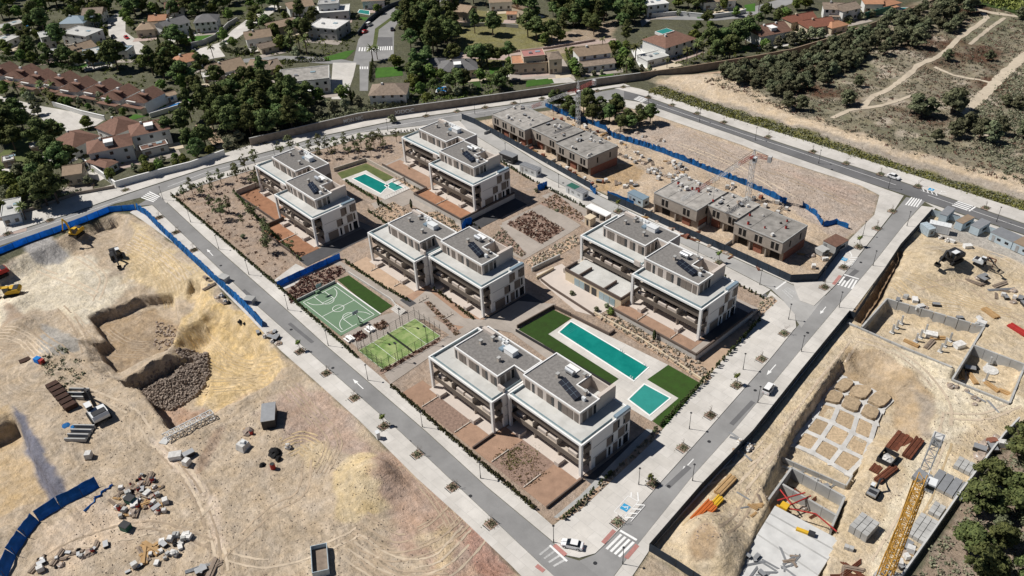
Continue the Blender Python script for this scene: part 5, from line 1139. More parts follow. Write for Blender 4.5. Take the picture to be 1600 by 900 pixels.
# on the shells' roofs
def rot_pts(o, a, pts): c, s = math.cos(a), math.sin(a); return [(o[0]+x*c-y*s, o[1]+x*s+y*c) for x, y in pts]
W0 = ['wrapped_pallet','rubble_bag','black_sack','wrapped_pallet','metal_box','debris_heap']
litter(None, 14, W0, 'on the roof of the far building shell', 5, 7.14, (0.6,1.0), rot_pts((-228,196.2), ang, rect(1,1,19,13)))
litter(None, 8, W0, 'on the middle roof of the first building shells', 6, 7.14, (0.6,0.9), rot_pts((-228,196.2), ang, rect(21,4,34,14)))
litter(None, 13, W0+['black_sack'], 'on the near roof of the first building shells', 7, 7.14, (0.7,1.1), rot_pts((-228,196.2), ang, rect(37,3,51,15)))
litter(None, 16, ['wrapped_pallet','rubble_bag','black_sack','red_barrel','debris_heap'], 'on the far roof of the second building shells', 8, 7.14, (0.7,1.2), rect(-142,197,-129,205))
litter(None, 10, W0, 'on the middle roof of the second building shells', 9, 7.14, (0.6,1.0), rect(-126,197,-116.5,206))
litter(None, 8, ['wrapped_pallet','black_sack','red_barrel','rubble_bag'], 'on the near roof of the second building shells', 10, 7.14, (0.6,1.0), rect(-114,193.5,-99.5,204))
MIX = ['wrapped_pallet','brick_pallet','block_pallet','rubble_bag','timber_bundle','debris_heap','old_plank_bundle','wrapped_pallet']
litter([(775,205),(905,275),(925,285),(930,292),(850,245),(770,200)], 30, ['brick_pallet','debris_heap','wrapped_pallet','timber_bundle','rubble_bag','debris_heap'], 'in front of the first building shells', 21)
litter([(950,210),(1010,240),(1090,268),(1080,280),(1000,262),(940,225)], 34, MIX, 'along the ragged blue fence', 22)
litter([(1010,262),(1060,262),(1080,282),(1050,292),(1015,280)], 30, ['wrapped_pallet','rubble_bag','debris_heap','wrapped_pallet','block_pallet'], 'in the white heap between the building shells', 23)
litter([(860,172),(925,200),(950,212),(935,218),(880,195)], 14, MIX, 'behind the first building shells', 24)
litter([(1000,330),(1060,355),(1150,395),(1215,425),(1210,432),(1100,385),(1000,340)], 30, ['debris_heap','brick_pallet','timber_bundle','rusty_bundle','debris_heap'], 'in front of the second building shells', 25)
litter([(1110,275),(1180,300),(1240,330),(1230,345),(1150,310)], 14, MIX, 'behind the second building shells', 26)
litter([(930,285),(985,300),(1000,290),(960,280)], 12, MIX+['metal_box'], 'by the site gate between the shells', 27)
litter([(1240,400),(1275,428),(1305,390),(1270,385)], 8, ['debris_heap','wrapped_pallet','timber_bundle'], 'in the corner yard behind the navy fence', 28)
litter([(960,208),(1030,235),(1050,225),(990,200)], 10, ['debris_heap','old_plank_bundle','rubble_bag'], 'on the empty lot beside the site pines', 29)
# ---------------------------------------------------------------- cranes
def lattice(p, q, w0, w1, n_, r, mb, tri_=False):
    """a lattice truss from p to q with square section"""
    p, q = Vector(p), Vector(q); d = (q-p).normalized(); a = Vector((0,0,1)).cross(d); a = Vector((1,0,0)) if a.length < 0.1 else a.normalized(); b_ = d.cross(a)
    ring = lambda f: [p.lerp(q, f)+(a*x+b_*y)*(w0+(w1-w0)*f)/2 for x, y in ((-1,-1),(1,-1),(1,1),(-1,1))]
    R0, R1 = ring(0), ring(1)
    for i in range(4): mb.tube(R0[i], R1[i], r, 5)
    for k in range(n_):
        A, C = ring(k/n_), ring((k+1)/n_)
        for i in range(4):
            mb.tube(A[i], C[(i+1) % 4] if k % 2 else C[i-1], r*.6, 4, cap=False); mb.tube(C[i], C[(i+1) % 4], r*.6, 4, cap=False)
    return mb
def crane(label, base, h, tip, back, cols, ztop=4.0, w=1.5, z0=0.0, flat=False):
    x, y = base; t = thing('tower_crane', label, 'crane', (x, y, z0)); mast, jm, top = cols
    B(-w,-w,-0.2,w,w,0.5).build('base_block', M['concrete'], t)
    lattice((0,0,0.5),(0,0,h),w,w,int(h/1.6),0.10*w/1.5,MB()).build('mast', M[mast], t)
    B(-w*.7,-w*.7,h,w*.7,w*.7,h+0.7).build('slewing_ring', M[top], t)
    d = Vector((tip[0]-x, tip[1]-y, 0)); L = d.length; d.normalize(); n_ = Vector((-d.y, d.x, 0))
    e = Vector((back[0]-x, back[1]-y, 0)); LB = e.length; e.normalize()
    zj = h+1.3
    j = MB(); p0 = Vector((0,0,zj))+d*0.8; k = 5 if L > 15 else 3
    for s in range(k):
        seg = MB(); a = p0.lerp(d*L+Vector((0,0,zj)), s/k); b_ = p0.lerp(d*L+Vector((0,0,zj)), (s+1)/k); lattice(a, b_, w*.72, w*.66, max(2, int(L/k/1.6)), 0.075*w/1.5, seg)
        seg.build('jib_section', M[jm[s % len(jm)]], t)
    lattice(Vector((0,0,zj))+e*0.8, e*LB+Vector((0,0,zj)), w*.8, w*.8, max(2, int(LB/1.6)), 0.085*w/1.5, MB()).build('counter_jib', M[top], t)
    c = e*(LB-0.6); MB().obox(c.x, c.y, zj-1.3, 1.4*w/1.5, 1.6*w/1.5, 2.0, math.atan2(e.y, e.x)).build('counterweight', M['concretew'], t)
    cb = d*1.0+n_*1.4*w/1.5; cab = MB().obox(cb.x, cb.y, h-0.6, 1.5*w/1.5, 1.2*w/1.5, 1.9, math.atan2(d.y, d.x)).build('cab', M['cabinwhite'], t); MB().obox(cb.x+d.x*.1, cb.y+d.y*.1, h+0.2, 1.55*w/1.5, 1.1*w/1.5, .8, math.atan2(d.y, d.x)).build('cab_window', M['glass'], cab)
    if not flat:
        lattice((0,0,h+.7),(0,0,h+ztop),w*.8,0.25,3,0.08*w/1.5,MB()).build('apex', M[mast], t)
        ti = MB(); tp = Vector((0,0,h+ztop)); ti.tube(tp, d*L*.7+Vector((0,0,zj+.5)), .05, 4); ti.tube(tp, e*LB*.9+Vector((0,0,zj+.5)), .05, 4); ti.build('tie_bar', M['darkmetal'], t)
    hk = d*L*.55; MB().tube(hk+Vector((0,0,zj-.4)), hk+Vector((0,0,zj*.55)), .04, 4).build('hook_rope', M['darkmetal'], t)
    MB().obox(hk.x, hk.y, zj*.55-.6, .5, .3, .6).build('hook_block', M['red'], t)
    return t
M['cranewhite'] = mat('crane_white', (0.62, 0.62, 0.61), 0.55, 0.08, 1.0)
crane('white tower crane with a red jib behind the first building shells', g(903,204), 15.6, g(832,167,16.9), g(930,127,16.9), ('cranewhite', ['cranered','cranewhite','cranewhite','cranewhite','cranered'], 'cranered'), 4.6, 1.25)
crane('white and red tower crane behind the second building shells', g(1168,312), 15.0, g(1065,312,16.3), g(1206,248,16.3), ('cranewhite', ['cranered','cranewhite','cranewhite','cranered','cranewhite'], 'cranered'), 3.2, 1.25)
# ---------------------------------------------------------------- site cabins and containers
def cabin(label, a, b_, depth, h, wall, roof, name='site_cabin', cat='cabin', ribs=0, door=True, win=2, z=None, group='site cabins', flip=1):
    pa, pb = Vector(g(*a)), Vector(g(*b_)); d = pb-pa; L = d.length; zz = hz(pa.x, pa.y) if z is None else z
    t = thing(name, label, cat, (pa.x, pa.y, zz+0.02), math.atan2(d.y, d.x), group)
    B(0,0,0.12,L,depth,h).build('body', M[wall], t); B(-0.06,-0.06,h,L+0.06,depth+0.06,h+0.12).build('roof', M[roof], t); B(0.1,0.1,-0.15,L-0.1,depth-0.1,0.12).build('skid', M['darkmetal'], t)
    k = int(L/0.55)
    if ribs:
        for i in range(k): B(0.2+i*0.55,-0.05,0.2,0.42+i*0.55,0.01,h-0.1).build('wall_rib', M[wall], t)
        for i in range(int(L/1.1)): B(0.3+i*1.1,0.05,h+0.12,0.6+i*1.1,depth-0.05,h+0.16).build('roof_rib', M[roof], t)
    if door: B(L*.12,-0.05,0.15,L*.12+0.9,0.02,2.2).build('door', M['metal'], t)
    for i in range(win):
        x = L*(0.35+0.35*i); w_ = B(x,-0.04,1.1,x+1.1,0.02,1.9).build('window', M['glass'], t); B(x-.08,-0.05,1.02,x+1.18,-0.041,1.1).build('sill', M['rim'], w_)
    B(L-0.02,depth*.35,0.9,L+0.04,depth*.75,1.9).build('end_window', M['glass'], t)
    return t
cabin('black site cabin beside the construction road', (780,250), (801,258), 3.0, 2.9, 'darkmetal', 'metal', z=0.0)
cabin('white site cabin beside the construction road', (812,268), (838,278), 2.8, 2.7, 'cabinwhite', 'metal', ribs=1, z=0.0)
M['greensheet'] = mat('green_sheet', (0.03, 0.12, 0.09), 0.6, 0.1, 1.0)
t = cabin('white site cabin with a half green roof beside the construction road', (884,301), (910,314), 2.8, 2.7, 'cabinwhite', 'metal', ribs=1, z=0.0)
B(0.2,0.1,2.83,4.2,2.7,2.88).build('roof_cover', M['greensheet'], t)
cabin('pale glazed site cabin behind the blue gate panels', (980,313), (1004,325), 3.0, 2.9, 'container', 'blueroof', win=2, z=0.0)
t = cabin('concrete site hut with a brown roof at the corner yard', (1284,388), (1304,398), 6.0, 2.6, 'concrete', 'terracotta', z=0.0, win=0)
cabin('small grey concrete kiosk box behind the building shells', (1272,395), (1284,402), 3.0, 1.6, 'concrete', 'concrete', name='concrete_box', cat='box', z=0.0, win=0, door=False)
CN = [('pale container with a dark emblem beside the white drum', (1465,345),(1477,349), 6.1,'container','metal',0),('pale container with a brown roof in the cabin row', (1490,356),(1501,361),6.1,'container','tanroof',0),
      ('plain pale container in the cabin row next to a white sack', (1513,363),(1527,369),6.1,'container','metal',0),('ribbed white container lying in front of the cabin row', (1449,361),(1482,368),2.5,'cabinwhite','cabinwhite',1),
      ('small pale green container by the navy fence', (1435,361),(1449,371),2.3,'container','container',1),('long pale blue site office with a grey roof', (1544,374),(1578,390),5.0,'container','metal',0),('long pale blue site office at the picture edge', (1579,391),(1625,412),5.0,'container','tanroof',0)]
for lab, a, b_, dp, wl, rf, rb in CN: cabin(lab, a, b_, dp, 2.7, wl, rf, name='container', cat='container', ribs=rb, win=2 if 'office' in lab else 0, door='office' in lab, group='containers')
litter([(1455,368),(1540,385),(1530,392),(1460,376)], 5, ['black_sack','rubble_bag','white_crate'], 'in front of the pale containers', 41)
# ---------------------------------------------------------------- earth movers
def excavator(label, px, face, col='yellow', s=1.0, pose=(2.6,2.4,4.6,1.0,6.6,0.3), group='earth movers', swing=0.0):
    x, y, z = gz(*px); fx, fy, _ = gz(*face); a = math.atan2(fy-y, fx-x)
    t = thing('excavator', label, 'excavator', (x, y, z+0.02), a, group); t.scale = (s,)*3
    for yy in (-1.25, 1.25):
        tr = MB(); pr = [(-1.9,0.45),(-1.6,0.05),(1.6,0.05),(1.9,0.45),(1.6,0.9),(-1.6,0.9)]; w = 0.3
        tr.add([(u,yy-w,v_) for u,v_ in pr]+[(u,yy+w,v_) for u,v_ in pr], [(0,1,2,3,4,5)[::-1],(6,7,8,9,10,11)]+[(i,(i+1)%6,6+(i+1)%6,6+i) for i in range(6)]); fixn(tr.build('track', M['tyre'], t))
    B(-1.0,-0.95,0.4,1.0,0.95,1.0).build('chassis', M['darkmetal'], t)
    h = MB(); pr = [(-2.2,1.0),(1.3,1.0),(1.3,1.5),(0.2,2.1),(-2.0,2.1),(-2.35,1.6)]; h.add([(u,-1.3,v_) for u,v_ in pr]+[(u,1.3,v_) for u,v_ in pr], [(0,1,2,3,4,5)[::-1],(6,7,8,9,10,11)]+[(i,(i+1)%6,6+(i+1)%6,6+i) for i in range(6)])
    hs = fixn(h.build('engine_house', M[col], t)); B(-1.9,-1.1,2.1,-0.7,1.1,2.22).build('engine_cover', M['darkmetal'], hs)
    cb = B(0.0,0.35,1.5,1.4,1.28,2.9).build('cab', M['glass'], t); B(-0.03,0.3,2.9,1.45,1.33,3.0).build('cab_roof', M['cabinwhite'] if col != 'yellow' else M['yellow'], cb)
    x1, z1, x2, z2, x3, z3 = pose
    def seg(p, q, w0, w1, n_, mt): MB().tube((p[0],-0.2,p[1]),(q[0],-0.2,q[1]),w0,6,w1).build(n_, M[mt], t)
    seg((1.1,1.4),(x1,z1+1.6),0.32,0.30,'boom','darkmetal' if col != 'yellow' else col); seg((x1,z1+1.6),(x2,z2+1.2),0.28,0.22,'boom_end','darkmetal' if col != 'yellow' else col); seg((x2,z2+1.3),(x3,z3+0.6),0.22,0.16,'dipper_arm','darkmetal' if col != 'yellow' else col)
    k = MB(); pr = [(x3-0.1,z3+0.7),(x3+0.5,z3+0.5),(x3+0.35,z3-0.2),(x3-0.5,z3-0.1)]; k.add([(u,-0.75,v_) for u,v_ in pr]+[(u,0.35,v_) for u,v_ in pr], [(0,1,2,3)[::-1],(4,5,6,7),(1,2,6,5),(2,3,7,6),(3,0,4,7)]); fixn(k.build('bucket', M['darkmetal'], t))
    return t
excavator('yellow excavator with a raised boom below the sky blue fence', (120,368), (112,374), 'yellow', 1.15, (1.6,3.6,2.4,5.6,3.6,3.2))
excavator('dark excavator working on the yellow bank', (182,402), (192,428), 'darkmetal', 1.15)
excavator('white and dark excavator beside the shaded trenches', (156,652), (128,612), 'cabinwhite', 1.45, (2.2,2.6,4.6,2.0,6.6,0.4))
excavator('red excavator at the picture edge on the pale platform', (0,432), (-20,440), 'red', 1.2)
excavator('yellow loader beside the brown spoil heap', (20,460), (4,464), 'yellow', 1.2, (2.0,1.0,3.0,0.4,3.6,0.2))
excavator('dark loader on the sand ridge behind the walled basement', (1486,408), (1474,416), 'darkmetal', 1.35, (2.2,1.6,3.2,0.6,4.0,0.2))
excavator('small white excavator next to the rusty bucket frame', (1530,413), (1536,418), 'cabinwhite', 0.8)
t = excavator('small excavator parked by the rusty steel boxes', (1364,772), (1372,760), 'metal', 0.75)
x, y, z = gz(1545,415); t = thing('loader_attachment', 'rusty open steel frame beside the small white excavator', 'frame', (x,y,z))
for a in ((-1,-1),(1,-1),(1,1),(-1,1)): MB().cyl(a[0]*1.2,a[1]*0.9,0,2.0,0.1,5).build('leg', M['rust'], t)
line = MB(); [line.bar((p[0]*1.2,p[1]*.9,1.9),(q[0]*1.2,q[1]*.9,1.9),0.2,0.2) for p, q in (((-1,-1),(1,-1)),((1,-1),(1,1)),((1,1),(-1,1)),((-1,1),(-1,-1)))]; line.build('top_frame', M['rust'], t)
# ---------------------------------------------------------------- left site: trench boxes, skips, stores
def skip(label, a, b_, depth, h, mt, lid=None, fill=None, name='skip', z=None):
    pa, pb = Vector(gz(*a)), Vector(gz(*b_)); d = pb-pa; L = math.hypot(d.x, d.y); t = thing(name, label, name.replace('_',' '), (pa.x, pa.y, pa.z), math.atan2(d.y, d.x))
    for n_, q in (('side',(0,0,L,0.12)),('side',(0,depth-.12,L,depth)),('end',(0,.121,.12,depth-.121)),('end',(L-.12,.121,L,depth-.121))): B(q[0],q[1],-0.2,q[2],q[3],h).build(n_, M[mt], t)
    B(0.121,0.121,0.0,L-0.121,depth-0.121,h*.45 if fill else 0.1).build('floor', M[fill or mt], t)
    for i in range(int(L/1.0)): B(0.3+i,-0.06,0.1,0.42+i,0.0,h-.1).build('rib', M[mt], t)
    if lid: B(-0.08,-0.08,h,L+0.08,depth+0.08,h+0.12).build('lid', M[lid], t)
    return t
skip('dark closed site container with a grey lid on the sand', (411,672),(432,668), 6.2, 2.6, 'darkmetal', 'metal', name='storage_container')
skip('open skip with wood scraps at the bottom edge of the picture', (490,905),(516,898), 6.5, 2.0, 'container', None, 'woodgrey')
skip('dark dumpster on the long street pavement by the crumpled blue fence', (341,440),(352,444), 2.2, 1.6, 'metal', 'concrete', name='dumpster')
skip('second dark dumpster on the long street pavement', (382,476),(395,478), 2.2, 1.7, 'metal', 'concrete', name='dumpster')
skip('small white kiosk box at the pavement edge of the sand site', (590,688),(595,686), 1.0, 2.0, 'cabinwhite', 'cabinwhite', name='kiosk')
def trench_row(label, a, b_, w, mt='trench_shade'):  # raised boxes whose dark colour stands for the shade inside trenches
    pa, pb = Vector(gz(*a)), Vector(gz(*b_)); d = pb-pa; L = math.hypot(d.x, d.y); t = thing('trench_shade_row', label, 'panel stack', (pa.x, pa.y, pa.z), math.atan2(d.y, d.x), 'dark rows as trench shade')
    k = int(L/1.1)
    for i in range(k): B(i*1.1,0.0+0.1*(i%2),0,i*1.1+1.0,w+0.1*(i%3),1.0+0.25*(i%2)).build('panel', M[mt], t)
trench_row('long row of dark boxes as trench shade beside the red and blue machines', (30,566),(52,598), 2.6); trench_row('long row of dark boxes as trench shade beside the white excavator', (72,606),(106,648), 2.8)
def hopper(label, px, n_, rz):
    x, y, z = gz(*px); t = thing('concrete_trough', label, 'trough', (x,y,z), rz, 'concrete troughs')
    for i in range(n_): B(-2.6,i*1.5,0,2.6,i*1.5+0.35,0.9).build('side', M['concrete'], t); B(-2.6,i*1.5+0.36,0,2.6,i*1.5+1.49,0.15).build('bottom', M['darkmetal'], t)
    B(-2.6,n_*1.5,0,2.6,n_*1.5+.35,0.9).build('side', M['concrete'], t)
hopper('three grey concrete troughs beside the blue liner pit', (118,690), 3, 0.75); hopper('two small grey troughs near the white excavator', (116,624), 2, 0.75)
x, y, z = gz(62,566); t = thing('generator', 'blue and red generator beside the dark trench row', 'generator', (x,y,z), 0.4); B(-1.2,-.7,0,0.4,.7,1.4).build('engine_box', M['bluelight'], t); B(0.45,-.6,0,1.5,.6,1.2).build('fuel_tank', M['red'], t)
x, y, z = gz(103,665); t = thing('blue_sheet', 'crumpled blue sheet between excavator and troughs', 'sheet', (x,y,z)); lump(8,2.4,.4).build('fold', M['blue'], t); lump(9,1.4,.5).build('corner', M['bluelight'], t, loc=(1.8,1.2,0))
pa, pb = gz(258,690,0.55), gz(334,651,0.55); x, y = pa[0], pa[1]
t = thing('crane_section', 'white lattice crane section lying at the pit edge', 'crane section', (pa[0],pa[1],pa[2])); lattice((0,0,0.3),(pb[0]-pa[0],pb[1]-pa[1],pb[2]-pa[2]+0.3),1.7,1.7,9,0.15,MB()).build('truss', M['cranewhite'], t)
MB().obox(0,0,-0.55,2.0,2.0,0.3,0.5).build('support', M['concretew'], t)
x, y, z = gz(381,700); t = thing('water_tank', 'white wrapped water tank on the sand', 'tank', (x,y,z), 0.3); MB().obox(0,0,0,2.6,2.6,1.7,0,.8).build('tank', M['plastic'], t); MB().obox(0.2,0.1,1.7,1.2,1.0,.5,.3,.7).build('cover', M['cabinwhite'], t)
x, y, z = gz(430,708); t = thing('pallet_of_bags', 'black tarpaulin heap on the sand', 'heap', (x,y,z)); lump(11,3.2,1.2).build('tarpaulin', M['tyre'], t); lump(12,1.6,.8).build('loose_fold', M['tyre'], t, loc=(2.1,-.4,0))
x, y, z = gz(393,678); put('red_barrel', (x,y,z), 'beside the dark site container', 0, 1.0)
for i, (px, py, k, wh) in enumerate(((410,728,'black_sack','below the black tarpaulin'),(427,732,'red_barrel','next to the black tarpaulin'),(275,715,'white_crate','lying alone below the white truss'),(296,712,'metal_box','lying on the dark patch below the truss'),(293,726,'wrapped_pallet','below the dark patch'),(140,715,'wrapped_pallet','alone below the troughs'),(388,675,'debris_heap','at the corner of the dark container'),(450,700,'rubble_bag','right of the black tarpaulin'.replace('right of','beyond')))):
    put(k, gz(px, py), wh, 0.5*i, 1.5)
SM = ['wrapped_pallet','white_crate','black_sack','metal_box','debris_heap','rubble_bag','timber_bundle','red_barrel','old_plank_bundle','block_pallet','debris_heap']
litter([(170,780),(200,755),(220,740),(245,750),(270,785),(255,805),(215,800),(190,810)], 70, SM, 'in the scrap yard beside the blue sheet fence', 51, sc=(0.5,1.25))
litter([(260,840),(300,830),(302,860),(200,900),(185,895)], 26, ['white_crate','wrapped_pallet','metal_box','white_crate','black_sack','block_pallet','old_plank_bundle'], 'in the row of white crates', 52, sc=(0.6,1.25))
litter([(30,885),(60,870),(190,840),(170,850),(110,880),(60,900)], 22, SM+['rusty_bundle'], 'in the row below the sand ramp', 53, sc=(0.6,1.3))
litter([(310,885),(335,888),(330,900),(305,898)], 5, ['metal_box','steel_bundle','old_plank_bundle'], 'at the bottom edge of the sand site', 54, sc=(1.2,1.8))
litter([(215,860),(250,855),(245,870),(220,875)], 4, ['old_plank_bundle','timber_bundle'], 'in the broken crate heap', 55, sc=(1.4,2.0))
litter([(402,520),(430,515),(440,540),(420,535)], 9, ['rubble_bag','debris_heap','wrapped_pallet','metal_box'], 'dumped at the end of the crumpled blue fence', 56, sc=(0.8,1.4))
litter([(320,430),(345,455),(390,505),(385,512),(330,460)], 12, ['debris_heap','black_sack','rubble_bag','old_plank_bundle'], 'between the pit and the crumpled blue fence', 57, sc=(0.8,1.4))
for i, (px, py) in enumerate(((205,785),(198,827))):
    x, y, z = gz(px, py); t = thing('green_bin', ('dark green bin in the middle of the scrap yard' if i == 0 else 'dark green bin at the edge of the scrap yard'), 'bin', (x,y,z), .4, 'green bins'); B(-1,-.8,0,1,.8,1.5).build('body', M['greensheet'], t); B(-1.05,-.85,1.5,1.05,.85,1.62).build('lid', M['darkmetal'], t)
# rubble in the deep pit: broken stone nobody could count
P = gl([(210,606),(240,590),(268,562),(300,540),(325,552),(328,585),(305,612),(265,636),(236,632)], -5.4)
q = scatter(P, 3000, 61); Z = height(q[:,0], q[:,1]); q, Z = q[Z < -3.6], Z[Z < -3.6]
tag(link_mesh('rubble', rocks_mesh('rubble', q, Z, 0.72, M['rubble'], 62, 0.8)), 'heap of broken brown stones in the deep pit', 'rubble', kind='stuff')
for nm, pts, n_, sz, z_ in (('stone_scatter',[(60,560),(240,600),(480,640),(760,880),(600,905),(100,905),(120,800)],1900,0.24,0),('stone_scatter',[(1340,540),(1500,570),(1600,640),(1480,760),(1400,880),(1330,800),(1420,700),(1470,640),(1400,560)],500,0.24,0),('stone_scatter',[(1040,870),(1190,690),(1320,560),(1200,780),(1150,860)],500,0.25,0),('stone_scatter',[(960,210),(1160,240),(1350,300),(1300,360),(1150,300)],700,0.28,0),('stone_scatter',[(240,490),(275,500),(270,540),(235,530)],120,0.7,-4)):
    P = gl(pts, z_); q = scatter(P, n_, 63); tag(link_mesh(nm, rocks_mesh(nm, q, height(q[:,0], q[:,1]), sz, M['rubble'], 64)), 'loose stones strewn over the sand site', 'stones', kind='stuff')
# ---------------------------------------------------------------- wheel ruts and dozer scrapes pressed into the soil
M['rutdark'] = mat('pressed_soil_dark', (0.40, 0.315, 0.23), .97, .18, .8, .05, 4); M['rutpale'] = mat('pressed_soil_pale', (0.55, 0.455, 0.345), .97, .14, .8, .05, 4); M['rutyellow'] = mat('pressed_soil_yellow', (0.50, 0.385, 0.235), .97, .16, .8, .05, 4)
def spline(P, k=10):
    out = []; Q = [P[0]]+P+[P[-1]]
    for i in range(1, len(Q)-2):
        a, b_, c, d = Q[i-1], Q[i], Q[i+1], Q[i+2]
        for j in range(k):
            t = j/k; out.append(0.5*((2*b_)+(c-a)*t+(2*a-5*b_+4*c-d)*t*t+(3*b_-a-3*c+d)*t**3))
    return out+[P[-1]]
def ruts(pts, offs, w, mt, seed=1, broken=0.12):
    R = random.Random(seed); S = spline([Vector(gz(*p)[:2]) for p in pts])
    Q = [S[0]]
    for a, b_ in zip(S, S[1:]): k = max(1, int((b_-a).length/0.7)); Q += [a.lerp(b_, (i+1)/k) for i in range(k)]
    m = MB()
    for o_ in offs:
        skip_ = 0; prev = None
        for i, p in enumerate(Q):
            d = (Q[min(i+1, len(Q)-1)]-Q[max(i-1, 0)]); d = d.normalized() if d.length > 1e-6 else Vector((1,0)); n_ = Vector((-d.y, d.x)); ww = w*R.uniform(.6,1.25)/2; oo = o_+R.uniform(-.08,.08)
            cur = [p+n_*(oo-ww), p+n_*(oo+ww)]
            if skip_ > 0: skip_ -= 1; prev = None; continue
            if R.random() < broken*.25: skip_ = R.randint(2, 8)
            if prev: m.add([(v.x, v.y, hz(v.x, v.y)+.05) for v in (prev[0], prev[1], cur[1], cur[0])], [(0,1,2,3)])
            prev = cur
    if m.f: o = m.build('wheel_rut', M[mt]); fixn(o); tag(o, kind='structure')
TW2 = (-.95,.95)
for i, (pts, offs, w, mt) in enumerate((
    ([(240,690),(290,735),(325,800),(345,870),(350,920)],TW2,.6,'rutpale'),([(250,700),(300,760),(330,830),(340,900)],TW2,.5,'rutdark'),([(345,870),(420,800),(470,770),(480,720)],TW2,.5,'rutdark'),([(110,600),(200,640),(240,690)],TW2,.6,'rutpale'),
    ([(60,880),(130,845),(230,820),(330,850)],TW2,.5,'rutdark'),([(120,850),(210,835),(300,810),(330,780)],TW2,.5,'rutpale'),([(360,870),(420,880),(520,850),(560,830)],TW2,.5,'rutpale'),([(30,500),(60,520),(110,560),(150,590)],TW2,.5,'rutdark'),
    ([(110,490),(135,520),(150,560),(170,590)],TW2,.6,'rutpale'),([(95,480),(120,510),(135,550)],TW2,.5,'rutdark'),([(0,520),(40,530),(70,560)],(-2,-1,0,1,2),.35,'rutpale'),([(0,540),(40,545),(65,570)],(-2,-1,0,1),.35,'rutdark'),
    ([(560,820),(620,850),(680,830),(720,790)],(-4.2,-2.1,-1.3,.4,2.3,3.1),.45,'rutdark'),([(550,850),(620,890),(690,880),(740,830)],(-3.4,-1.2,.7,2.6),.5,'rutpale'),([(570,870),(620,905),(700,905)],(-3,-2,-1,0,1,2),.4,'rutdark'),
    ([(640,720),(690,770),(720,820)],(-3,-2,-1,0,1,2),.35,'rutdark'),([(430,590),(480,640),(520,690),(500,740)],(-2,-1,0,1,2),.35,'rutdark'),([(445,700),(470,690),(490,700)],(-3,-2,-1,0,1,2,3),.4,'rutyellow'),
    ([(200,380),(240,400),(270,430),(280,460)],(-5,-4,-3,-2,-1,0,1,2,3),.35,'rutyellow'),([(210,370),(250,390),(300,430)],(-3,-2,-1,0,1,2),.35,'rutpale'),([(300,520),(340,560),(400,580),(430,575)],(-5,-4,-3,-2,-1,0,1,2,3,4),.35,'rutyellow'),([(300,600),(350,600),(410,590)],(-3,-2,-1,0,1,2),.35,'rutyellow'),
    ([(160,520),(190,540),(230,545)],(-4,-3,-2,-1,0,1,2,3),.35,'rutdark'),([(120,400),(160,430),(150,470)],TW2,.6,'rutpale'),([(60,420),(110,440),(150,460)],TW2,.6,'rutpale'),([(250,650),(230,620),(210,610)],TW2,.5,'rutdark'),
    ([(1335,535),(1290,590),(1240,660),(1195,720),(1160,760)],TW2,.6,'rutpale'),([(1328,545),(1280,605),(1230,670),(1180,740)],TW2,.55,'rutdark'),([(1340,530),(1400,550),(1450,590),(1480,640),(1470,690)],TW2,.7,'rutpale'),([(1470,690),(1440,760),(1400,830),(1370,880)],TW2,.6,'rutpale'),([(1480,690),(1450,770),(1410,840)],TW2,.5,'rutyellow'),([(1480,650),(1540,650),(1590,630)],TW2,.6,'rutpale'),
    ([(1430,450),(1480,440),(1520,450),(1560,480),(1600,500)],TW2,.5,'rutdark'),([(1420,430),(1470,455),(1520,475),(1580,490)],(-2,-1,0,1,2),.4,'rutyellow'),([(1450,390),(1500,385),(1560,400),(1600,420)],TW2,.5,'rutpale'),([(1400,440),(1440,470),(1500,480)],(-2,-1,0,1),.4,'rutyellow'),
    ([(1090,760),(1130,740),(1170,720),(1200,690)],TW2,.5,'rutpale'),([(1060,820),(1100,780),(1140,750)],TW2,.5,'rutyellow'),([(1130,830),(1160,800),(1180,760)],TW2,.5,'rutdark'),
    ([(1080,210),(1160,250),(1260,290),(1330,320)],TW2,.5,'rutdark'),([(1060,225),(1150,260),(1240,310)],TW2,.5,'rutpale'))):
    ruts(pts, offs, w, mt, i+1)
# ---------------------------------------------------------------- right site: foundations
LAT = [[(1318,590),(1338,599),(1368,610),(1400,620)],[(1298,608),(1320,617),(1350,629),(1377,642)],[(1284,628),(1310,636),(1340,649),(1368,662)],[(1274,650),(1300,660),(1332,676),(1360,689)],[(1256,672),(1284,684),(1316,700),(1350,716)],[(1238,694),(1268,706),(1298,723),(1326,740)]]
zf = -3.35; LW = [[g(*p, zf+0.3) for p in r] for r in LAT]
ox, oy = LW[5][0]; t = thing('foundation_grid', 'grid of pale concrete ground beams in the pit', 'foundation', (ox, oy, zf))
def loc2(p, z=0): return (p[0]-ox, p[1]-oy, z)
for i, r in enumerate(LW):
    for j in range(4):
        w = 0.85 if i < 2 else 1.15
        if j < 3: MB().bar(loc2(r[j],-0.5), loc2(r[j+1],-0.5), w, 0.80).build('ground_beam', M['beam'], t)
        if i < 5: MB().bar(loc2(r[j],-0.5), loc2(LW[i+1][j],-0.5), w*.9, 0.80+0.006).build('ground_beam', M['beam'], t)
        MB().obox(*loc2(r[j])[:2], -0.5, 1.5, 1.5, 0.82, 0.2+0.5*((i+j) % 2)).build('beam_pad', M['beam'], t)
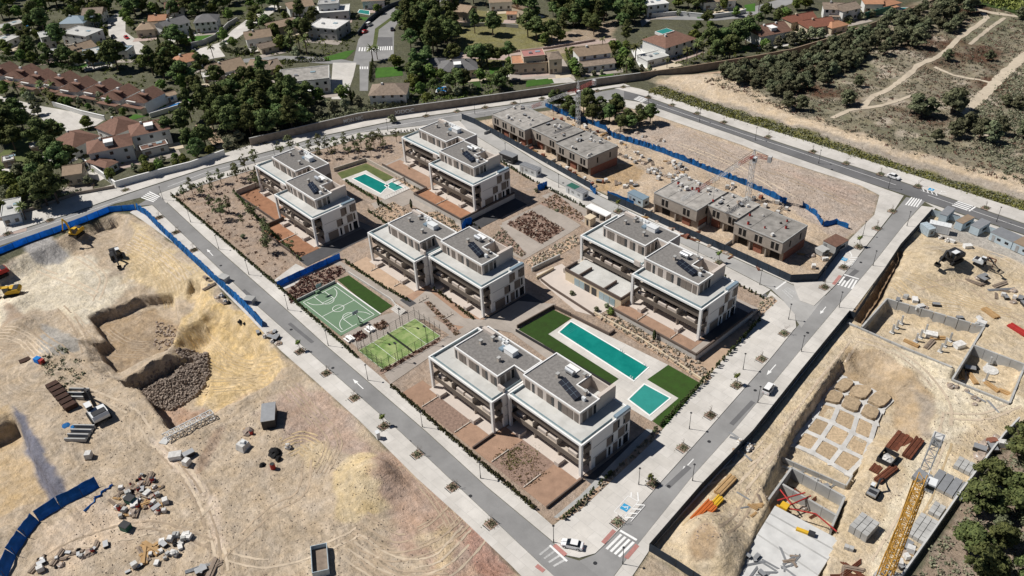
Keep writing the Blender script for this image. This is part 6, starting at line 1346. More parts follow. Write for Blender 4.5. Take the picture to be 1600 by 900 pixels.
for i in range(5):
    for j in range(3):
        q = [Vector(LW[i][j]), Vector(LW[i][j+1]), Vector(LW[i+1][j+1]), Vector(LW[i+1][j])]; c = sum(q, Vector((0,0)))/4; r_ = random.Random(i*5+j); pts = []
        for k in range(12):
            a, b_ = q[k//3], q[(k//3+1) % 4]; f_ = [.18,.5,.82][k % 3]; v_ = c+(a.lerp(b_, f_)-c)*(0.84+r_.uniform(-.06,.06)); pts.append((v_.x-ox, v_.y-oy))
        top = 0.95 if i < 2 else 0.20
        m = MB().prism(pts, -0.6, top); m.v = [(x+r_.uniform(-.1,.1), y+r_.uniform(-.1,.1), z+(r_.uniform(-.08,.12) if z > 0 else 0)) for x, y, z in m.v]; m.build('soil_block', M['earthpile'], t)
def cellwall(label, pts, ztop, zbot, w=0.45, mt='concrete'):
    P = gl(pts, ztop); x, y = P[0]; t = thing('basement_wall', label, 'wall', (x, y, zbot), 0, 'concrete basement walls')
    for a, b_ in zip(P, P[1:]):
        L = math.hypot(b_[0]-a[0], b_[1]-a[1]); k = max(1, round(L/3.0))
        for i in range(k):
            f0, f1 = i/k, (i+1)/k-0.006
            MB().bar((a[0]+(b_[0]-a[0])*f0-x, a[1]+(b_[1]-a[1])*f0-y, 0), (a[0]+(b_[0]-a[0])*f1-x, a[1]+(b_[1]-a[1])*f1-y, 0), w, ztop-zbot).build('wall_panel', M[mt], t)
    return t
cellwall('grey concrete far wall of the large walled basement', [(1386,466),(1538,510)], 0.3, -3.4); cellwall('shaded concrete end wall of the large walled basement', [(1347,510),(1386,466)], 0.2, -3.4)
cellwall('grey concrete near wall of the large walled basement', [(1324,503),(1410,541),(1488,573)], 0.5, -3.4); cellwall('short concrete wall joining the two basements', [(1538,510),(1520,540)], 0.2, -3.4)
cellwall('grey concrete far wall of the small walled basement', [(1520,538),(1602,569)], 0.3, -3.4); cellwall('grey concrete near wall of the small walled basement', [(1487,592),(1578,629)], 0.5, -3.4); cellwall('concrete end wall of the small walled basement', [(1520,540),(1488,592)], 0.2, -3.4); cellwall('shaded concrete wall at the outer end of the small basement', [(1578,629),(1602,569)], 0.2, -3.4)
cellwall('pale concrete wall between foundation grid and long cells', [(1237,730),(1320,776)], -0.3, -3.5); cellwall('divider wall between the two long cells', [(1219,754),(1309,806)], -0.6, -3.5); cellwall('side wall of the long cells on the street side', [(1237,730),(1201,780)], -0.3, -3.5); cellwall('side wall of the long cells on the crane side', [(1320,776),(1300,822)], -0.3, -3.5)
cellwall('thin wall below the lowest row of ground beams', [(1222,714),(1322,758)], -2.0, -3.5, .3); cellwall('short thin wall closing the lowest beam row', [(1322,758),(1332,742)], -2.0, -3.5, .3)
for i, (px, py) in enumerate(((1408,505),(1401,512),(1394,519),(1446,519),(1438,527),(1431,533),(1484,532),(1476,540),(1469,549),(1545,570),(1540,595))):
    x, y = g(px, py, -3.2); t = thing('concrete_column', f'{ORD[i % 9]} concrete column counted from the shaded wall in the large basement' if i < 9 else ('concrete column on the white disc in the small basement' if i == 9 else 'concrete column by the yellow frames in the small basement'), 'column', (x, y, -3.25), 0, 'basement columns')
    B(-.22,-.22,0,.22,.22,2.6).build('shaft', M['concrete'], t); B(-.6,-.6,-.05,.6,.6,.12).build('foot', M['concretew'], t)
x, y = g(1548,578,-3.1); MB().cyl(x,y,-3.3,-3.05,1.8,20).build('concrete_disc', M['plastic'], tag(thing('base_disc','white round base in the small walled basement','disc',(0,0,0)))); 
for i, (px, py, k, wh) in enumerate(((1424,536,'timber_bundle','as a green and yellow stack by the near basement wall'),(1455,525,'white_crate','beside the middle columns'),(1465,528,'timber_bundle','beside the middle columns'),(1498,541,'white_crate','beside the last columns'),(1452,538,'old_plank_bundle','by the near basement wall'),(1503,585,'timber_bundle','on the wall of the small basement'),(1520,592,'timber_bundle','in the middle of the small basement'),(1550,604,'timber_bundle','near the end of the small basement'),(1574,614,'timber_bundle','at the end of the small basement'),(1515,578,'metal_box','in the small basement'),(1525,574,'black_sack','in the small basement'))):
    x, y = g(px, py, -3.1); put(k, (x, y, hz(x, y)), wh, 0.4*i, 1.5)
# pale slab with formwork and steel
P = gl([(1211,790),(1313,844),(1268,915),(1150,915),(1175,848)], -0.3); x, y = P[0]
t = thing('floor_slab', 'pale concrete floor slab above the basement', 'slab', (x, y, -0.6)); sheet('slab', [(a-x, b_-y) for a, b_ in P], 0.30, M['concretew'], -2.6, t)
for i in (1,3,6):
    a, b_ = lerp2(P[0], P[4], (i+1)/9), lerp2(P[1], P[2], (i+1)/9); MB().bar((a[0]-x,a[1]-y,0.302),(b_[0]-x,b_[1]-y,0.302),0.35,0.03).build('formwork_strip', M['concrete'], t)
x, y = g(1258,832,-0.2); t = thing('concrete_pump', 'yellow concrete vibrating screed on the pale slab', 'machine', (x,y,-0.28), 0.3); B(-1.8,-.35,0,1.6,.35,.5).build('body', M['yellow'], t); B(0.6,-.5,0.1,1.9,.5,.8).build('engine', M['darkmetal'], t)
# red placing boom folded over the cells
x, y = g(1226,790,-0.2); t = thing('placing_boom', 'red concrete placing boom lying over the long cells', 'machine', (x,y,-1.2), 0.1)
for a, b_ in (((-2,1,.2),(2,5,2.0)),((0,0,.4),(6,1.5,1.6)),((6,1.5,1.6),(11,0.5,1.0)),((0,0,.4),(3,6,.8)),((-3,4,.3),(1,1,1.2))): MB().tube(a, b_, .16, 6).build('boom_arm', M['red'], t)
B(-.8,-.8,-.6,.8,.8,1.2).build('turret', M['yellow'], t); B(-1.6,-.3,-.5,1.6,.3,0.0).build('outrigger', M['craneyellow'], t)
litter([(1170,860),(1210,870),(1200,905),(1155,905)], 12, ['steel_bundle','metal_box','steel_bundle'], 'on the near end of the pale slab', 71, -0.29, (0.5,0.9))
litter([(1225,860),(1260,880),(1240,905),(1215,885)], 9, ['steel_bundle','old_plank_bundle'], 'in the steel mesh heap on the pale slab', 72, -0.29, (0.5,0.9))
litter([(1240,745),(1300,780),(1295,800),(1232,765)], 8, ['rusty_bundle','debris_heap','old_plank_bundle'], 'in the long cells', 73, None, (0.7,1.2))
litter([(1240,715),(1310,748),(1318,755),(1235,725)], 10, ['metal_box','debris_heap','steel_bundle','block_pallet'], 'in the lowest beam row', 74, None, (0.7,1.1))
litter([(1155,685),(1178,690),(1165,715),(1148,712)], 12, ['debris_heap','steel_bundle','rubble_bag'], 'in the grey scrap heap by the navy fence', 75, None, (0.8,1.4))
litter([(1160,770),(1195,775),(1180,810),(1160,800)], 8, ['steel_bundle','timber_bundle','old_plank_bundle'], 'between the sand heap and the slab', 76, None, (0.5,0.9))
for lab, px, L, w, h, a, mt in (('brown timber panel stack by the navy fence',(1133,760),6.2,1.8,0.8,1.62,'wood'),('orange steel panel stack by the sand heap',(1096,800),6.5,1.4,0.7,1.62,'orange'),('yellow steel frame stack next to the orange panels',(1120,786),2.8,1.5,0.9,1.62,'yellow'),('short orange crate next to the orange panels',(1112,797),1.8,1.4,0.8,1.6,'orange'),
    ('dark red steel box on the crane yard',(1404,694),6.5,3.6,0.9,1.62,'rust'),('brown steel mesh stack beside the dark red steel box',(1426,702),7.0,2.0,0.9,1.62,'rust'),('brown plywood board beside the steel mesh',(1368,733),2.4,2.0,.3,1.6,'rust'),('long rusty mesh bundle in the crane yard',(1384,742),6.5,1.6,0.7,1.45,'rust'),
    ('red and white boards at the road through the sand',(1590,516),5,2.0,0.5,-.3,'red'),('timber frame in the far sand yard',(1547,490),4.5,1.8,0.6,-.4,'wood')):
    x, y, z = gz(*px); t = thing('material_stack', lab, 'stack', (x,y,z), a, 'material stacks')
    n_ = 4
    for i in range(n_): B(-L/2,-w/2+i*w/n_,0,L/2+0.15*(i%2),-w/2+(i+.92)*w/n_,h*(0.85+.15*(i%2))).build('panel', M[mt], t)
x, y, z = gz(1386,718); t = thing('skip', 'black open skip full of white rubble beside the dark red box', 'skip', (x,y,z), 1.62); [B(*q).build('side', M['darkmetal'], t) for q in ((-2,-1.6,-.1,2,-1.48,1.3),(-2,1.48,-.1,2,1.6,1.3),(-2,-1.47,-.1,-1.88,1.47,1.3),(1.88,-1.47,-.1,2,1.47,1.3))]; lump(15,3.0,1.3).build('rubble_fill', M['plastic'], t)
def block_yard(label, px, nx, ny, rz, mt='concrete', sx=1.15, sy=1.15, h=1.0, sub=1):
    x, y, z = gz(*px); t = thing('block_stack', label, 'block stack', (x,y,z), rz, 'block stacks')
    me_ = B(0,0,0,sx*.93,sy*.9,h).mesh('block_pack', M[mt])
    for i in range(nx):
        for j in range(ny): link_mesh('block_pack', me_, parent=t, loc=(i*sx, j*sy, 0.05*((i*3+j) % 2)))
ra = 1.0
block_yard('dark grey concrete block stack in the middle of the crane yard', (1352,848), 4, 3, 1.55, 'concrete', 1.2, 1.3, 2.0)
block_yard('grey block packs along the pale boundary wall, near group', (1442,852), 6, 3, 1.62); block_yard('grey block packs along the pale boundary wall, second group', (1466,812), 3, 2, 1.62)
block_yard('long grey panel stacks along the pale boundary wall', (1500,786), 1, 4, 1.62, 'metal', 6.0, 1.7, .8); block_yard('grey block packs along the pale boundary wall, far group', (1522,748), 3, 4, 1.62)
block_yard('small grey pallet of blocks by the slab corner', (1318,858), 2, 1, .3, 'concrete', .9, 1.0, .8)
litter([(1535,695),(1560,680),(1575,672),(1560,710),(1535,730),(1520,715)], 12, ['brick_pallet','metal_box','old_plank_bundle','wrapped_pallet','debris_heap'], 'in the scrap corner by the boundary wall', 77, None, (0.9,1.7))
litter([(1390,880),(1420,850),(1425,860),(1400,895)], 6, ['wrapped_pallet','debris_heap','metal_box'], 'at the foot of the yellow crane', 78, None, (0.9,1.4))
litter([(1315,885),(1345,870),(1340,900),(1315,905)], 6, ['rusty_bundle','old_plank_bundle'], 'at the bottom edge near the crane', 79, None, (0.9,1.4))
litter([(1505,428),(1600,450),(1600,480),(1560,470),(1520,445)], 16, ['debris_heap','steel_bundle','old_plank_bundle','metal_box','wrapped_pallet'], 'in the far yard of the sand site', 80, None, (0.9,1.6))
litter([(1390,470),(1530,512),(1540,500),(1400,455)], 12, ['debris_heap','concrete' if False else 'block_pallet','metal_box','white_crate'], 'on the bank behind the large basement', 81, None, (0.7,1.2))
litter([(1455,590),(1490,600),(1570,640),(1540,640),(1480,610)], 8, ['debris_heap','steel_bundle','metal_box'], 'in front of the small basement', 82, None, (0.6,1.1))
# boundary wall towards the pines
P = [(1592,655),(1568,680),(1500,770),(1450,842),(1405,905),(1370,955)]
strip_wall(gl(P, 0.8), -0.6, 1.5, 0.35, 'concretew', 'boundary_wall', 'pale concrete boundary wall between crane yard and pine wood', 'wall')
# the yellow crane: a tall mast seen from above
cb_ = g(1385,900); tp = g(1467,682,28.6); cx_, cy_ = cb_
dv = Vector((tp[0]-cx_, tp[1]-cy_))
crane('tall yellow tower crane at the edge of the crane yard', cb_, 27.3, (cx_-dv.x*2.4, cy_-dv.y*2.4), tp, ('craneyellow', ['craneyellow'], 'metal'), 3.5, 1.8, flat=True)
M['pinkpath'] = mat('pinkish_path', (0.42, 0.33, 0.29), .9, .1, .5)
# ---------------------------------------------------------------- suburb: streets, lawns, pools
STREETS = []; HOUSES = []
def street(pts, mt='asphalt', z=0.006):
    STREETS.append(gl(pts)); return sheet('street', gl(pts), z, M[mt], kind='structure')
street([(552,96),(560,62),(575,40),(608,14),(650,-2),(700,-14),(730,-8),(665,10),(627,25),(616,45),(615,92),(577,96),(575,142),(562,142),(562,101),(500,99),(440,93),(380,98),(380,92),(440,87),(520,90)], 'asphalt')
street([(590,58),(613,58),(614,77),(589,77)], 'asphaltd', 0.02)
street([(168,30),(185,18),(196,35),(196,50),(238,80),(252,92),(225,90),(185,72),(170,55)], 'paving', 0.01)
street([(305,78),(345,66),(362,48),(400,20),(425,8),(440,10),(405,35),(365,64),(342,74),(352,88),(318,94)], 'paving', 0.014)
street([(1003,42),(1018,30),(1120,32),(1160,28),(1230,8),(1270,-6),(1250,-10),(1150,18),(1060,23),(1020,24),(1000,32)], 'asphalt', 0.018)
street([(700,80),(790,86),(880,66),(962,60),(962,66),(880,74),(790,94),(700,90)], 'pinkpath', 0.024)
street([(-60,140),(0,150),(60,165),(100,172),(165,186),(150,196),(110,205),(80,200),(60,180),(-60,170)], 'paving', 0.022)
street([(520,98),(557,98),(552,120),(540,155),(518,155),(518,125)], 'paving', 0.03)
street([(785,98),(800,118),(885,118),(900,128),(860,131),(830,122),(790,120)], 'paving', 0.028)
street([(985,78),(1003,70),(1045,100),(1042,108),(1000,106)], 'villa', 0.034)
street([(868,96),(880,92),(900,125),(885,130)], 'paving2', 0.026)
street([(1290,20),(1330,25),(1350,30),(1300,38)], 'paving2', 0.03)
street([(305,195),(330,198),(352,225),(360,232),(340,232),(310,205)], 'soilpale', 0.03)
street([(1065,118),(1120,112),(1240,92),(1275,80),(1300,72),(1345,52),(1350,56),(1300,80),(1240,100),(1120,122),(1070,128)], 'soilpale', 0.032)
zebra((560,80),(561,74),(588,80),(589,74), 7); zebra((590,79),(591,73),(613,78),(613,72), 7); zebra((562,108),(562,104),(575,108),(575,104), 4)
def slawn(pts, mt='lawn', z=0.036):
    STREETS.append(gl(pts)); return sheet('lawn', gl(pts), z, M[mt], kind='structure')
M['lawnbright'] = mat('watered_lawn', (0.060, 0.150, 0.020), 0.95, 0.2, 0.3, 0.04, 5, col2=(0.04, 0.10, 0.016))
slawn([(586,106),(627,104),(630,118),(587,122)], 'lawnbright'); slawn([(290,58),(332,52),(335,58),(310,66),(295,66)], 'lawnbright'); slawn([(110,106),(135,97),(152,100),(120,108)], 'lawnbright')
slawn([(764,106),(788,104),(792,118),(766,118)], 'lawnbright'); slawn([(822,126),(862,122),(866,130),(822,136)], 'lawnbright'); slawn([(733,122),(748,120),(752,140),(738,140)]); slawn([(200,182),(232,172),(232,160),(295,152),(300,158),(240,178),(205,188)], 'lawnbright')
slawn([(505,90),(540,80),(555,78),(540,92),(510,95)], 'lawnbright'); slawn([(582,75),(586,45),(612,26),(616,28),(592,46),(588,75)], 'lawndry'); slawn([(0,240),(60,190),(90,190),(80,240),(40,290),(0,290)], 'lawndry', 0.03); slawn([(560,26),(578,28),(575,33),(558,30)], 'lawnbright')
slawn([(920,112),(960,108),(958,118),(915,120)], 'lawnbright'); slawn([(1145,75),(1170,70),(1175,78),(1150,80)], 'lawnbright'); slawn([(1163,8),(1180,5),(1180,18),(1165,18)], 'lawnbright'); slawn([(1085,22),(1110,20),(1112,28),(1090,29)], 'lawnbright'); slawn([(345,12),(385,10),(385,18),(345,20)], 'lawndry'); slawn([(40,8),(60,4),(60,16),(40,14)], 'lawnbright')
M['grove'] = mat('citrus_grove_ground', (0.05, 0.085, 0.02), 0.95, 0.3, 0.3)
sheet('grove_ground', gl([(1525,5),(1600,22),(1800,60),(1800,-40),(1500,-40)], 3.4), 3.4, M['grove'], 0, kind='structure')
pool('blue villa pool behind the stone wall', [(682,144),(683,136),(700,135),(701,143)], 'waterblue', .06); pool('long blue pool with white edge beside the row houses', [(233,176),(236,180),(290,164),(280,160)], 'waterblue', .06)
pool('turquoise pool beside the curved white villa', [(559,20),(562,15),(577,17),(577,23)], 'waterpale', .06); pool('blue pool of the far villa at the edge', [(24,44),(30,41),(46,38),(44,42)], 'waterblue', .06); pool('small turquoise pool behind the white street wall', [(180,291),(190,284),(206,283),(196,291)], 'waterblue', .06)
pool('turquoise tub by the green tennis wall', [(1400,16),(1404,12),(1420,12),(1418,17)], 'waterpale', .06)
# ---------------------------------------------------------------- villas
def villa(label, a, b_, depth, h, roof='hip', rise=2.2, wall='villa', rf='terracotta', wins=3, chim=1, storeys=2, over=0.5, across=False, name='villa', extra=None, group='villas'):
    pa, pb = Vector(g(*a, h)), Vector(g(*b_, h)); d = pb-pa; L = d.length
    t = thing(name, label, 'house', (pa.x, pa.y, 0), math.atan2(d.y, d.x), group); D = depth
    nv = Vector((-d.y, d.x))/L; mc = (pa+pb)/2+nv*D/2; HOUSES.append((mc.x, mc.y, max(L, D)/2+2.0))
    B(0,0,-0.5,L,D,h).build('wall', M[wall], t)
    o = over
    if roof == 'flat':
        r = B(-o*.4,-o*.4,h,L+o*.4,D+o*.4,h+0.25).build('roof', M[rf], t); rim_loop([(-o*.4,-o*.4),(L+o*.4,-o*.4),(L+o*.4,D+o*.4),(-o*.4,D+o*.4)], h+0.25, h+0.5, 0.25).build('roof_edge', M[wall], r)
        B(L*.3,D*.4,h+0.25,L*.3+1.4,D*.4+1.2,h+0.9).build('roof_unit', M['metal'], r); B(L*.62,D*.55,h+0.25,L*.62+2.2,D*.55+1.6,h+0.5).build('skylight', M['glassblue'], r)
    else:
        if across: # ridge runs front to back
            i_ = 0 if roof == 'gable' else min(D*.45, L*.5)
            V = [(-o,-o,h),(L+o,-o,h),(L+o,D+o,h),(-o,D+o,h),(L/2,-o+i_,h+rise),(L/2,D+o-i_,h+rise)]; F_ = [(0,4,5,3),(1,2,5,4),(0,1,4),(2,3,5),(0,3,2,1)]
        else:
            i_ = 0 if roof == 'gable' else min(L*.42, D*.5)
            V = [(-o,-o,h),(L+o,-o,h),(L+o,D+o,h),(-o,D+o,h),(-o+i_,D/2,h+rise),(L+o-i_,D/2,h+rise)]; F_ = [(0,1,5,4),(2,3,4,5),(1,2,5),(3,0,4),(0,3,2,1)]
        r = fixn(MB().add(V, F_).build('roof', M[rf], t))
        MB().tube(Vector(V[4])+Vector((0,0,.02)), Vector(V[5])+Vector((0,0,.02)), .14, 5).build('ridge_cap', M[rf], r)
        for c in range(chim):
            x, y = L*(0.3+.4*c), D*(0.42 if not across else .5); z = h+rise*.6
            k = B(x,y,z-.8,x+.8,y+.8,z+1.5).build('chimney', M[wall], r)
    for s in range(storeys):
        z = s*3.0+0.9
        if z+1.3 > h: break
        for i in range(wins):
            x = L*(i+.5)/wins; w_ = B(x-.6,-0.05,z,x+.6,0.03,z+1.3).build('window', M['glass'], t); B(x-.75,-0.08,z-.12,x+.75,-0.051,z).build('sill', M['rim'], w_)
        for i in range(2):
            y = D*(i+.5)/2; B(L-.03,y-.6,z,L+.05,y+.6,z+1.3).build('window', M['glass'], t)
    k_ = ('paving','paving2','pinkpath','villacream')[len(HOUSES) % 4]; B(-1.5,-4.5-(len(HOUSES) % 3),-.2,L+1.2+(len(HOUSES) % 2)*2,-.02,.045+.004*(len(HOUSES) % 7)).build('patio', M[k_], t)
    B(L*.08,-0.06,0,L*.08+1.0,0.02,2.2).build('door', M['woodgrey'], t)
    if extra: extra(t, L, D, h)
    return t
def porch(mt='rim', w=4.0, dp=3.0, hh=2.7):
    def f(t, L, D, h): 
        B(L*.3,-dp,hh,L*.3+w,-0.01,hh+.2).build('porch_roof', M[mt], t)
        for x in (L*.3+.1, L*.3+w-.3): B(x,-dp+.1,0,x+.2,-dp+.3,hh).build('porch_post', M['villa'], t)
    return f
def solar(t, L, D, h):
    for i in range(3): MB().obox(L*.2+i*1.5, D*.22, h+1.0, 1.3, 2.2, .08).build('solar_panel', M['panel'], t)
def dormer(t, L, D, h):
    B(L*.4,D*.12,h+.3,L*.4+3.0,D*.4,h+2.2).build('dormer', M['villa'], t); B(L*.4-.2,D*.1,h+2.2,L*.4+3.2,D*.42,h+2.4).build('dormer_roof', M['rim'], t)
def carport(t, L, D, h): B(L+.1,0,2.5,L+6,D*.7,2.7).build('carport_roof', M['paving'], t); [B(L+5.6,y,0,L+5.8,y+.2,2.5).build('carport_post', M['villa'], t) for y in (.2, D*.6)]
villa('large modern villa with a flat grey roof and glass front', (436,131), (514,123), 15.5, 6.2, 'flat', 0, 'villa', 'concreted', 6, 0, 2, extra=porch('rim', 8, 4))
villa('white house with a grey hipped roof behind the stone wall', (577,149), (634,147), 11.5, 5.2, 'hip', 2.8, 'villa', 'woodgrey', 4, 1)
villa('villa with a broad slate grey hipped roof', (687,113), (746,108), 13, 3.8, 'hip', 3.0, 'villacream', 'greyroof', 4, 2, 1, extra=dormer)
villa('slate grey side wing of the broad roofed villa', (662,104), (690,104), 10, 3.6, 'hip', 2.2, 'villacream', 'greyroof', 2, 0, 1, name='villa_wing')
villa('cream modern villa with red roof terraces', (800,101), (855,98), 10, 4.6, 'flat', 0, 'villacream', 'orangeroof', 4, 0, 2); villa('upper storey block of the cream modern villa', (818,90), (852,87), 8, 7.4, 'flat', 0, 'villacream', 'redpaint', 3, 0, 2, name='villa_wing'); villa('tower block of the cream modern villa', (858,93), (878,91), 9, 6.8, 'hip', 1.2, 'villacream', 'woodgrey', 1, 0, 2, name='villa_wing')
villa('white villa with a tan pitched roof and lower brown roof', (905,88), (954,82), 9.5, 5.6, 'gable', 2.4, 'villa', 'tanroof', 3, 1); villa('low brown roofed front wing of the tan roofed villa', (911,104), (961,98), 6.5, 3.0, 'gable', 1.0, 'villa', 'woodgrey', 4, 0, 1, name='villa_wing')
villa('white villa with a red brown roof and a rooftop pool', (1040,75), (1087,60), 15, 5.6, 'hip', 2.6, 'villa', 'terracotta', 4, 1, extra=lambda t, L, D, h: (B(L*.35,D*.6,h+1.2,L*.75,D*.95,h+2.4).build('roof_terrace', M['villa'], t), B(L*.37,D*.63,h+2.4,L*.73,D*.93,h+2.46).build('roof_pool', M['waterpale'], t)))
villa('white flat canopy in front of the rooftop pool villa', (1012,96), (1045,88), 8, 2.8, 'flat', 0, 'villa', 'tile', 2, 0, 1, name='garden_pavilion')
villa('white villa with a brown roof and tall chimney beyond the wall', (1189,57), (1236,48), 13, 5.0, 'gable', 2.8, 'villa', 'terracotta', 3, 2, extra=dormer)
villa('low villa with several red tiled roofs', (1262,44), (1305,38), 9, 3.6, 'gable', 2.4, 'villacream', 'brick', 3, 1, 1); villa('red tiled annex of the low villa', (1300,44), (1325,38), 7, 3.2, 'hip', 1.6, 'villacream', 'orangeroof', 2, 0, 1, name='villa_wing'); villa('red tiled back wing of the low villa', (1237,35), (1275,28), 7, 4.2, 'gable', 2.2, 'villacream', 'brick', 2, 1, 1, name='villa_wing')
villa('white villa with arches and brown roof', (1288,14), (1318,15), 10, 5.6, 'gable', 1.8, 'villa', 'woodgrey', 3, 1, extra=porch('woodgrey', 5)); villa('white wing with small windows beside the arched villa', (1318,18), (1345,12), 9, 5.4, 'gable', 2.0, 'villa', 'woodgrey', 2, 0, name='villa_wing')
villa('villa with an orange pavilion roof at the top edge', (1382,10), (1408,4), 9, 3.4, 'hip', 1.2, 'villa', 'orangeroof', 2, 0, 1, extra=porch('orangeroof'))
villa('white house at the top edge beside the green tennis wall', (1352,6), (1380,6), 8, 4.5, 'gable', 1.5, 'villa', 'orangeroof', 2, 0)
villa('pale blue villa with a long grey roof', (259,45), (296,34), 11, 5.6, 'gable', 2.4, 'villa', 'greyroof', 4, 1); villa('hipped right wing of the pale blue villa'.replace('right ',''), (303,36), (338,33), 11, 5.4, 'hip', 2.6, 'villa', 'greyroof', 4, 0, name='villa_wing')
villa('tan roofed villa with stone chimneys', (212,47), (240,45), 10, 4.2, 'hip', 2.0, 'villacream', 'tanroof', 2, 1); villa('orange roofed villa behind the tan roofed one', (232,33), (258,31), 8, 5.0, 'gable', 1.8, 'villacream', 'orangeroof', 2, 1)
villa('white house with a red brown roof among far trees', (258,13), (285,10), 9, 4.8, 'gable', 2.0, 'villa', 'terracotta', 2, 0, extra=porch('terracotta'))
villa('white villa with a light red hipped roof by the paved square', (276,101), (314,91), 10, 4.2, 'hip', 2.2, 'villa', 'orangeroof', 3, 1, 1, extra=carport)
villa('villa with a large tan gable roof and white canopy', (335,117), (384,104), 12, 4.0, 'gable', 3.0, 'villa', 'tanroof', 3, 1, 1, extra=porch('rim', 6, 4)); villa('white flat canopy house below the tan gable roof', (318,122), (345,117), 6, 2.6, 'flat', 0, 'villa', 'plastic', 2, 0, 1, name='garden_pavilion')
villa('tan roofed villa with a row of solar panels', (385,108), (416,110), 11, 4.2, 'gable', 2.6, 'villacream', 'tanroof', 3, 1, 1, extra=solar); villa('tan roofed villa wing with dark dormer', (416,110), (440,104), 10, 4.4, 'gable', 2.4, 'villacream', 'woodgrey', 2, 0, 1, name='villa_wing'); villa('low tan annex below the solar panel villa', (362,122), (398,120), 6, 2.8, 'hip', 1.2, 'villacream', 'tanroof', 2, 0, 1, name='villa_wing')
villa('tan tiled house beside tall palms', (425,45), (463,36), 9, 4.4, 'gable', 2.0, 'villacream', 'tanroof', 2, 0); villa('tan roofed house at the curve of the lane', (385,62), (424,56), 10, 4.4, 'gable', 2.4, 'villa', 'tanroof', 3, 1); villa('small tan roofed shed by the lane', (408,76), (435,70), 7, 3.0, 'gable', 1.4, 'villacream', 'woodgrey', 1, 0, 1)
villa('white villa with curved balcony and flat roofs', (492,22), (545,18), 12, 4.2, 'flat', 0, 'villa', 'villa', 4, 0, 1); villa('upper storey of the curved white villa', (497,8), (528,6), 8, 7.6, 'flat', 0, 'villa', 'concrete', 3, 0, 2, name='villa_wing'); villa('grey roofed house beside the curved white villa', (452,14), (490,8), 10, 4.6, 'gable', 2.2, 'villa', 'tanroof', 2, 0)
villa('unfinished villa with a white flat slab roof and brown edge', (480,43), (525,47), 14, 5.4, 'flat', 0, 'concrete', 'plastic', 4, 0, 2); villa('white house at the top edge left of the avenue'.replace(' left of',' beside'), (566,2), (600,0), 9, 4.6, 'gable', 1.8, 'villa', 'tanroof', 3, 0)
villa('white villa with grey roofs among dark trees', (92,37), (130,36), 11, 4.6, 'hip', 2.4, 'villa', 'blueroof', 3, 1); villa('grey roofed wing of the white villa among dark trees', (128,24), (158,22), 10, 5.2, 'gable', 2.4, 'villa', 'woodgrey', 2, 0, name='villa_wing')
villa('pale villa with flat terraces and skylights', (95,52), (134,58), 11, 5.4, 'flat', 0, 'villa', 'tile', 3, 0); villa('narrow white house behind the single pine', (64,60), (84,56), 10, 6.0, 'flat', 0, 'villa', 'tile', 2, 0); villa('house with a tan gable and solar panels near the green villa', (112,84), (150,72), 9, 4.4, 'gable', 2.4, 'villacream', 'tanroof', 2, 1, 1, extra=solar)
villa('green and white glass fronted villa', (131,88), (165,82), 9, 5.0, 'flat', 0, 'glassblue', 'tile', 5, 0, 1); villa('pale green flat annex by the street', (168,80), (198,80), 7, 4.0, 'flat', 0, 'villa', 'blueroof', 2, 0, 1, name='villa_wing'); villa('white pergola house behind the row houses', (66,86), (92,84), 7, 3.0, 'flat', 0, 'villa', 'tile', 2, 0, 1, name='garden_pavilion')
villa('low pale house at the picture edge near the far blue pool', (0,70), (30,58), 10, 3.0, 'flat', 0, 'villa', 'tile', 2, 0, 1); villa('house with brown roof behind the far blue pool', (2,45), (38,36), 8, 3.4, 'flat', 0, 'villacream', 'concrete', 2, 0, 1)
villa('small tan house behind the big street pine', (99,274), (126,270), 8, 4.6, 'gable', 1.8, 'villacream', 'tanroof', 2, 0); villa('white flat roofed house at the picture edge by the upper road', (2,340), (30,334), 12, 3.6, 'flat', 0, 'villa', 'tile', 2, 0, 1); villa('dark garden shed with a pale sheet roof', (48,232), (72,226), 5, 2.6, 'flat', 0, 'woodgrey', 'tile', 1, 0, 1, name='garden_shed'); villa('small white roofed shed near the shady garden', (4,254), (22,250), 5, 2.6, 'flat', 0, 'woodgrey', 'tile', 1, 0, 1, name='garden_shed')
villa('white pool house beside the long blue pool', (260,151), (275,147), 4.5, 3.0, 'gable', .8, 'villa', 'tanroof', 1, 0, 1, name='pool_house')
villa('tan house between the avenue trees and the dry lawn', (706,17), (730,20), 10, 5.0, 'gable', 2.2, 'villacream', 'tanroof', 2, 0); villa('white house behind the dry lawn at the top edge', (765,4), (800,2), 9, 4.6, 'gable', 2.0, 'villa', 'tanroof', 3, 0); villa('tan roofed house behind the tall park pines', (818,14), (836,8), 9, 5.0, 'gable', 2.2, 'villacream', 'tanroof', 2, 0); villa('white house at the top edge by the pine park', (1012,10), (1045,6), 10, 5.6, 'flat', 0, 'villa', 'villa', 3, 0)
villa('small hut at the edge of the dry lawn', (792,22), (806,22), 4, 3, 'gable', .8, 'villa', 'orangeroof', 1, 0, 1, name='garden_shed'); villa('pale house with a wide roof at the top edge beyond the road', (1100,4), (1150,0), 9, 4, 'gable', 1.6, 'villa', 'tanroof', 3, 0)
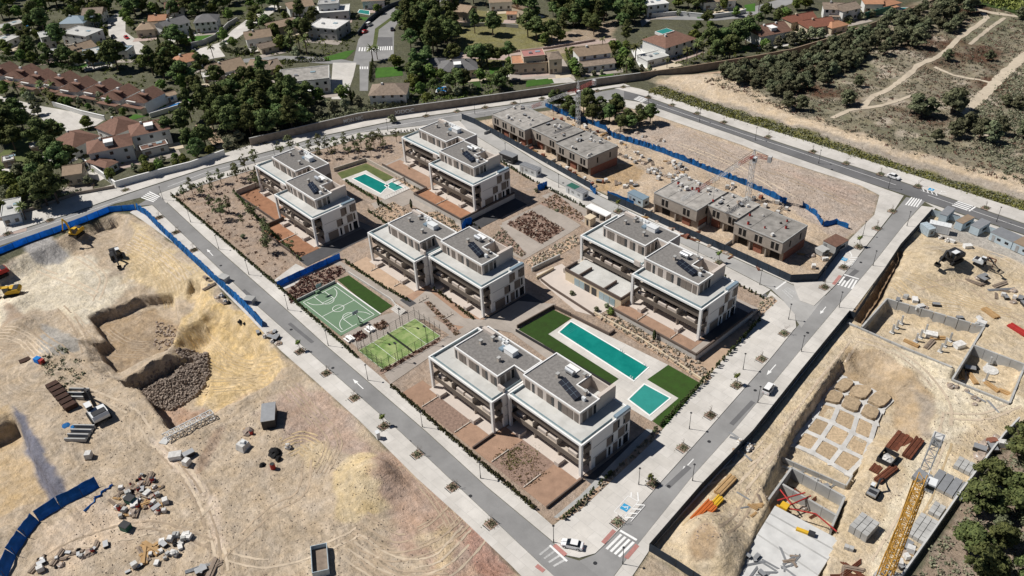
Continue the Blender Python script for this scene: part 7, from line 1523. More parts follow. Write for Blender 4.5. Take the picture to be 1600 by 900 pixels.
# the row of terraced houses with steep brown roofs
pa, pb = Vector(g(-30,116,4.6)), Vector(g(222,166,4.6)); n_ = 8
for i in range(n_):
    a = pa.lerp(pb, i/n_); b_ = pa.lerp(pb, (i+.90)/n_); d = b_-a; L = d.length; a = a+Vector((-d.y, d.x))/L*(1.8*(i % 2)-.6); b_ = a+d
    t = thing('row_house', f'{ORD[i]} brown roofed house of the terrace, counted from the picture edge', 'house', (a.x, a.y, 0), math.atan2(d.y, d.x), 'brown roofed terrace'); HOUSES.append(((a.x+b_.x)/2-d.y/L*6, (a.y+b_.y)/2+d.x/L*6, 9.0))
    B(0,1.5,-.3,L,13,4.6).build('wall', M['villa'], t); B(0.4,-1.0,-.3,L-.4,1.49,2.8).build('front_bay', M['villacream'], t)
    r = fixn(MB().add([(-.1,1.0,4.6),(L*.62,1.0,4.6),(L*.62,13.4,4.6),(-.1,13.4,4.6),(L*.55,2.5,7.6),(L*.55,12.5,7.6),(L,1.4,4.6),(L,13.4,4.6)], [(0,4,5,3),(4,6,7,5),(0,1,4),(1,6,4),(3,5,2),(2,5,7),(0,3,2,1),(1,2,7,6)]).build('roof', M['terracotta'], t))
    B(L*.15,0.4,4.5,L*.6,2.6,4.75).build('roof_terrace', M['villa'], r); B(L*.62,5,6.6,L*.72,5.8,8.4).build('chimney', M['villa'], r); B(L*.56,3.2,7.0,L*.98,5.0,7.5).build('roof_box', M['terracotta'], r); B(L*.1,1.2,4.75,L*.62,1.4,5.4).build('terrace_wall', M['terracotta'], r)
    B(-.2,-1.3,2.8,L-.2,1.0,3.0).build('front_roof', M['terracotta'], t)
    for x in (L*.2, L*.6): B(x,-1.06,.6,x+1.2,-.97,2.2).build('window', M['glass'], t)
    if i in (0, 5): [MB().obox(L*.2+k*1.3, 3.0, 5.6, 1.1, 1.8, .08).build('solar_panel', M['panel'], r) for k in range(3)]
# pair of large brown roofed houses by the white street wall
TW = [('brown roofed house of the pair, wing by the drive', (80,222),(113,232),12,4.2,3.2),('brown roofed house of the pair, back wing', (150,199),(179,211),12,4.4,3.4),('brown roofed house of the pair, front block with white box dormer', (138,240),(206,226),11,6.2,2.6),('brown roofed house of the pair, second front block with white box dormer', (205,213),(264,201),11,6.2,2.6)]
for lab, a, b_, dp, h, ri in TW:
    t = villa(lab, a, b_, dp, h, 'hip', ri, 'villa', 'terracotta', 3, 1, 2, name='villa', group='pair of brown roofed houses', extra=(dormer if 'dormer' in lab else None))
villa('low brown porch roof in front of the pair of houses', (135,252), (165,262), 5, 3.0, 'hip', 1.0, 'villa', 'terracotta', 2, 0, 1, name='villa_wing'); villa('low brown terrace roof beside the pair of houses', (222,236), (262,226), 4, 3.0, 'flat', 0, 'villa', 'terracotta', 2, 0, 1, name='villa_wing')
# ---------------------------------------------------------------- walls of the suburb
def wall_run(name, label, pts, h, mt, cap=None, w=0.4, step=6.0):
    P = gl(pts); x, y = P[0]; t = thing(name, label, 'wall', (x, y, 0), 0, 'garden walls')
    for a, b_ in zip(P, P[1:]):
        MB().bar((a[0]-x,a[1]-y,-.3),(b_[0]-x,b_[1]-y,-.3),w,h+.3).build('wall_section', M[mt], t)
        if cap: MB().bar((a[0]-x,a[1]-y,h+.002),(b_[0]-x,b_[1]-y,h+.002),w+.12,.12).build('coping', M[cap], t)
    return t
gw = wall_run('stone_wall', 'long old stone wall with graffiti along the upper road', [(392,228),(470,210),(560,189),(640,177),(700,169),(780,158),(866,146),(930,134),(1000,125)], 3.2, 'stonewall', 'concrete')
wall_run('stone_wall', 'long stone wall between the villas and the scrubland', [(1000,125),(1060,117),(1117,108),(1180,98),(1237,87),(1300,68),(1345,52),(1400,32),(1447,13),(1480,-2)], 3.2, 'stonewall', 'tanroof')
wall_run('garden_wall', 'white street wall in front of the brown roofed pair', [(183,293),(218,283),(255,273),(300,262),(352,243)], 2.4, 'villa', 'rim'); wall_run('garden_wall', 'white side wall below the brown roofed pair', [(183,293),(160,276),(132,256)], 2.2, 'villa', 'rim')
wall_run('garden_wall', 'curved grey garden wall of the pale blue villa', [(300,74),(318,70),(336,62),(348,52),(358,42),(372,34)], 2.4, 'concrete', 'concrete'); wall_run('garden_wall', 'low white wall along the far park road', [(1018,27),(1060,24),(1112,29),(1150,24),(1165,20)], 2.0, 'villa', 'rim'); wall_run('garden_wall', 'white zigzag wall beside the shaded drive', [(84,166),(105,172),(130,180),(165,188)], 2.0, 'villa', 'rim')
wall_run('garden_wall', 'dark fence wall along the avenue', [(560,56),(575,36),(590,24),(610,12),(640,2)], 2.2, 'navy', None); wall_run('garden_wall', 'pale green wall of the hidden tennis court', [(1345,30),(1362,26),(1395,18)], 3.0, 'greensheet', None); wall_run('garden_wall', 'dark stone wall along the upper road under the big pines', [(0,345),(60,326),(120,305),(180,294)], 1.2, 'stonewall', None)
wall_run('garden_wall', 'pale wall below the long blue pool', [(235,184),(292,167)], 2.0, 'villa', None); wall_run('garden_wall', 'low grey wall behind the dry park lawn', [(712,40),(790,42),(810,44)], 1.8, 'concrete', None); wall_run('garden_wall', 'low pink wall in front of the dry park lawn', [(780,84),(860,76),(930,64)], 1.0, 'pinkpath', None)
# graffiti painted on the stone wall: chunky pale letters
def graffiti(p, q, text, label, zc=0.5, h=1.9):
    a, b_ = Vector((*g(*p), 0)), Vector((*g(*q), 0)); d = (b_-a); L = d.length; ang_ = math.atan2(d.y, d.x)
    cu = bpy.data.curves.new('graffiti', 'FONT'); cu.body = text; cu.size = h*1.25; cu.extrude = 0.008; cu.offset = 0.05; o = bpy.data.objects.new('graffiti', cu); COL.objects.link(o)
    bpy.context.view_layer.update(); wd = max(0.1, o.dimensions.x); dg = bpy.context.evaluated_depsgraph_get(); me_ = bpy.data.meshes.new_from_object(o.evaluated_get(dg)); bpy.data.objects.remove(o)
    me_.materials.clear(); me_.materials.append(M['concretew']); ob = link_mesh('graffiti', me_); n_ = Vector((d.y, -d.x, 0)).normalized()
    ob.parent = gw; pos = a+n_*0.24+Vector((0,0,zc)); ob.location = pos-gw.location; ob.rotation_euler = (math.pi/2, 0, ang_); ob.scale = (L/wd, 1, 1); ob['label'] = label
graffiti((537,194.5),(577,185.8),'MON NICOL','pale graffiti lettering on the stone wall'); graffiti((617,180.6),(648,176),'XIDOC','large pale graffiti lettering on the stone wall')
# ---------------------------------------------------------------- tree prototypes
_bm = bmesh.new(); bmesh.ops.create_icosphere(_bm, subdivisions=1, radius=1.0); _bm.verts.ensure_lookup_table()
ICO_V = np.array([tuple(v.co) for v in _bm.verts]); ICO_F = np.array([[v.index for v in f.verts] for f in _bm.faces]); _bm.free()
CORE = [None, None]
def blob_crown(r, n_blobs, spread, zlo, zhi, per, brad, squash=0.7, hollow=0.55, core=0.72):
    C = []; Nn = []; cv = []; cf = []
    for k in range(n_blobs):
        z = zlo+(zhi-zlo)*r.rand(); f_ = math.sin(math.pi*min(1, max(0.08, (z-zlo)/(zhi-zlo+1e-6)*0.85+0.15))); a = r.rand()*6.283; q = spread*f_*math.sqrt(r.rand())
        c = np.array([q*math.cos(a), q*math.sin(a), z]); b_ = brad*(0.7+0.6*r.rand())
        d = r.normal(size=(per, 3)); d /= np.linalg.norm(d, axis=1)[:, None]; d[:, 2] = np.abs(d[:, 2])*1.15-0.3
        C.append(c+d*b_*(hollow+(1.05-hollow)*r.rand(per, 1)**.6)*np.array([1, 1, squash])); Nn.append(d+np.array([0, 0, .25]))
        if core: cf.append(ICO_F+len(ICO_V)*len(cv)); cv.append(c+ICO_V*b_*core*(0.85+.3*r.rand(len(ICO_V), 1))*np.array([1, 1, squash]))
    CORE[0] = (np.concatenate(cv), np.concatenate(cf)) if core else None; CORE[1] = np.concatenate(Nn)
    return np.concatenate(C)
def tree_proto(kind, seed):
    r = np.random.RandomState(seed); R = random.Random(seed); t = thing('tree', 'x', 'tree', (0,0,-60)); tr = MB(); CORE[0] = CORE[1] = None
    def limbs(n_, h0, h1, spread, rad):
        for i in range(n_):
            a = R.uniform(0, 6.283); z = R.uniform(h0*.75, h0); tr.tube((0.02*i,0,z), (math.cos(a)*spread*R.uniform(.4,.8), math.sin(a)*spread*R.uniform(.4,.8), h1*R.uniform(.75,.95)), rad, 5, rad*.4, cap=False)
    if kind == 'pine':      # broad dark Aleppo pine, unit height ~9
        tr.tube((0,0,-.3),(.2,.1,5.0),.26,7,.16); limbs(7,4.2,7.5,3.0,.11); C = blob_crown(r, 36, 3.4, 3.2, 8.2, 80, 1.2); sz, mt = .46, 'pine'
    elif kind == 'tallpine':
        tr.tube((0,0,-.3),(.2,.1,9.0),.28,7,.15); limbs(8,7.5,11.0,2.4,.1); C = blob_crown(r, 36, 2.8, 4.2, 12.0, 76, 1.15); sz, mt = .46, 'pine'
    elif kind == 'round':
        tr.tube((0,0,-.3),(.1,0,2.6),.2,7,.14); limbs(6,2.4,4.6,2.0,.09); C = blob_crown(r, 28, 2.4, 1.4, 5.4, 76, 1.0, .8); sz, mt = .40, 'leaf'
    elif kind == 'olive':
        tr.tube((0,0,-.3),(.1,0,1.8),.18,7,.12); limbs(6,1.7,3.4,1.7,.08); C = blob_crown(r, 18, 1.9, 1.2, 4.0, 54, .85, .8); sz, mt = .40, 'olive'
    elif kind == 'young':   # thin young pine with a see-through crown
        tr.tube((0,0,-.2),(.15,.1,3.4),.10,6,.06); limbs(7,2.6,5.0,1.3,.04); C = blob_crown(r, 17, 1.35, 2.2, 5.6, 17, .62, .8, .2, 0); sz, mt = .34, 'youngpine'
    elif kind == 'scrubpine':
        tr.tube((0,0,-.2),(.1,.1,2.0),.14,6,.08); limbs(5,1.6,3.4,1.6,.06); C = blob_crown(r, 22, 1.9, .9, 4.2, 52, .85, .8, .45, .6); sz, mt = .40, 'scrubneedle'
    elif kind == 'cypress':
        tr.tube((0,0,-.2),(0,0,2.0),.12,6,.08); n_ = 900; u = r.rand(n_); q = .85*np.sin(np.pi*np.clip(u*.88+.1, 0, 1))*np.sqrt(.35+.65*r.rand(n_)); a = r.rand(n_)*6.283; C = np.stack([q*np.cos(a), q*np.sin(a), .4+u*6.2], 1); sz, mt = .34, 'cypress'
    elif kind == 'bush':
        tr.tube((0,0,-.2),(0,0,.6),.08,5,.05); C = blob_crown(r, 10, .8, .2, 1.2, 40, .55, .8); sz, mt = .32, 'olive'
    elif kind == 'bare':
        tips = []; grow(tr, Vector((0,0,-.2)), Vector((.03,.02,1)).normalized(), 2.0, .10, 4, tips, R); C = np.array([tuple(q) for q in tips])[::3]; sz, mt = .16, 'brownbush'
    tr.build('trunk', M['bark'], t); link_mesh('crown', leaf_mesh('crown', C, sz, M[mt], seed, N=CORE[1], core=CORE[0]), parent=t)
    return remember(t)
def palm_proto(seed):
    R = random.Random(seed); t = thing('palm_tree', 'x', 'palm tree', (0,0,-60)); MB().tube((0,0,-.2),(.15,.1,6.0),.24,7,.18).build('trunk', M['bark'], t); m = MB()
    for k in range(26):
        a = k*2.399; el = R.uniform(-.35,1.2); p = Vector((.15,.1,6.0)); d = Vector((math.cos(a)*math.cos(el), math.sin(a)*math.cos(el), math.sin(el))); s = Vector((-math.sin(a), math.cos(a), 0))
        for j in range(5):
            q = p+d*.55; w0, w1 = .30*math.sin(math.pi*(j+.4)/5.6), .30*math.sin(math.pi*(j+1.4)/5.6); up_ = Vector((0,0,.14))
            m.add([p+s*w0-up_*.6, p, q, q+s*w1-up_*.6], [(0,1,2,3)]); m.add([p-s*w0-up_*.6, p, q, q-s*w1-up_*.6], [(0,3,2,1)]); p = q; d = (d+Vector((0,0,-.26))).normalized()
    m.build('crown', M['palm'], t); return remember(t)
TP = {k: [tree_proto(k, s) for s in ss] for k, ss in dict(pine=(1,2,3), tallpine=(4,5), round=(6,7), olive=(8,9), young=(10,11,12), scrubpine=(13,14,15), cypress=(16,), bush=(17,18), bare=(19,)).items()}
TP['palm'] = [palm_proto(20), palm_proto(21)]
T_USED = set(); KN = dict(pine='dark broad pine', tallpine='tall dark pine', round='round green tree', olive='grey green olive tree', young='thin young pine', scrubpine='low scrub pine', cypress='slim cypress', bush='grey green bush', bare='bare leafless tree', palm='palm tree')
CATS = dict(pine='tree', tallpine='tree', round='tree', olive='tree', young='tree', scrubpine='tree', cypress='tree', bush='bush', bare='tree', palm='palm tree')
NMS = dict(pine='pine_tree', tallpine='pine_tree', round='broadleaf_tree', olive='olive_tree', young='young_pine', scrubpine='scrub_pine', cypress='cypress_tree', bush='garden_bush', bare='bare_tree', palm='palm_tree')
def plant(kind, px, where, sc=1.0, size=None, xyz=None):
    if xyz is None:
        x, y, z = gz(*px); xyz = (x, y, z)
    k = rnd.randrange(len(TP[kind])); p = TP[kind][k]; s = sc*rnd.uniform(.88, 1.12); scl = (s*rnd.uniform(.92,1.08), s*rnd.uniform(.92,1.08), s*rnd.uniform(.9,1.1))
    lab = f'{KN[kind]} {where}'; grp = f'{KN[kind]}s {where}'
    if (kind, k) not in T_USED: T_USED.add((kind, k)); o = p; o.location = xyz; o['label'] = lab; o['group'] = grp; o.scale = scl; o.rotation_euler = (0,0,rnd.uniform(0,6.28))
    else: o = copy_tree(p, loc=xyz, rz=rnd.uniform(0,6.28), scale=scl, label=lab, group=grp)
    o.name = NMS[kind]; o['category'] = CATS[kind]
    return o
def wood(kind, pts, n_, where, sc=(0.8,1.2), seed=1, mind=3.0, second=None):
    P = gl(pts); got = []; R = random.Random(seed)
    for x, y in scatter(P, n_*8, seed):
        if all((x-a)**2+(y-b_)**2 > mind*mind for a, b_ in got): got.append((x, y))
        if len(got) >= n_: break
    for x, y in got: plant(second if second and R.random() < .3 else kind, None, where, R.uniform(*sc), xyz=(x, y, hz(x, y)))
# hand placed: (kind, foot in the picture, size), where
def row(where, items):
    for i, (k, x, y, s) in enumerate(items): plant(k, (x, y), where, s)
wood('pine', [(300,190),(345,155),(420,140),(440,160),(490,175),(480,205),(400,220),(355,215)], 30, 'in the dense belt above the upper road', (1.0,1.45), 1, 4.2, 'tallpine')
row('in the belt beside the long blue pool', [('tallpine',300,190,1.0),('tallpine',318,172,1.1),('pine',262,218,1.1),('pine',300,235,1.2),('pine',322,228,1.1),('pine',290,210,1.1),('olive',375,222,1.2),('olive',355,232,1.1)])
row('beside the brown roofed terrace', [('pine',185,110,1.6),('tallpine',240,118,1.2),('tallpine',258,128,1.0),('pine',290,138,1.5),('pine',270,125,1.1),('round',255,142,1.0),('olive',160,164,1.2),('round',178,168,1.0),('palm',68,150,1.0),('palm',88,148,1.0),('olive',48,160,1.3),('palm',30,150,.9),('round',10,150,1.1)])
row('in the shady garden beside the drive', [('pine',70,232,1.5),('pine',10,215,1.6),('pine',25,235,1.3),('olive',60,180,1.4),('olive',35,180,1.3),('round',138,200,.9),('pine',113,258,1.1),('bare',48,262,1.0),('olive',35,282,1.6),('pine',75,322,1.5),('pine',92,318,1.5),('pine',60,315,1.3),('olive',15,312,1.4),('palm',41,344,.9),('olive',62,328,1.0),('bare',148,300,.9),('olive',140,288,.9),('round',6,335,.9),('pine',0,290,1.4),('round',20,300,1.0)])
row('behind the white street wall', [('round',234,275,.9),('palm',228,272,.7),('olive',250,262,.9),('pine',310,250,1.0),('olive',275,262,.8),('round',290,258,.8)])
wood('pine', [(618,45),(650,10),(700,8),(720,60),(710,85),(650,78)], 24, 'in the park wood beside the avenue', (1.0,1.5), 2, 4.5, 'tallpine')
row('on the dry park lawn', [('pine',770,55,1.4),('tallpine',742,52,.9),('pine',750,104,1.5),('pine',762,100,1.3),('pine',825,58,1.5),('pine',838,62,1.4),('tallpine',832,45,1.2),('pine',862,66,1.2),('round',876,66,1.1),('round',850,70,1.0)])
wood('pine', [(850,20),(900,5),(1000,5),(1010,35),(985,50),(930,45),(880,45)], 24, 'in the pine park behind the tan roofed villa', (.9,1.4), 3, 5.0, 'tallpine')
row('in the gardens of the rooftop pool villa', [('pine',1110,82,1.5),('pine',1130,78,1.5),('pine',1150,75,1.5),('pine',1165,68,1.4),('pine',1120,95,1.3),('pine',1140,92,1.3),('round',1085,70,1.2),('palm',1073,98,1.0),('palm',1088,92,1.1),('palm',1098,90,1.1),('palm',993,95,1.0),('round',975,92,1.1),('palm',1042,106,.6),('round',985,110,.9),('olive',1015,112,.7),('tallpine',978,72,.9)])
row('in the gardens of the tan roofed villas', [('round',898,112,1.2),('bush',928,118,1.4),('bush',940,116,1.3),('olive',908,118,1.0),('round',958,84,.9),('round',970,102,.8),('round',750,128,1.1),('pine',712,142,1.4),('pine',725,140,1.2),('olive',738,146,1.0),('round',690,128,1.1),('round',672,126,1.3),('pine',655,128,1.3),('pine',662,112,1.2),('olive',648,108,1.2),('tallpine',650,118,1.0),('round',645,140,1.1),('bush',690,150,1.6),('olive',715,150,1.1),('bush',670,154,1.5)])
row('around the large modern villa', [('cypress',555,162,1.0),('cypress',550,160,.9),('round',536,160,1.1),('round',500,160,1.1),('palm',545,150,.7),('palm',583,96,1.1),('palm',590,93,1.0),('round',617,108,1.1),('round',625,105,1.0),('olive',560,165,1.0),('bush',510,163,1.5),('bush',525,166,1.5),('bush',580,165,1.6),('bush',600,165,1.6),('bush',615,164,1.5),('bush',640,163,1.4),('olive',540,172,1.2),('olive',520,176,1.2),('olive',500,182,1.2),('pine',480,162,1.2),('pine',462,158,1.3),('olive',614,192,.9)])
row('among the villas below the avenue', [('palm',457,82,1.3),('palm',470,84,1.2),('palm',480,86,1.2),('olive',465,90,1.2),('round',440,78,1.1),('pine',470,56,1.2),('pine',480,60,1.1),('pine',455,58,1.1),('round',430,60,1.2),('round',418,42,1.1),('tallpine',470,30,1.0),('pine',490,36,1.0),('palm',412,35,1.1),('palm',405,45,1.0),('round',395,38,1.2),('pine',430,16,1.2),('pine',410,14,1.2),('olive',445,70,1.0),('bush',560,30,1.5),('round',590,22,1.0),('round',575,12,1.0),('round',585,6,1.0),('olive',605,10,1.0)])
row('among the villas by the pale street', [('pine',95,76,1.6),('tallpine',48,86,.9),('tallpine',55,88,.9),('round',70,84,1.0),('pine',60,42,1.4),('pine',70,50,1.3),('pine',52,50,1.2),('bright' if False else 'round',30,28,1.2),('pine',105,100,1.2),('olive',92,100,1.2),('pine',160,25,1.3),('pine',172,18,1.3),('tallpine',150,10,1.0),('pine',150,44,1.1),('round',205,45,1.2),('round',200,35,1.3),('pine',212,25,1.3),('pine',222,20,1.2),('tallpine',230,14,1.2),('pine',280,76,1.3),('pine',268,70,1.2),('round',290,72,1.0),('round',330,48,.9),('bush',300,60,1.6),('palm',334,92,.9),('pine',300,26,1.5),('pine',312,20,1.4),('pine',350,20,1.3),('round',350,64,1.1),('round',365,76,1.0),('bush',350,76,2.0),('bush',370,84,2.0),('bush',385,84,2.0),('round',395,72,1.1),('pine',400,30,1.0),('olive',130,44,1.2),('olive',145,58,1.2),('pine',120,18,1.1),('pine',90,12,1.3),('pine',110,8,1.3),('pine',140,4,1.2),('round',60,14,1.1),('round',20,10,1.2),('pine',5,30,1.2),('olive',80,70,1.0),('round',165,60,1.0)])
row('along the top edge beyond the villas', [('pine',190,4,1.3),('tallpine',250,4,1.2),('pine',320,2,1.4),('pine',360,4,1.2),('round',470,2,1.1),('pine',500,-4,1.2),('round',640,0,1.2),('pine',740,6,1.2),('pine',760,10,1.1),('round',785,10,1.1),('pine',800,6,1.2),('tallpine',815,24,1.3),('round',690,4,1.1),('pine',860,2,1.3),('round',1060,12,1.1),('pine',1075,14,1.2),('pine',1100,14,1.2),('olive',1120,20,1.0),('round',1130,16,1.1),('round',1150,26,.9),('palm',1185,18,.9),('palm',1200,14,.9),('olive',1220,24,1.2),('round',1245,16,1.2),('round',1258,14,1.2),('bush',1060,24,2.0),('bush',1075,24,2.0),('round',1010,24,1.0)])
row('between the scrubland wall and the white villas', [('olive',1235,70,1.4),('olive',1250,66,1.4),('olive',1265,62,1.4),('olive',1282,60,1.3),('olive',1215,74,1.3),('round',1225,60,1.0),('bush',1310,44,2.0),('bush',1325,34,2.2),('bush',1345,30,2.2),('bush',1360,26,2.2),('round',1195,78,.9),('olive',1200,84,1.0),('round',1180,64,1.0),('bare',1185,80,1.0)])
wood('young', [(275,312),(330,290),(400,272),(420,300),(370,300),(400,330),(440,390),(420,400),(330,340)], 20, 'in the bare earth garden by the far junction', (.8,1.25), 5, 2.6)
row('on the earth bank behind the L-shaped pool', [('young',470,246,1.1),('young',485,240,1.1),('young',500,238,1.2),('young',512,236,1.1),('young',525,238,1.1),('young',540,236,1.2),('young',555,235,1.1),('young',565,232,1.2),('young',575,234,1.1),('young',585,230,1.2),('young',595,228,1.1),('young',560,244,1.0),('young',580,244,1.1),('young',600,236,1.0),('young',620,222,.9),('young',545,246,1.0),('young',520,248,1.0),('young',500,250,1.0),('young',455,240,1.3),('young',440,246,1.2),('young',400,262,1.3),('young',385,270,1.2),('young',370,278,1.2)])
row('beside the gardens of the L-shaped pool building', [('young',420,396,1.1),('young',455,396,1.0),('bush',380,372,1.0),('bush',345,330,1.0)])
row('in the planted beds of the middle garden', [('cypress',643,326,.55),('cypress',592,322,.5),('cypress',640,270,.4),('bush',838,300,.8),('bush',870,330,.7),('bush',690,288,.9)])
row('on the clubhouse patio and the rockery', [('bush',894,460,.9),('round',954,492,.45),('cypress',1022,532,.5),('bush',948,480,.8),('bush',932,486,.8)])
wood('pine', [(875,180),(905,165),(960,170),(1000,178),(1025,200),(1010,208),(960,205),(905,195)], 20, 'in the clump behind the ragged blue fence', (.7,1.0), 6, 3.0, 'scrubpine')
row('at the head of the construction clump', [('tallpine',864,174,.7),('tallpine',872,172,.7),('pine',880,172,.8),('pine',912,176,.9)])

# fill the gardens between the houses with more trees, clear of buildings, streets and lawns
def fill(kinds, pts, n_, where, sc, seed, mind=4.0):
    P = gl(pts); got = []; R = random.Random(seed); q = scatter(P, n_*14, seed); ok = np.ones(len(q), bool)
    for cx_, cy_, rr in HOUSES: ok &= (q[:,0]-cx_)**2+(q[:,1]-cy_)**2 > rr*rr
    for S in STREETS: ok &= sdist(q[:,0], q[:,1], S) < -1.2
    for x, y in q[ok]:
        if all((x-a)**2+(y-b_)**2 > mind*mind for a, b_ in got): got.append((x, y)); plant(R.choice(kinds), None, where, R.uniform(*sc), xyz=(x, y, 0))
        if len(got) >= n_: break
MX = ['pine','round','round','olive','pine','cypress']
fill(MX, [(0,0),(110,0),(110,50),(60,60),(0,60)], 18, 'in the far gardens around the blue edge pool', (.8,1.3), 31)
fill(MX, [(110,0),(230,0),(215,40),(160,60),(110,50)], 18, 'in the far gardens above the pale suburban street', (.8,1.3), 32)
fill(MX, [(230,0),(400,0),(400,20),(360,40),(300,30),(230,25)], 18, 'in the far gardens above the pale blue villa', (.8,1.3), 33)
fill(MX, [(0,60),(60,60),(170,70),(190,110),(120,110),(0,95)], 16, 'in the gardens behind the brown roofed terrace', (.7,1.2), 34)
fill(MX, [(200,90),(260,60),(330,72),(320,125),(300,160),(240,125)], 20, 'between the terrace and the tan gable villa', (.8,1.3), 35)
fill(['round','olive','palm','bush','round'], [(0,118),(220,168),(200,185),(80,165),(0,148)], 20, 'in the front gardens of the brown roofed terrace', (.5,.8), 36, 3.0)
fill(['pine','olive','pine','round'], [(0,180),(80,185),(95,230),(110,290),(60,330),(0,335)], 20, 'in the shaded park below the drive', (.9,1.4), 37)
fill(MX, [(400,0),(480,0),(480,50),(450,95),(400,90),(380,40)], 18, 'in the gardens beside the palms and the avenue', (.7,1.2), 38)
fill(MX, [(640,92),(800,95),(800,145),(700,160),(640,168)], 18, 'in the gardens behind the graffiti wall', (.7,1.1), 39)
fill(MX, [(330,120),(440,110),(450,130),(430,150),(330,145)], 14, 'below the tan gable villa', (.8,1.2), 40)
fill(['round','olive','palm','round'], [(890,85),(1010,60),(1060,95),(1000,115),(890,122)], 14, 'around the tan roofed and rooftop pool villas', (.5,.9), 41, 3.0)
fill(MX, [(1050,0),(1280,0),(1240,40),(1170,55),(1100,60),(1060,40)], 18, 'in the far gardens beyond the park road', (.7,1.1), 42)
fill(['pine','tallpine'], [(850,0),(1010,0),(1005,40),(960,55),(860,60)], 18, 'thickening the pine park', (.9,1.3), 43)
fill(['pine','tallpine'], [(620,5),(715,0),(730,60),(715,90),(640,85)], 16, 'thickening the park wood', (1.0,1.4), 44)
fill(['pine'], [(330,150),(440,140),(490,170),(480,205),(400,222),(345,210)], 16, 'thickening the dense belt', (1.0,1.3), 45, 3.2)
fill(['round','olive','bush'], [(130,265),(185,288),(300,258),(345,240),(300,235),(262,240),(200,262)], 14, 'in the front gardens behind the white street wall', (.5,.9), 46, 2.6)
# scrubland
wood('scrubpine', [(1115,122),(1180,112),(1260,92),(1330,62),(1365,60),(1340,110),(1290,140),(1215,160),(1165,150)], 115, 'in the thicket at the edge of the scrubland', (.8,1.5), 7, 2.6, 'scrubpine')
wood('scrubpine', [(1360,55),(1480,5),(1520,20),(1500,60),(1440,70),(1400,85),(1350,90)], 40, 'scattered along the scrubland path', (1.0,1.7), 8, 4.5)
row('standing apart in the scrubland', [('scrubpine',1322,165,1.8),('scrubpine',1340,135,1.1),('scrubpine',1430,180,2.0),('scrubpine',1450,182,1.7),('scrubpine',1485,178,2.0),('scrubpine',1495,172,1.7),('scrubpine',1510,205,1.7),('scrubpine',1530,218,1.9),('scrubpine',1545,222,1.8),('scrubpine',1492,215,1.6),('scrubpine',1380,86,1.4),('scrubpine',1432,75,1.8),('scrubpine',1395,75,1.5),('scrubpine',1470,20,2.1),('scrubpine',1512,22,2.0),('scrubpine',1595,30,1.5),('scrubpine',1560,210,1.5),('scrubpine',1590,170,1.4),('scrubpine',1545,95,1.1),('scrubpine',1480,95,1.0),('scrubpine',1570,165,1.1),('scrubpine',1600,215,1.5),('scrubpine',1230,170,1.5),('scrubpine',1250,172,1.3),('scrubpine',1462,222,1.2)])
wood('pine', [(1490,905),(1500,830),(1545,760),(1590,700),(1650,680),(1700,800),(1640,930)], 26, 'in the wood beyond the boundary wall', (.8,1.1), 9, 3.4, 'scrubpine')
# uncountable low scrub, verge plants and the citrus grove
TRK = [[(1348,168),(1365,150),(1385,142),(1405,128),(1422,115),(1433,103),(1460,92),(1480,78),(1500,58),(1525,42),(1542,28),(1535,20)],[(1505,175),(1530,155),(1550,135),(1570,115),(1600,88),(1650,45)],[(1515,12),(1560,22),(1600,28),(1700,40)],[(1300,185),(1330,172),(1375,166),(1410,155),(1425,150)],[(1460,105),(1490,118),(1530,125),(1548,130)],[(1515,70),(1545,45),(1570,28)],[(1505,175),(1525,190),(1545,215)]]
TRW = [[gz(*p)[:2] for p in t_] for t_ in TRK]
def offtrack(q, w):
    ok = np.ones(len(q), bool)
    for t_ in TRW:
        for (ax, ay), (bx, by) in zip(t_, t_[1:]):
            L = (bx-ax)**2+(by-ay)**2; u = np.clip(((q[:,0]-ax)*(bx-ax)+(q[:,1]-ay)*(by-ay))/L, 0, 1); ok &= np.hypot(q[:,0]-ax-u*(bx-ax), q[:,1]-ay-u*(by-ay)) > w
    return ok
def scrub(pts, n_, leafk, size, h, name, label, seed, z0=None, per=12, rad=.7, lev=0.0):
    P = gl(pts, lev); q = scatter(P, n_, seed); q = q[offtrack(q, 2.3)]
    if 'garden' in name:
        for S in STREETS: q = q[sdist(q[:,0], q[:,1], S) < -.8]
    r = np.random.RandomState(seed); z = height(q[:,0], q[:,1]) if z0 is None else np.full(len(q), z0)
    k = (0.5+r.rand(len(q))**2*1.3); C = np.repeat(np.concatenate([q, z[:, None]], 1), per, 0); s = np.repeat(k, per)[:, None]
    d = r.normal(size=(len(C), 3))*np.array([rad*.55, rad*.55, h*.45]); d[:, 2] = np.abs(d[:, 2]); C = C+d*s
    return tag(link_mesh(name, leaf_mesh(name, C, size, M[leafk], seed)), label, 'scrub', kind='stuff')
SP = [(1090,126),(1230,112),(1330,60),(1480,-10),(1700,-20),(1700,310),(1600,290),(1420,240),(1270,190),(1150,145)]
scrub(SP, 4200, 'bush', .42, .8, 'low_scrub', 'low grey green scrub covering the scrubland', 201, per=11, rad=1.0, lev=2.2)
scrub(SP, 1700, 'brownbush', .42, .55, 'dry_scrub', 'dry brown scrub patches on the scrubland', 202, per=11, rad=1.1, lev=2.2)
scrub([(1500,170),(1560,120),(1700,60),(1700,320),(1600,290),(1520,240)], 1500, 'bush', .5, 1.0, 'low_scrub', 'denser grey green scrub beyond the broad track', 203, per=12, rad=1.0, lev=2.2)
scrub([(1010,144),(1032,135),(1265,211),(1415,261),(1600,318),(1700,350),(1690,358),(1600,329),(1415,270),(1265,222)], 900, 'bush', .42, .5, 'verge_plants', 'grey tufts among the verge plants beside the outer road', 224, per=10, rad=.8)
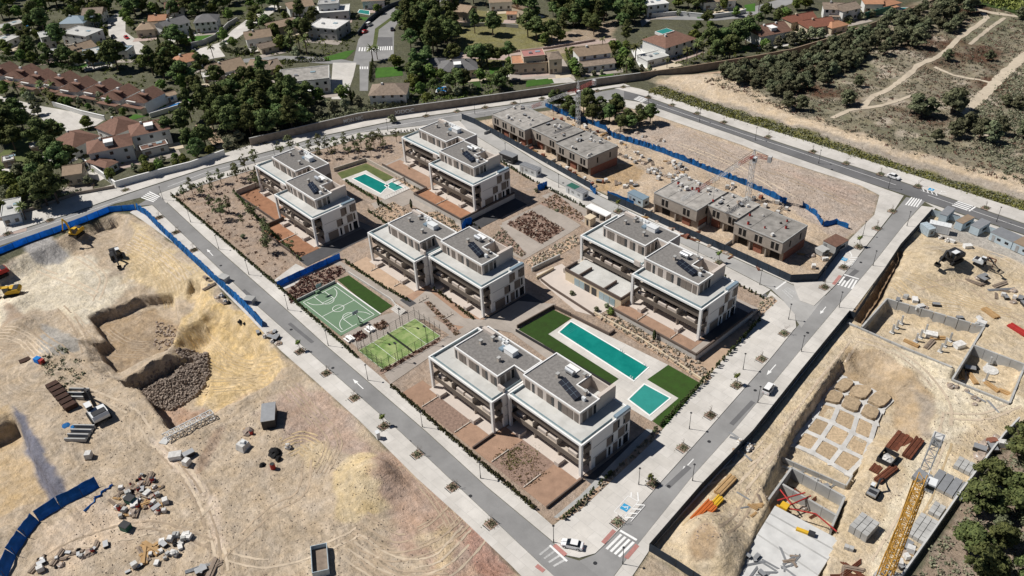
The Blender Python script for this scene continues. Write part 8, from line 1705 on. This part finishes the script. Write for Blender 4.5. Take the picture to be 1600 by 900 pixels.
scrub([(1010,144),(1032,135),(1265,211),(1415,261),(1600,318),(1700,350),(1690,358),(1600,329),(1415,270),(1265,222)], 1000, 'bright', .42, .6, 'verge_plants', 'green and yellow verge plants beside the outer road', 204, per=10, rad=.8)
scrub([(1525,2),(1600,20),(1750,50),(1750,-30),(1510,-30)], 900, 'bright', .8, 1.8, 'citrus_grove', 'bright green citrus grove at the top corner', 205, 3.4, 26, 1.4, 3.4)
scrub([(1430,905),(1590,690),(1650,640),(1700,900)], 420, 'bush', .42, .7, 'low_scrub', 'grey scrub under the pines beyond the boundary wall', 206, per=14, rad=.9)
scrub([(0,20),(200,0),(400,0),(430,60),(380,130),(300,190),(230,240),(120,300),(0,330)], 1500, 'leaf', .5, .9, 'garden_shrubs', 'shrubs filling the gardens of the suburb', 207, 0.02, 16, .9)
scrub([(420,20),(560,20),(560,60),(540,95),(470,95),(430,120),(420,60)], 420, 'leaf', .5, .9, 'garden_shrubs', 'shrubs filling the gardens beside the avenue', 208, 0.02, 16, .9)
scrub([(640,95),(800,100),(800,140),(700,158),(640,165),(630,120)], 420, 'leaf', .5, .9, 'garden_shrubs', 'shrubs filling the gardens behind the graffiti wall', 209, 0.02, 16, .9)
scrub([(890,95),(1000,60),(1180,50),(1260,40),(1330,20),(1340,45),(1240,80),(1120,100),(1000,118),(890,125)], 620, 'leaf', .5, .9, 'garden_shrubs', 'shrubs filling the gardens along the scrubland wall', 210, 0.02, 16, .9)
scrub([(460,205),(560,184),(620,176),(650,170),(640,160),(500,178),(430,205)], 300, 'olive', .5, 1.2, 'bank_shrubs', 'shrubs spilling over the stone wall', 211, 0.05, 16, 1.0)
scrub([(270,310),(400,275),(600,215),(620,235),(470,260),(400,300),(450,400),(440,440)], 260, 'brownbush', .32, .3, 'weeds', 'dry weeds on the bare earth garden', 212, 0.05, 8, .6)
scrub([(113,640),(60,560),(100,545),(135,575)], 40, 'bush', .4, .7, 'weeds', 'weedy bush on the sand site', 213, None, 16, .8)
scrub([(300,215),(370,195),(420,225),(360,238)], 160, 'olive', .42, .7, 'weeds', 'dry weeds on the pale bank by the belt of pines', 214, .05, 12, .8)
# sandy tracks through the scrubland, laid over the slope
def track(pts, w, label):
    P = []
    for px, py in pts: x, y, z = gz(px, py); P.append(Vector((x, y)))
    Q = [P[0]]
    for a, b_ in zip(P, P[1:]): k = max(1, int((b_-a).length/2.0)); Q += [a.lerp(b_, (i+1)/k) for i in range(k)]
    m = MB(); R = random.Random(len(pts)); rows = []
    for i, p in enumerate(Q):
        d = (Q[min(i+1, len(Q)-1)]-Q[max(i-1, 0)]).normalized(); n_ = Vector((-d.y, d.x)); ww = w*R.uniform(.75,1.2)/2; rows.append([p+n_*ww*f_ for f_ in (-1,-.33,.33,1)])
    flat = np.array([[v.x, v.y] for r in rows for v in r]); Z = height(flat[:,0], flat[:,1])+0.14
    V = [(flat[i,0], flat[i,1], float(Z[i])) for i in range(len(flat))]; m.add(V, [(i*4+j, i*4+j+1, (i+1)*4+j+1, (i+1)*4+j) for i in range(len(rows)-1) for j in range(3)])
    o = m.build('track', M['track']); fixn(o); tag(o, label, kind='structure')
M['track'] = mat('sandy_track', (0.50, 0.43, 0.335), .95, .12, .4, .04, 2)
track([(1348,168),(1365,150),(1385,142),(1405,128),(1422,115),(1433,103),(1460,92),(1480,78),(1500,58),(1525,42),(1542,28),(1535,20)], 2.6, 'pale winding footpath across the scrubland')
track([(1505,175),(1530,155),(1550,135),(1570,115),(1600,88),(1650,45)], 4.6, 'broad pale track across the scrubland'); track([(1515,12),(1560,22),(1600,28),(1700,40)], 3.0, 'pale track below the citrus grove'); track([(1300,185),(1330,172),(1375,166),(1410,155),(1425,150)], 2.0, 'narrow path joining the winding footpath'); track([(1460,105),(1490,118),(1530,125),(1548,130)], 1.8, 'narrow path between footpath and track'); track([(1515,70),(1545,45),(1570,28)], 1.8, 'faint path beside the winding footpath'); track([(1505,175),(1525,190),(1545,215)], 3.0, 'pale end of the broad track')

scrub([(780,718),(812,694),(838,700),(840,716),(800,735),(785,730)], 60, 'leaf', .22, .16, 'weeds', 'green weeds in the weedy garden plot', 231, .04, 10, .7)
scrub([(770,712),(812,690),(862,735),(822,768)], 140, 'brownbush', .24, .16, 'weeds', 'brown weeds in the weedy garden plot', 232, .04, 8, .6)

for lab, pts, h_, mt in (('dark garden hedge behind the brown roofed terrace', [(0,92),(60,98),(130,112)], 2.0, 'cypress'),('clipped hedge in front of the brown roofed terrace', [(20,132),(90,150),(150,164)], 1.4, 'leaf'),('tall hedge beside the long blue pool', [(205,172),(250,160),(280,152)], 2.2, 'cypress'),
    ('hedge around the villa with the curved lane', [(350,80),(372,86),(398,84)], 2.2, 'cypress'),('hedge behind the large modern villa', [(420,100),(470,97),(515,95)], 1.8, 'leaf'),('hedge beside the green lawn of the grey roofed house', [(578,128),(580,112),(583,100)], 2.6, 'cypress'),('hedge between the slate roofed villa and the pool', [(640,132),(670,122),(700,118)], 2.0, 'leaf'),
    ('hedge between the cream modern villa and its neighbour', [(884,78),(890,100),(896,118)], 1.8, 'leaf'),('hedge beside the tan roofed villa', [(952,74),(968,95),(985,112)], 2.2, 'cypress'),('hedge along the scrubland wall by the white villas', [(1180,72),(1230,66),(1290,52)], 2.2, 'olive'),('hedge along the far park road', [(1030,20),(1070,20),(1110,24)], 2.0, 'cypress'),
    ('hedge beside the pale suburban street', [(162,62),(158,45),(164,28)], 2.0, 'cypress'),('hedge behind the curved garden wall', [(262,56),(285,66),(300,70)], 2.0, 'leaf'),('hedge behind the stone wall near the graffiti', [(570,172),(610,168),(650,165)], 2.2, 'olive'),('hedge at the foot of the white street wall', [(200,284),(240,272),(290,260)], 1.4, 'leaf'),('hedge of the shady garden along the upper road', [(20,336),(70,318),(130,300)], 1.6, 'olive')):
    hedge(gl(pts), h_, 1.5, lab, mt, dens=70, group='garden hedges')

# ---------------------------------------------------------------- drop prototypes that were never placed
for o in [q for q in COL.objects if q.get('label') == 'x']:
    for c in list(o.children): bpy.data.objects.remove(c)
    bpy.data.objects.remove(o)

# ---------------------------------------------------------------- give look-alikes an order of their own
bpy.context.view_layer.update()
def pic_x(o):
    v = o.matrix_world.translation-Vector((0, 0, CAM_H)); return v.dot(RT)/v.dot(FW)
same = {}
for o in COL.objects:
    if o.parent is None and o.get('label') and o.get('kind') is None: same.setdefault(o['label'], []).append(o)
for lab, os_ in same.items():
    if 2 <= len(os_) <= 30 and len(lab.split()) <= 13:
        for i, o in enumerate(sorted(os_, key=pic_x)): o['label'] = f'{lab}, {ORD[i]} counting rightwards'
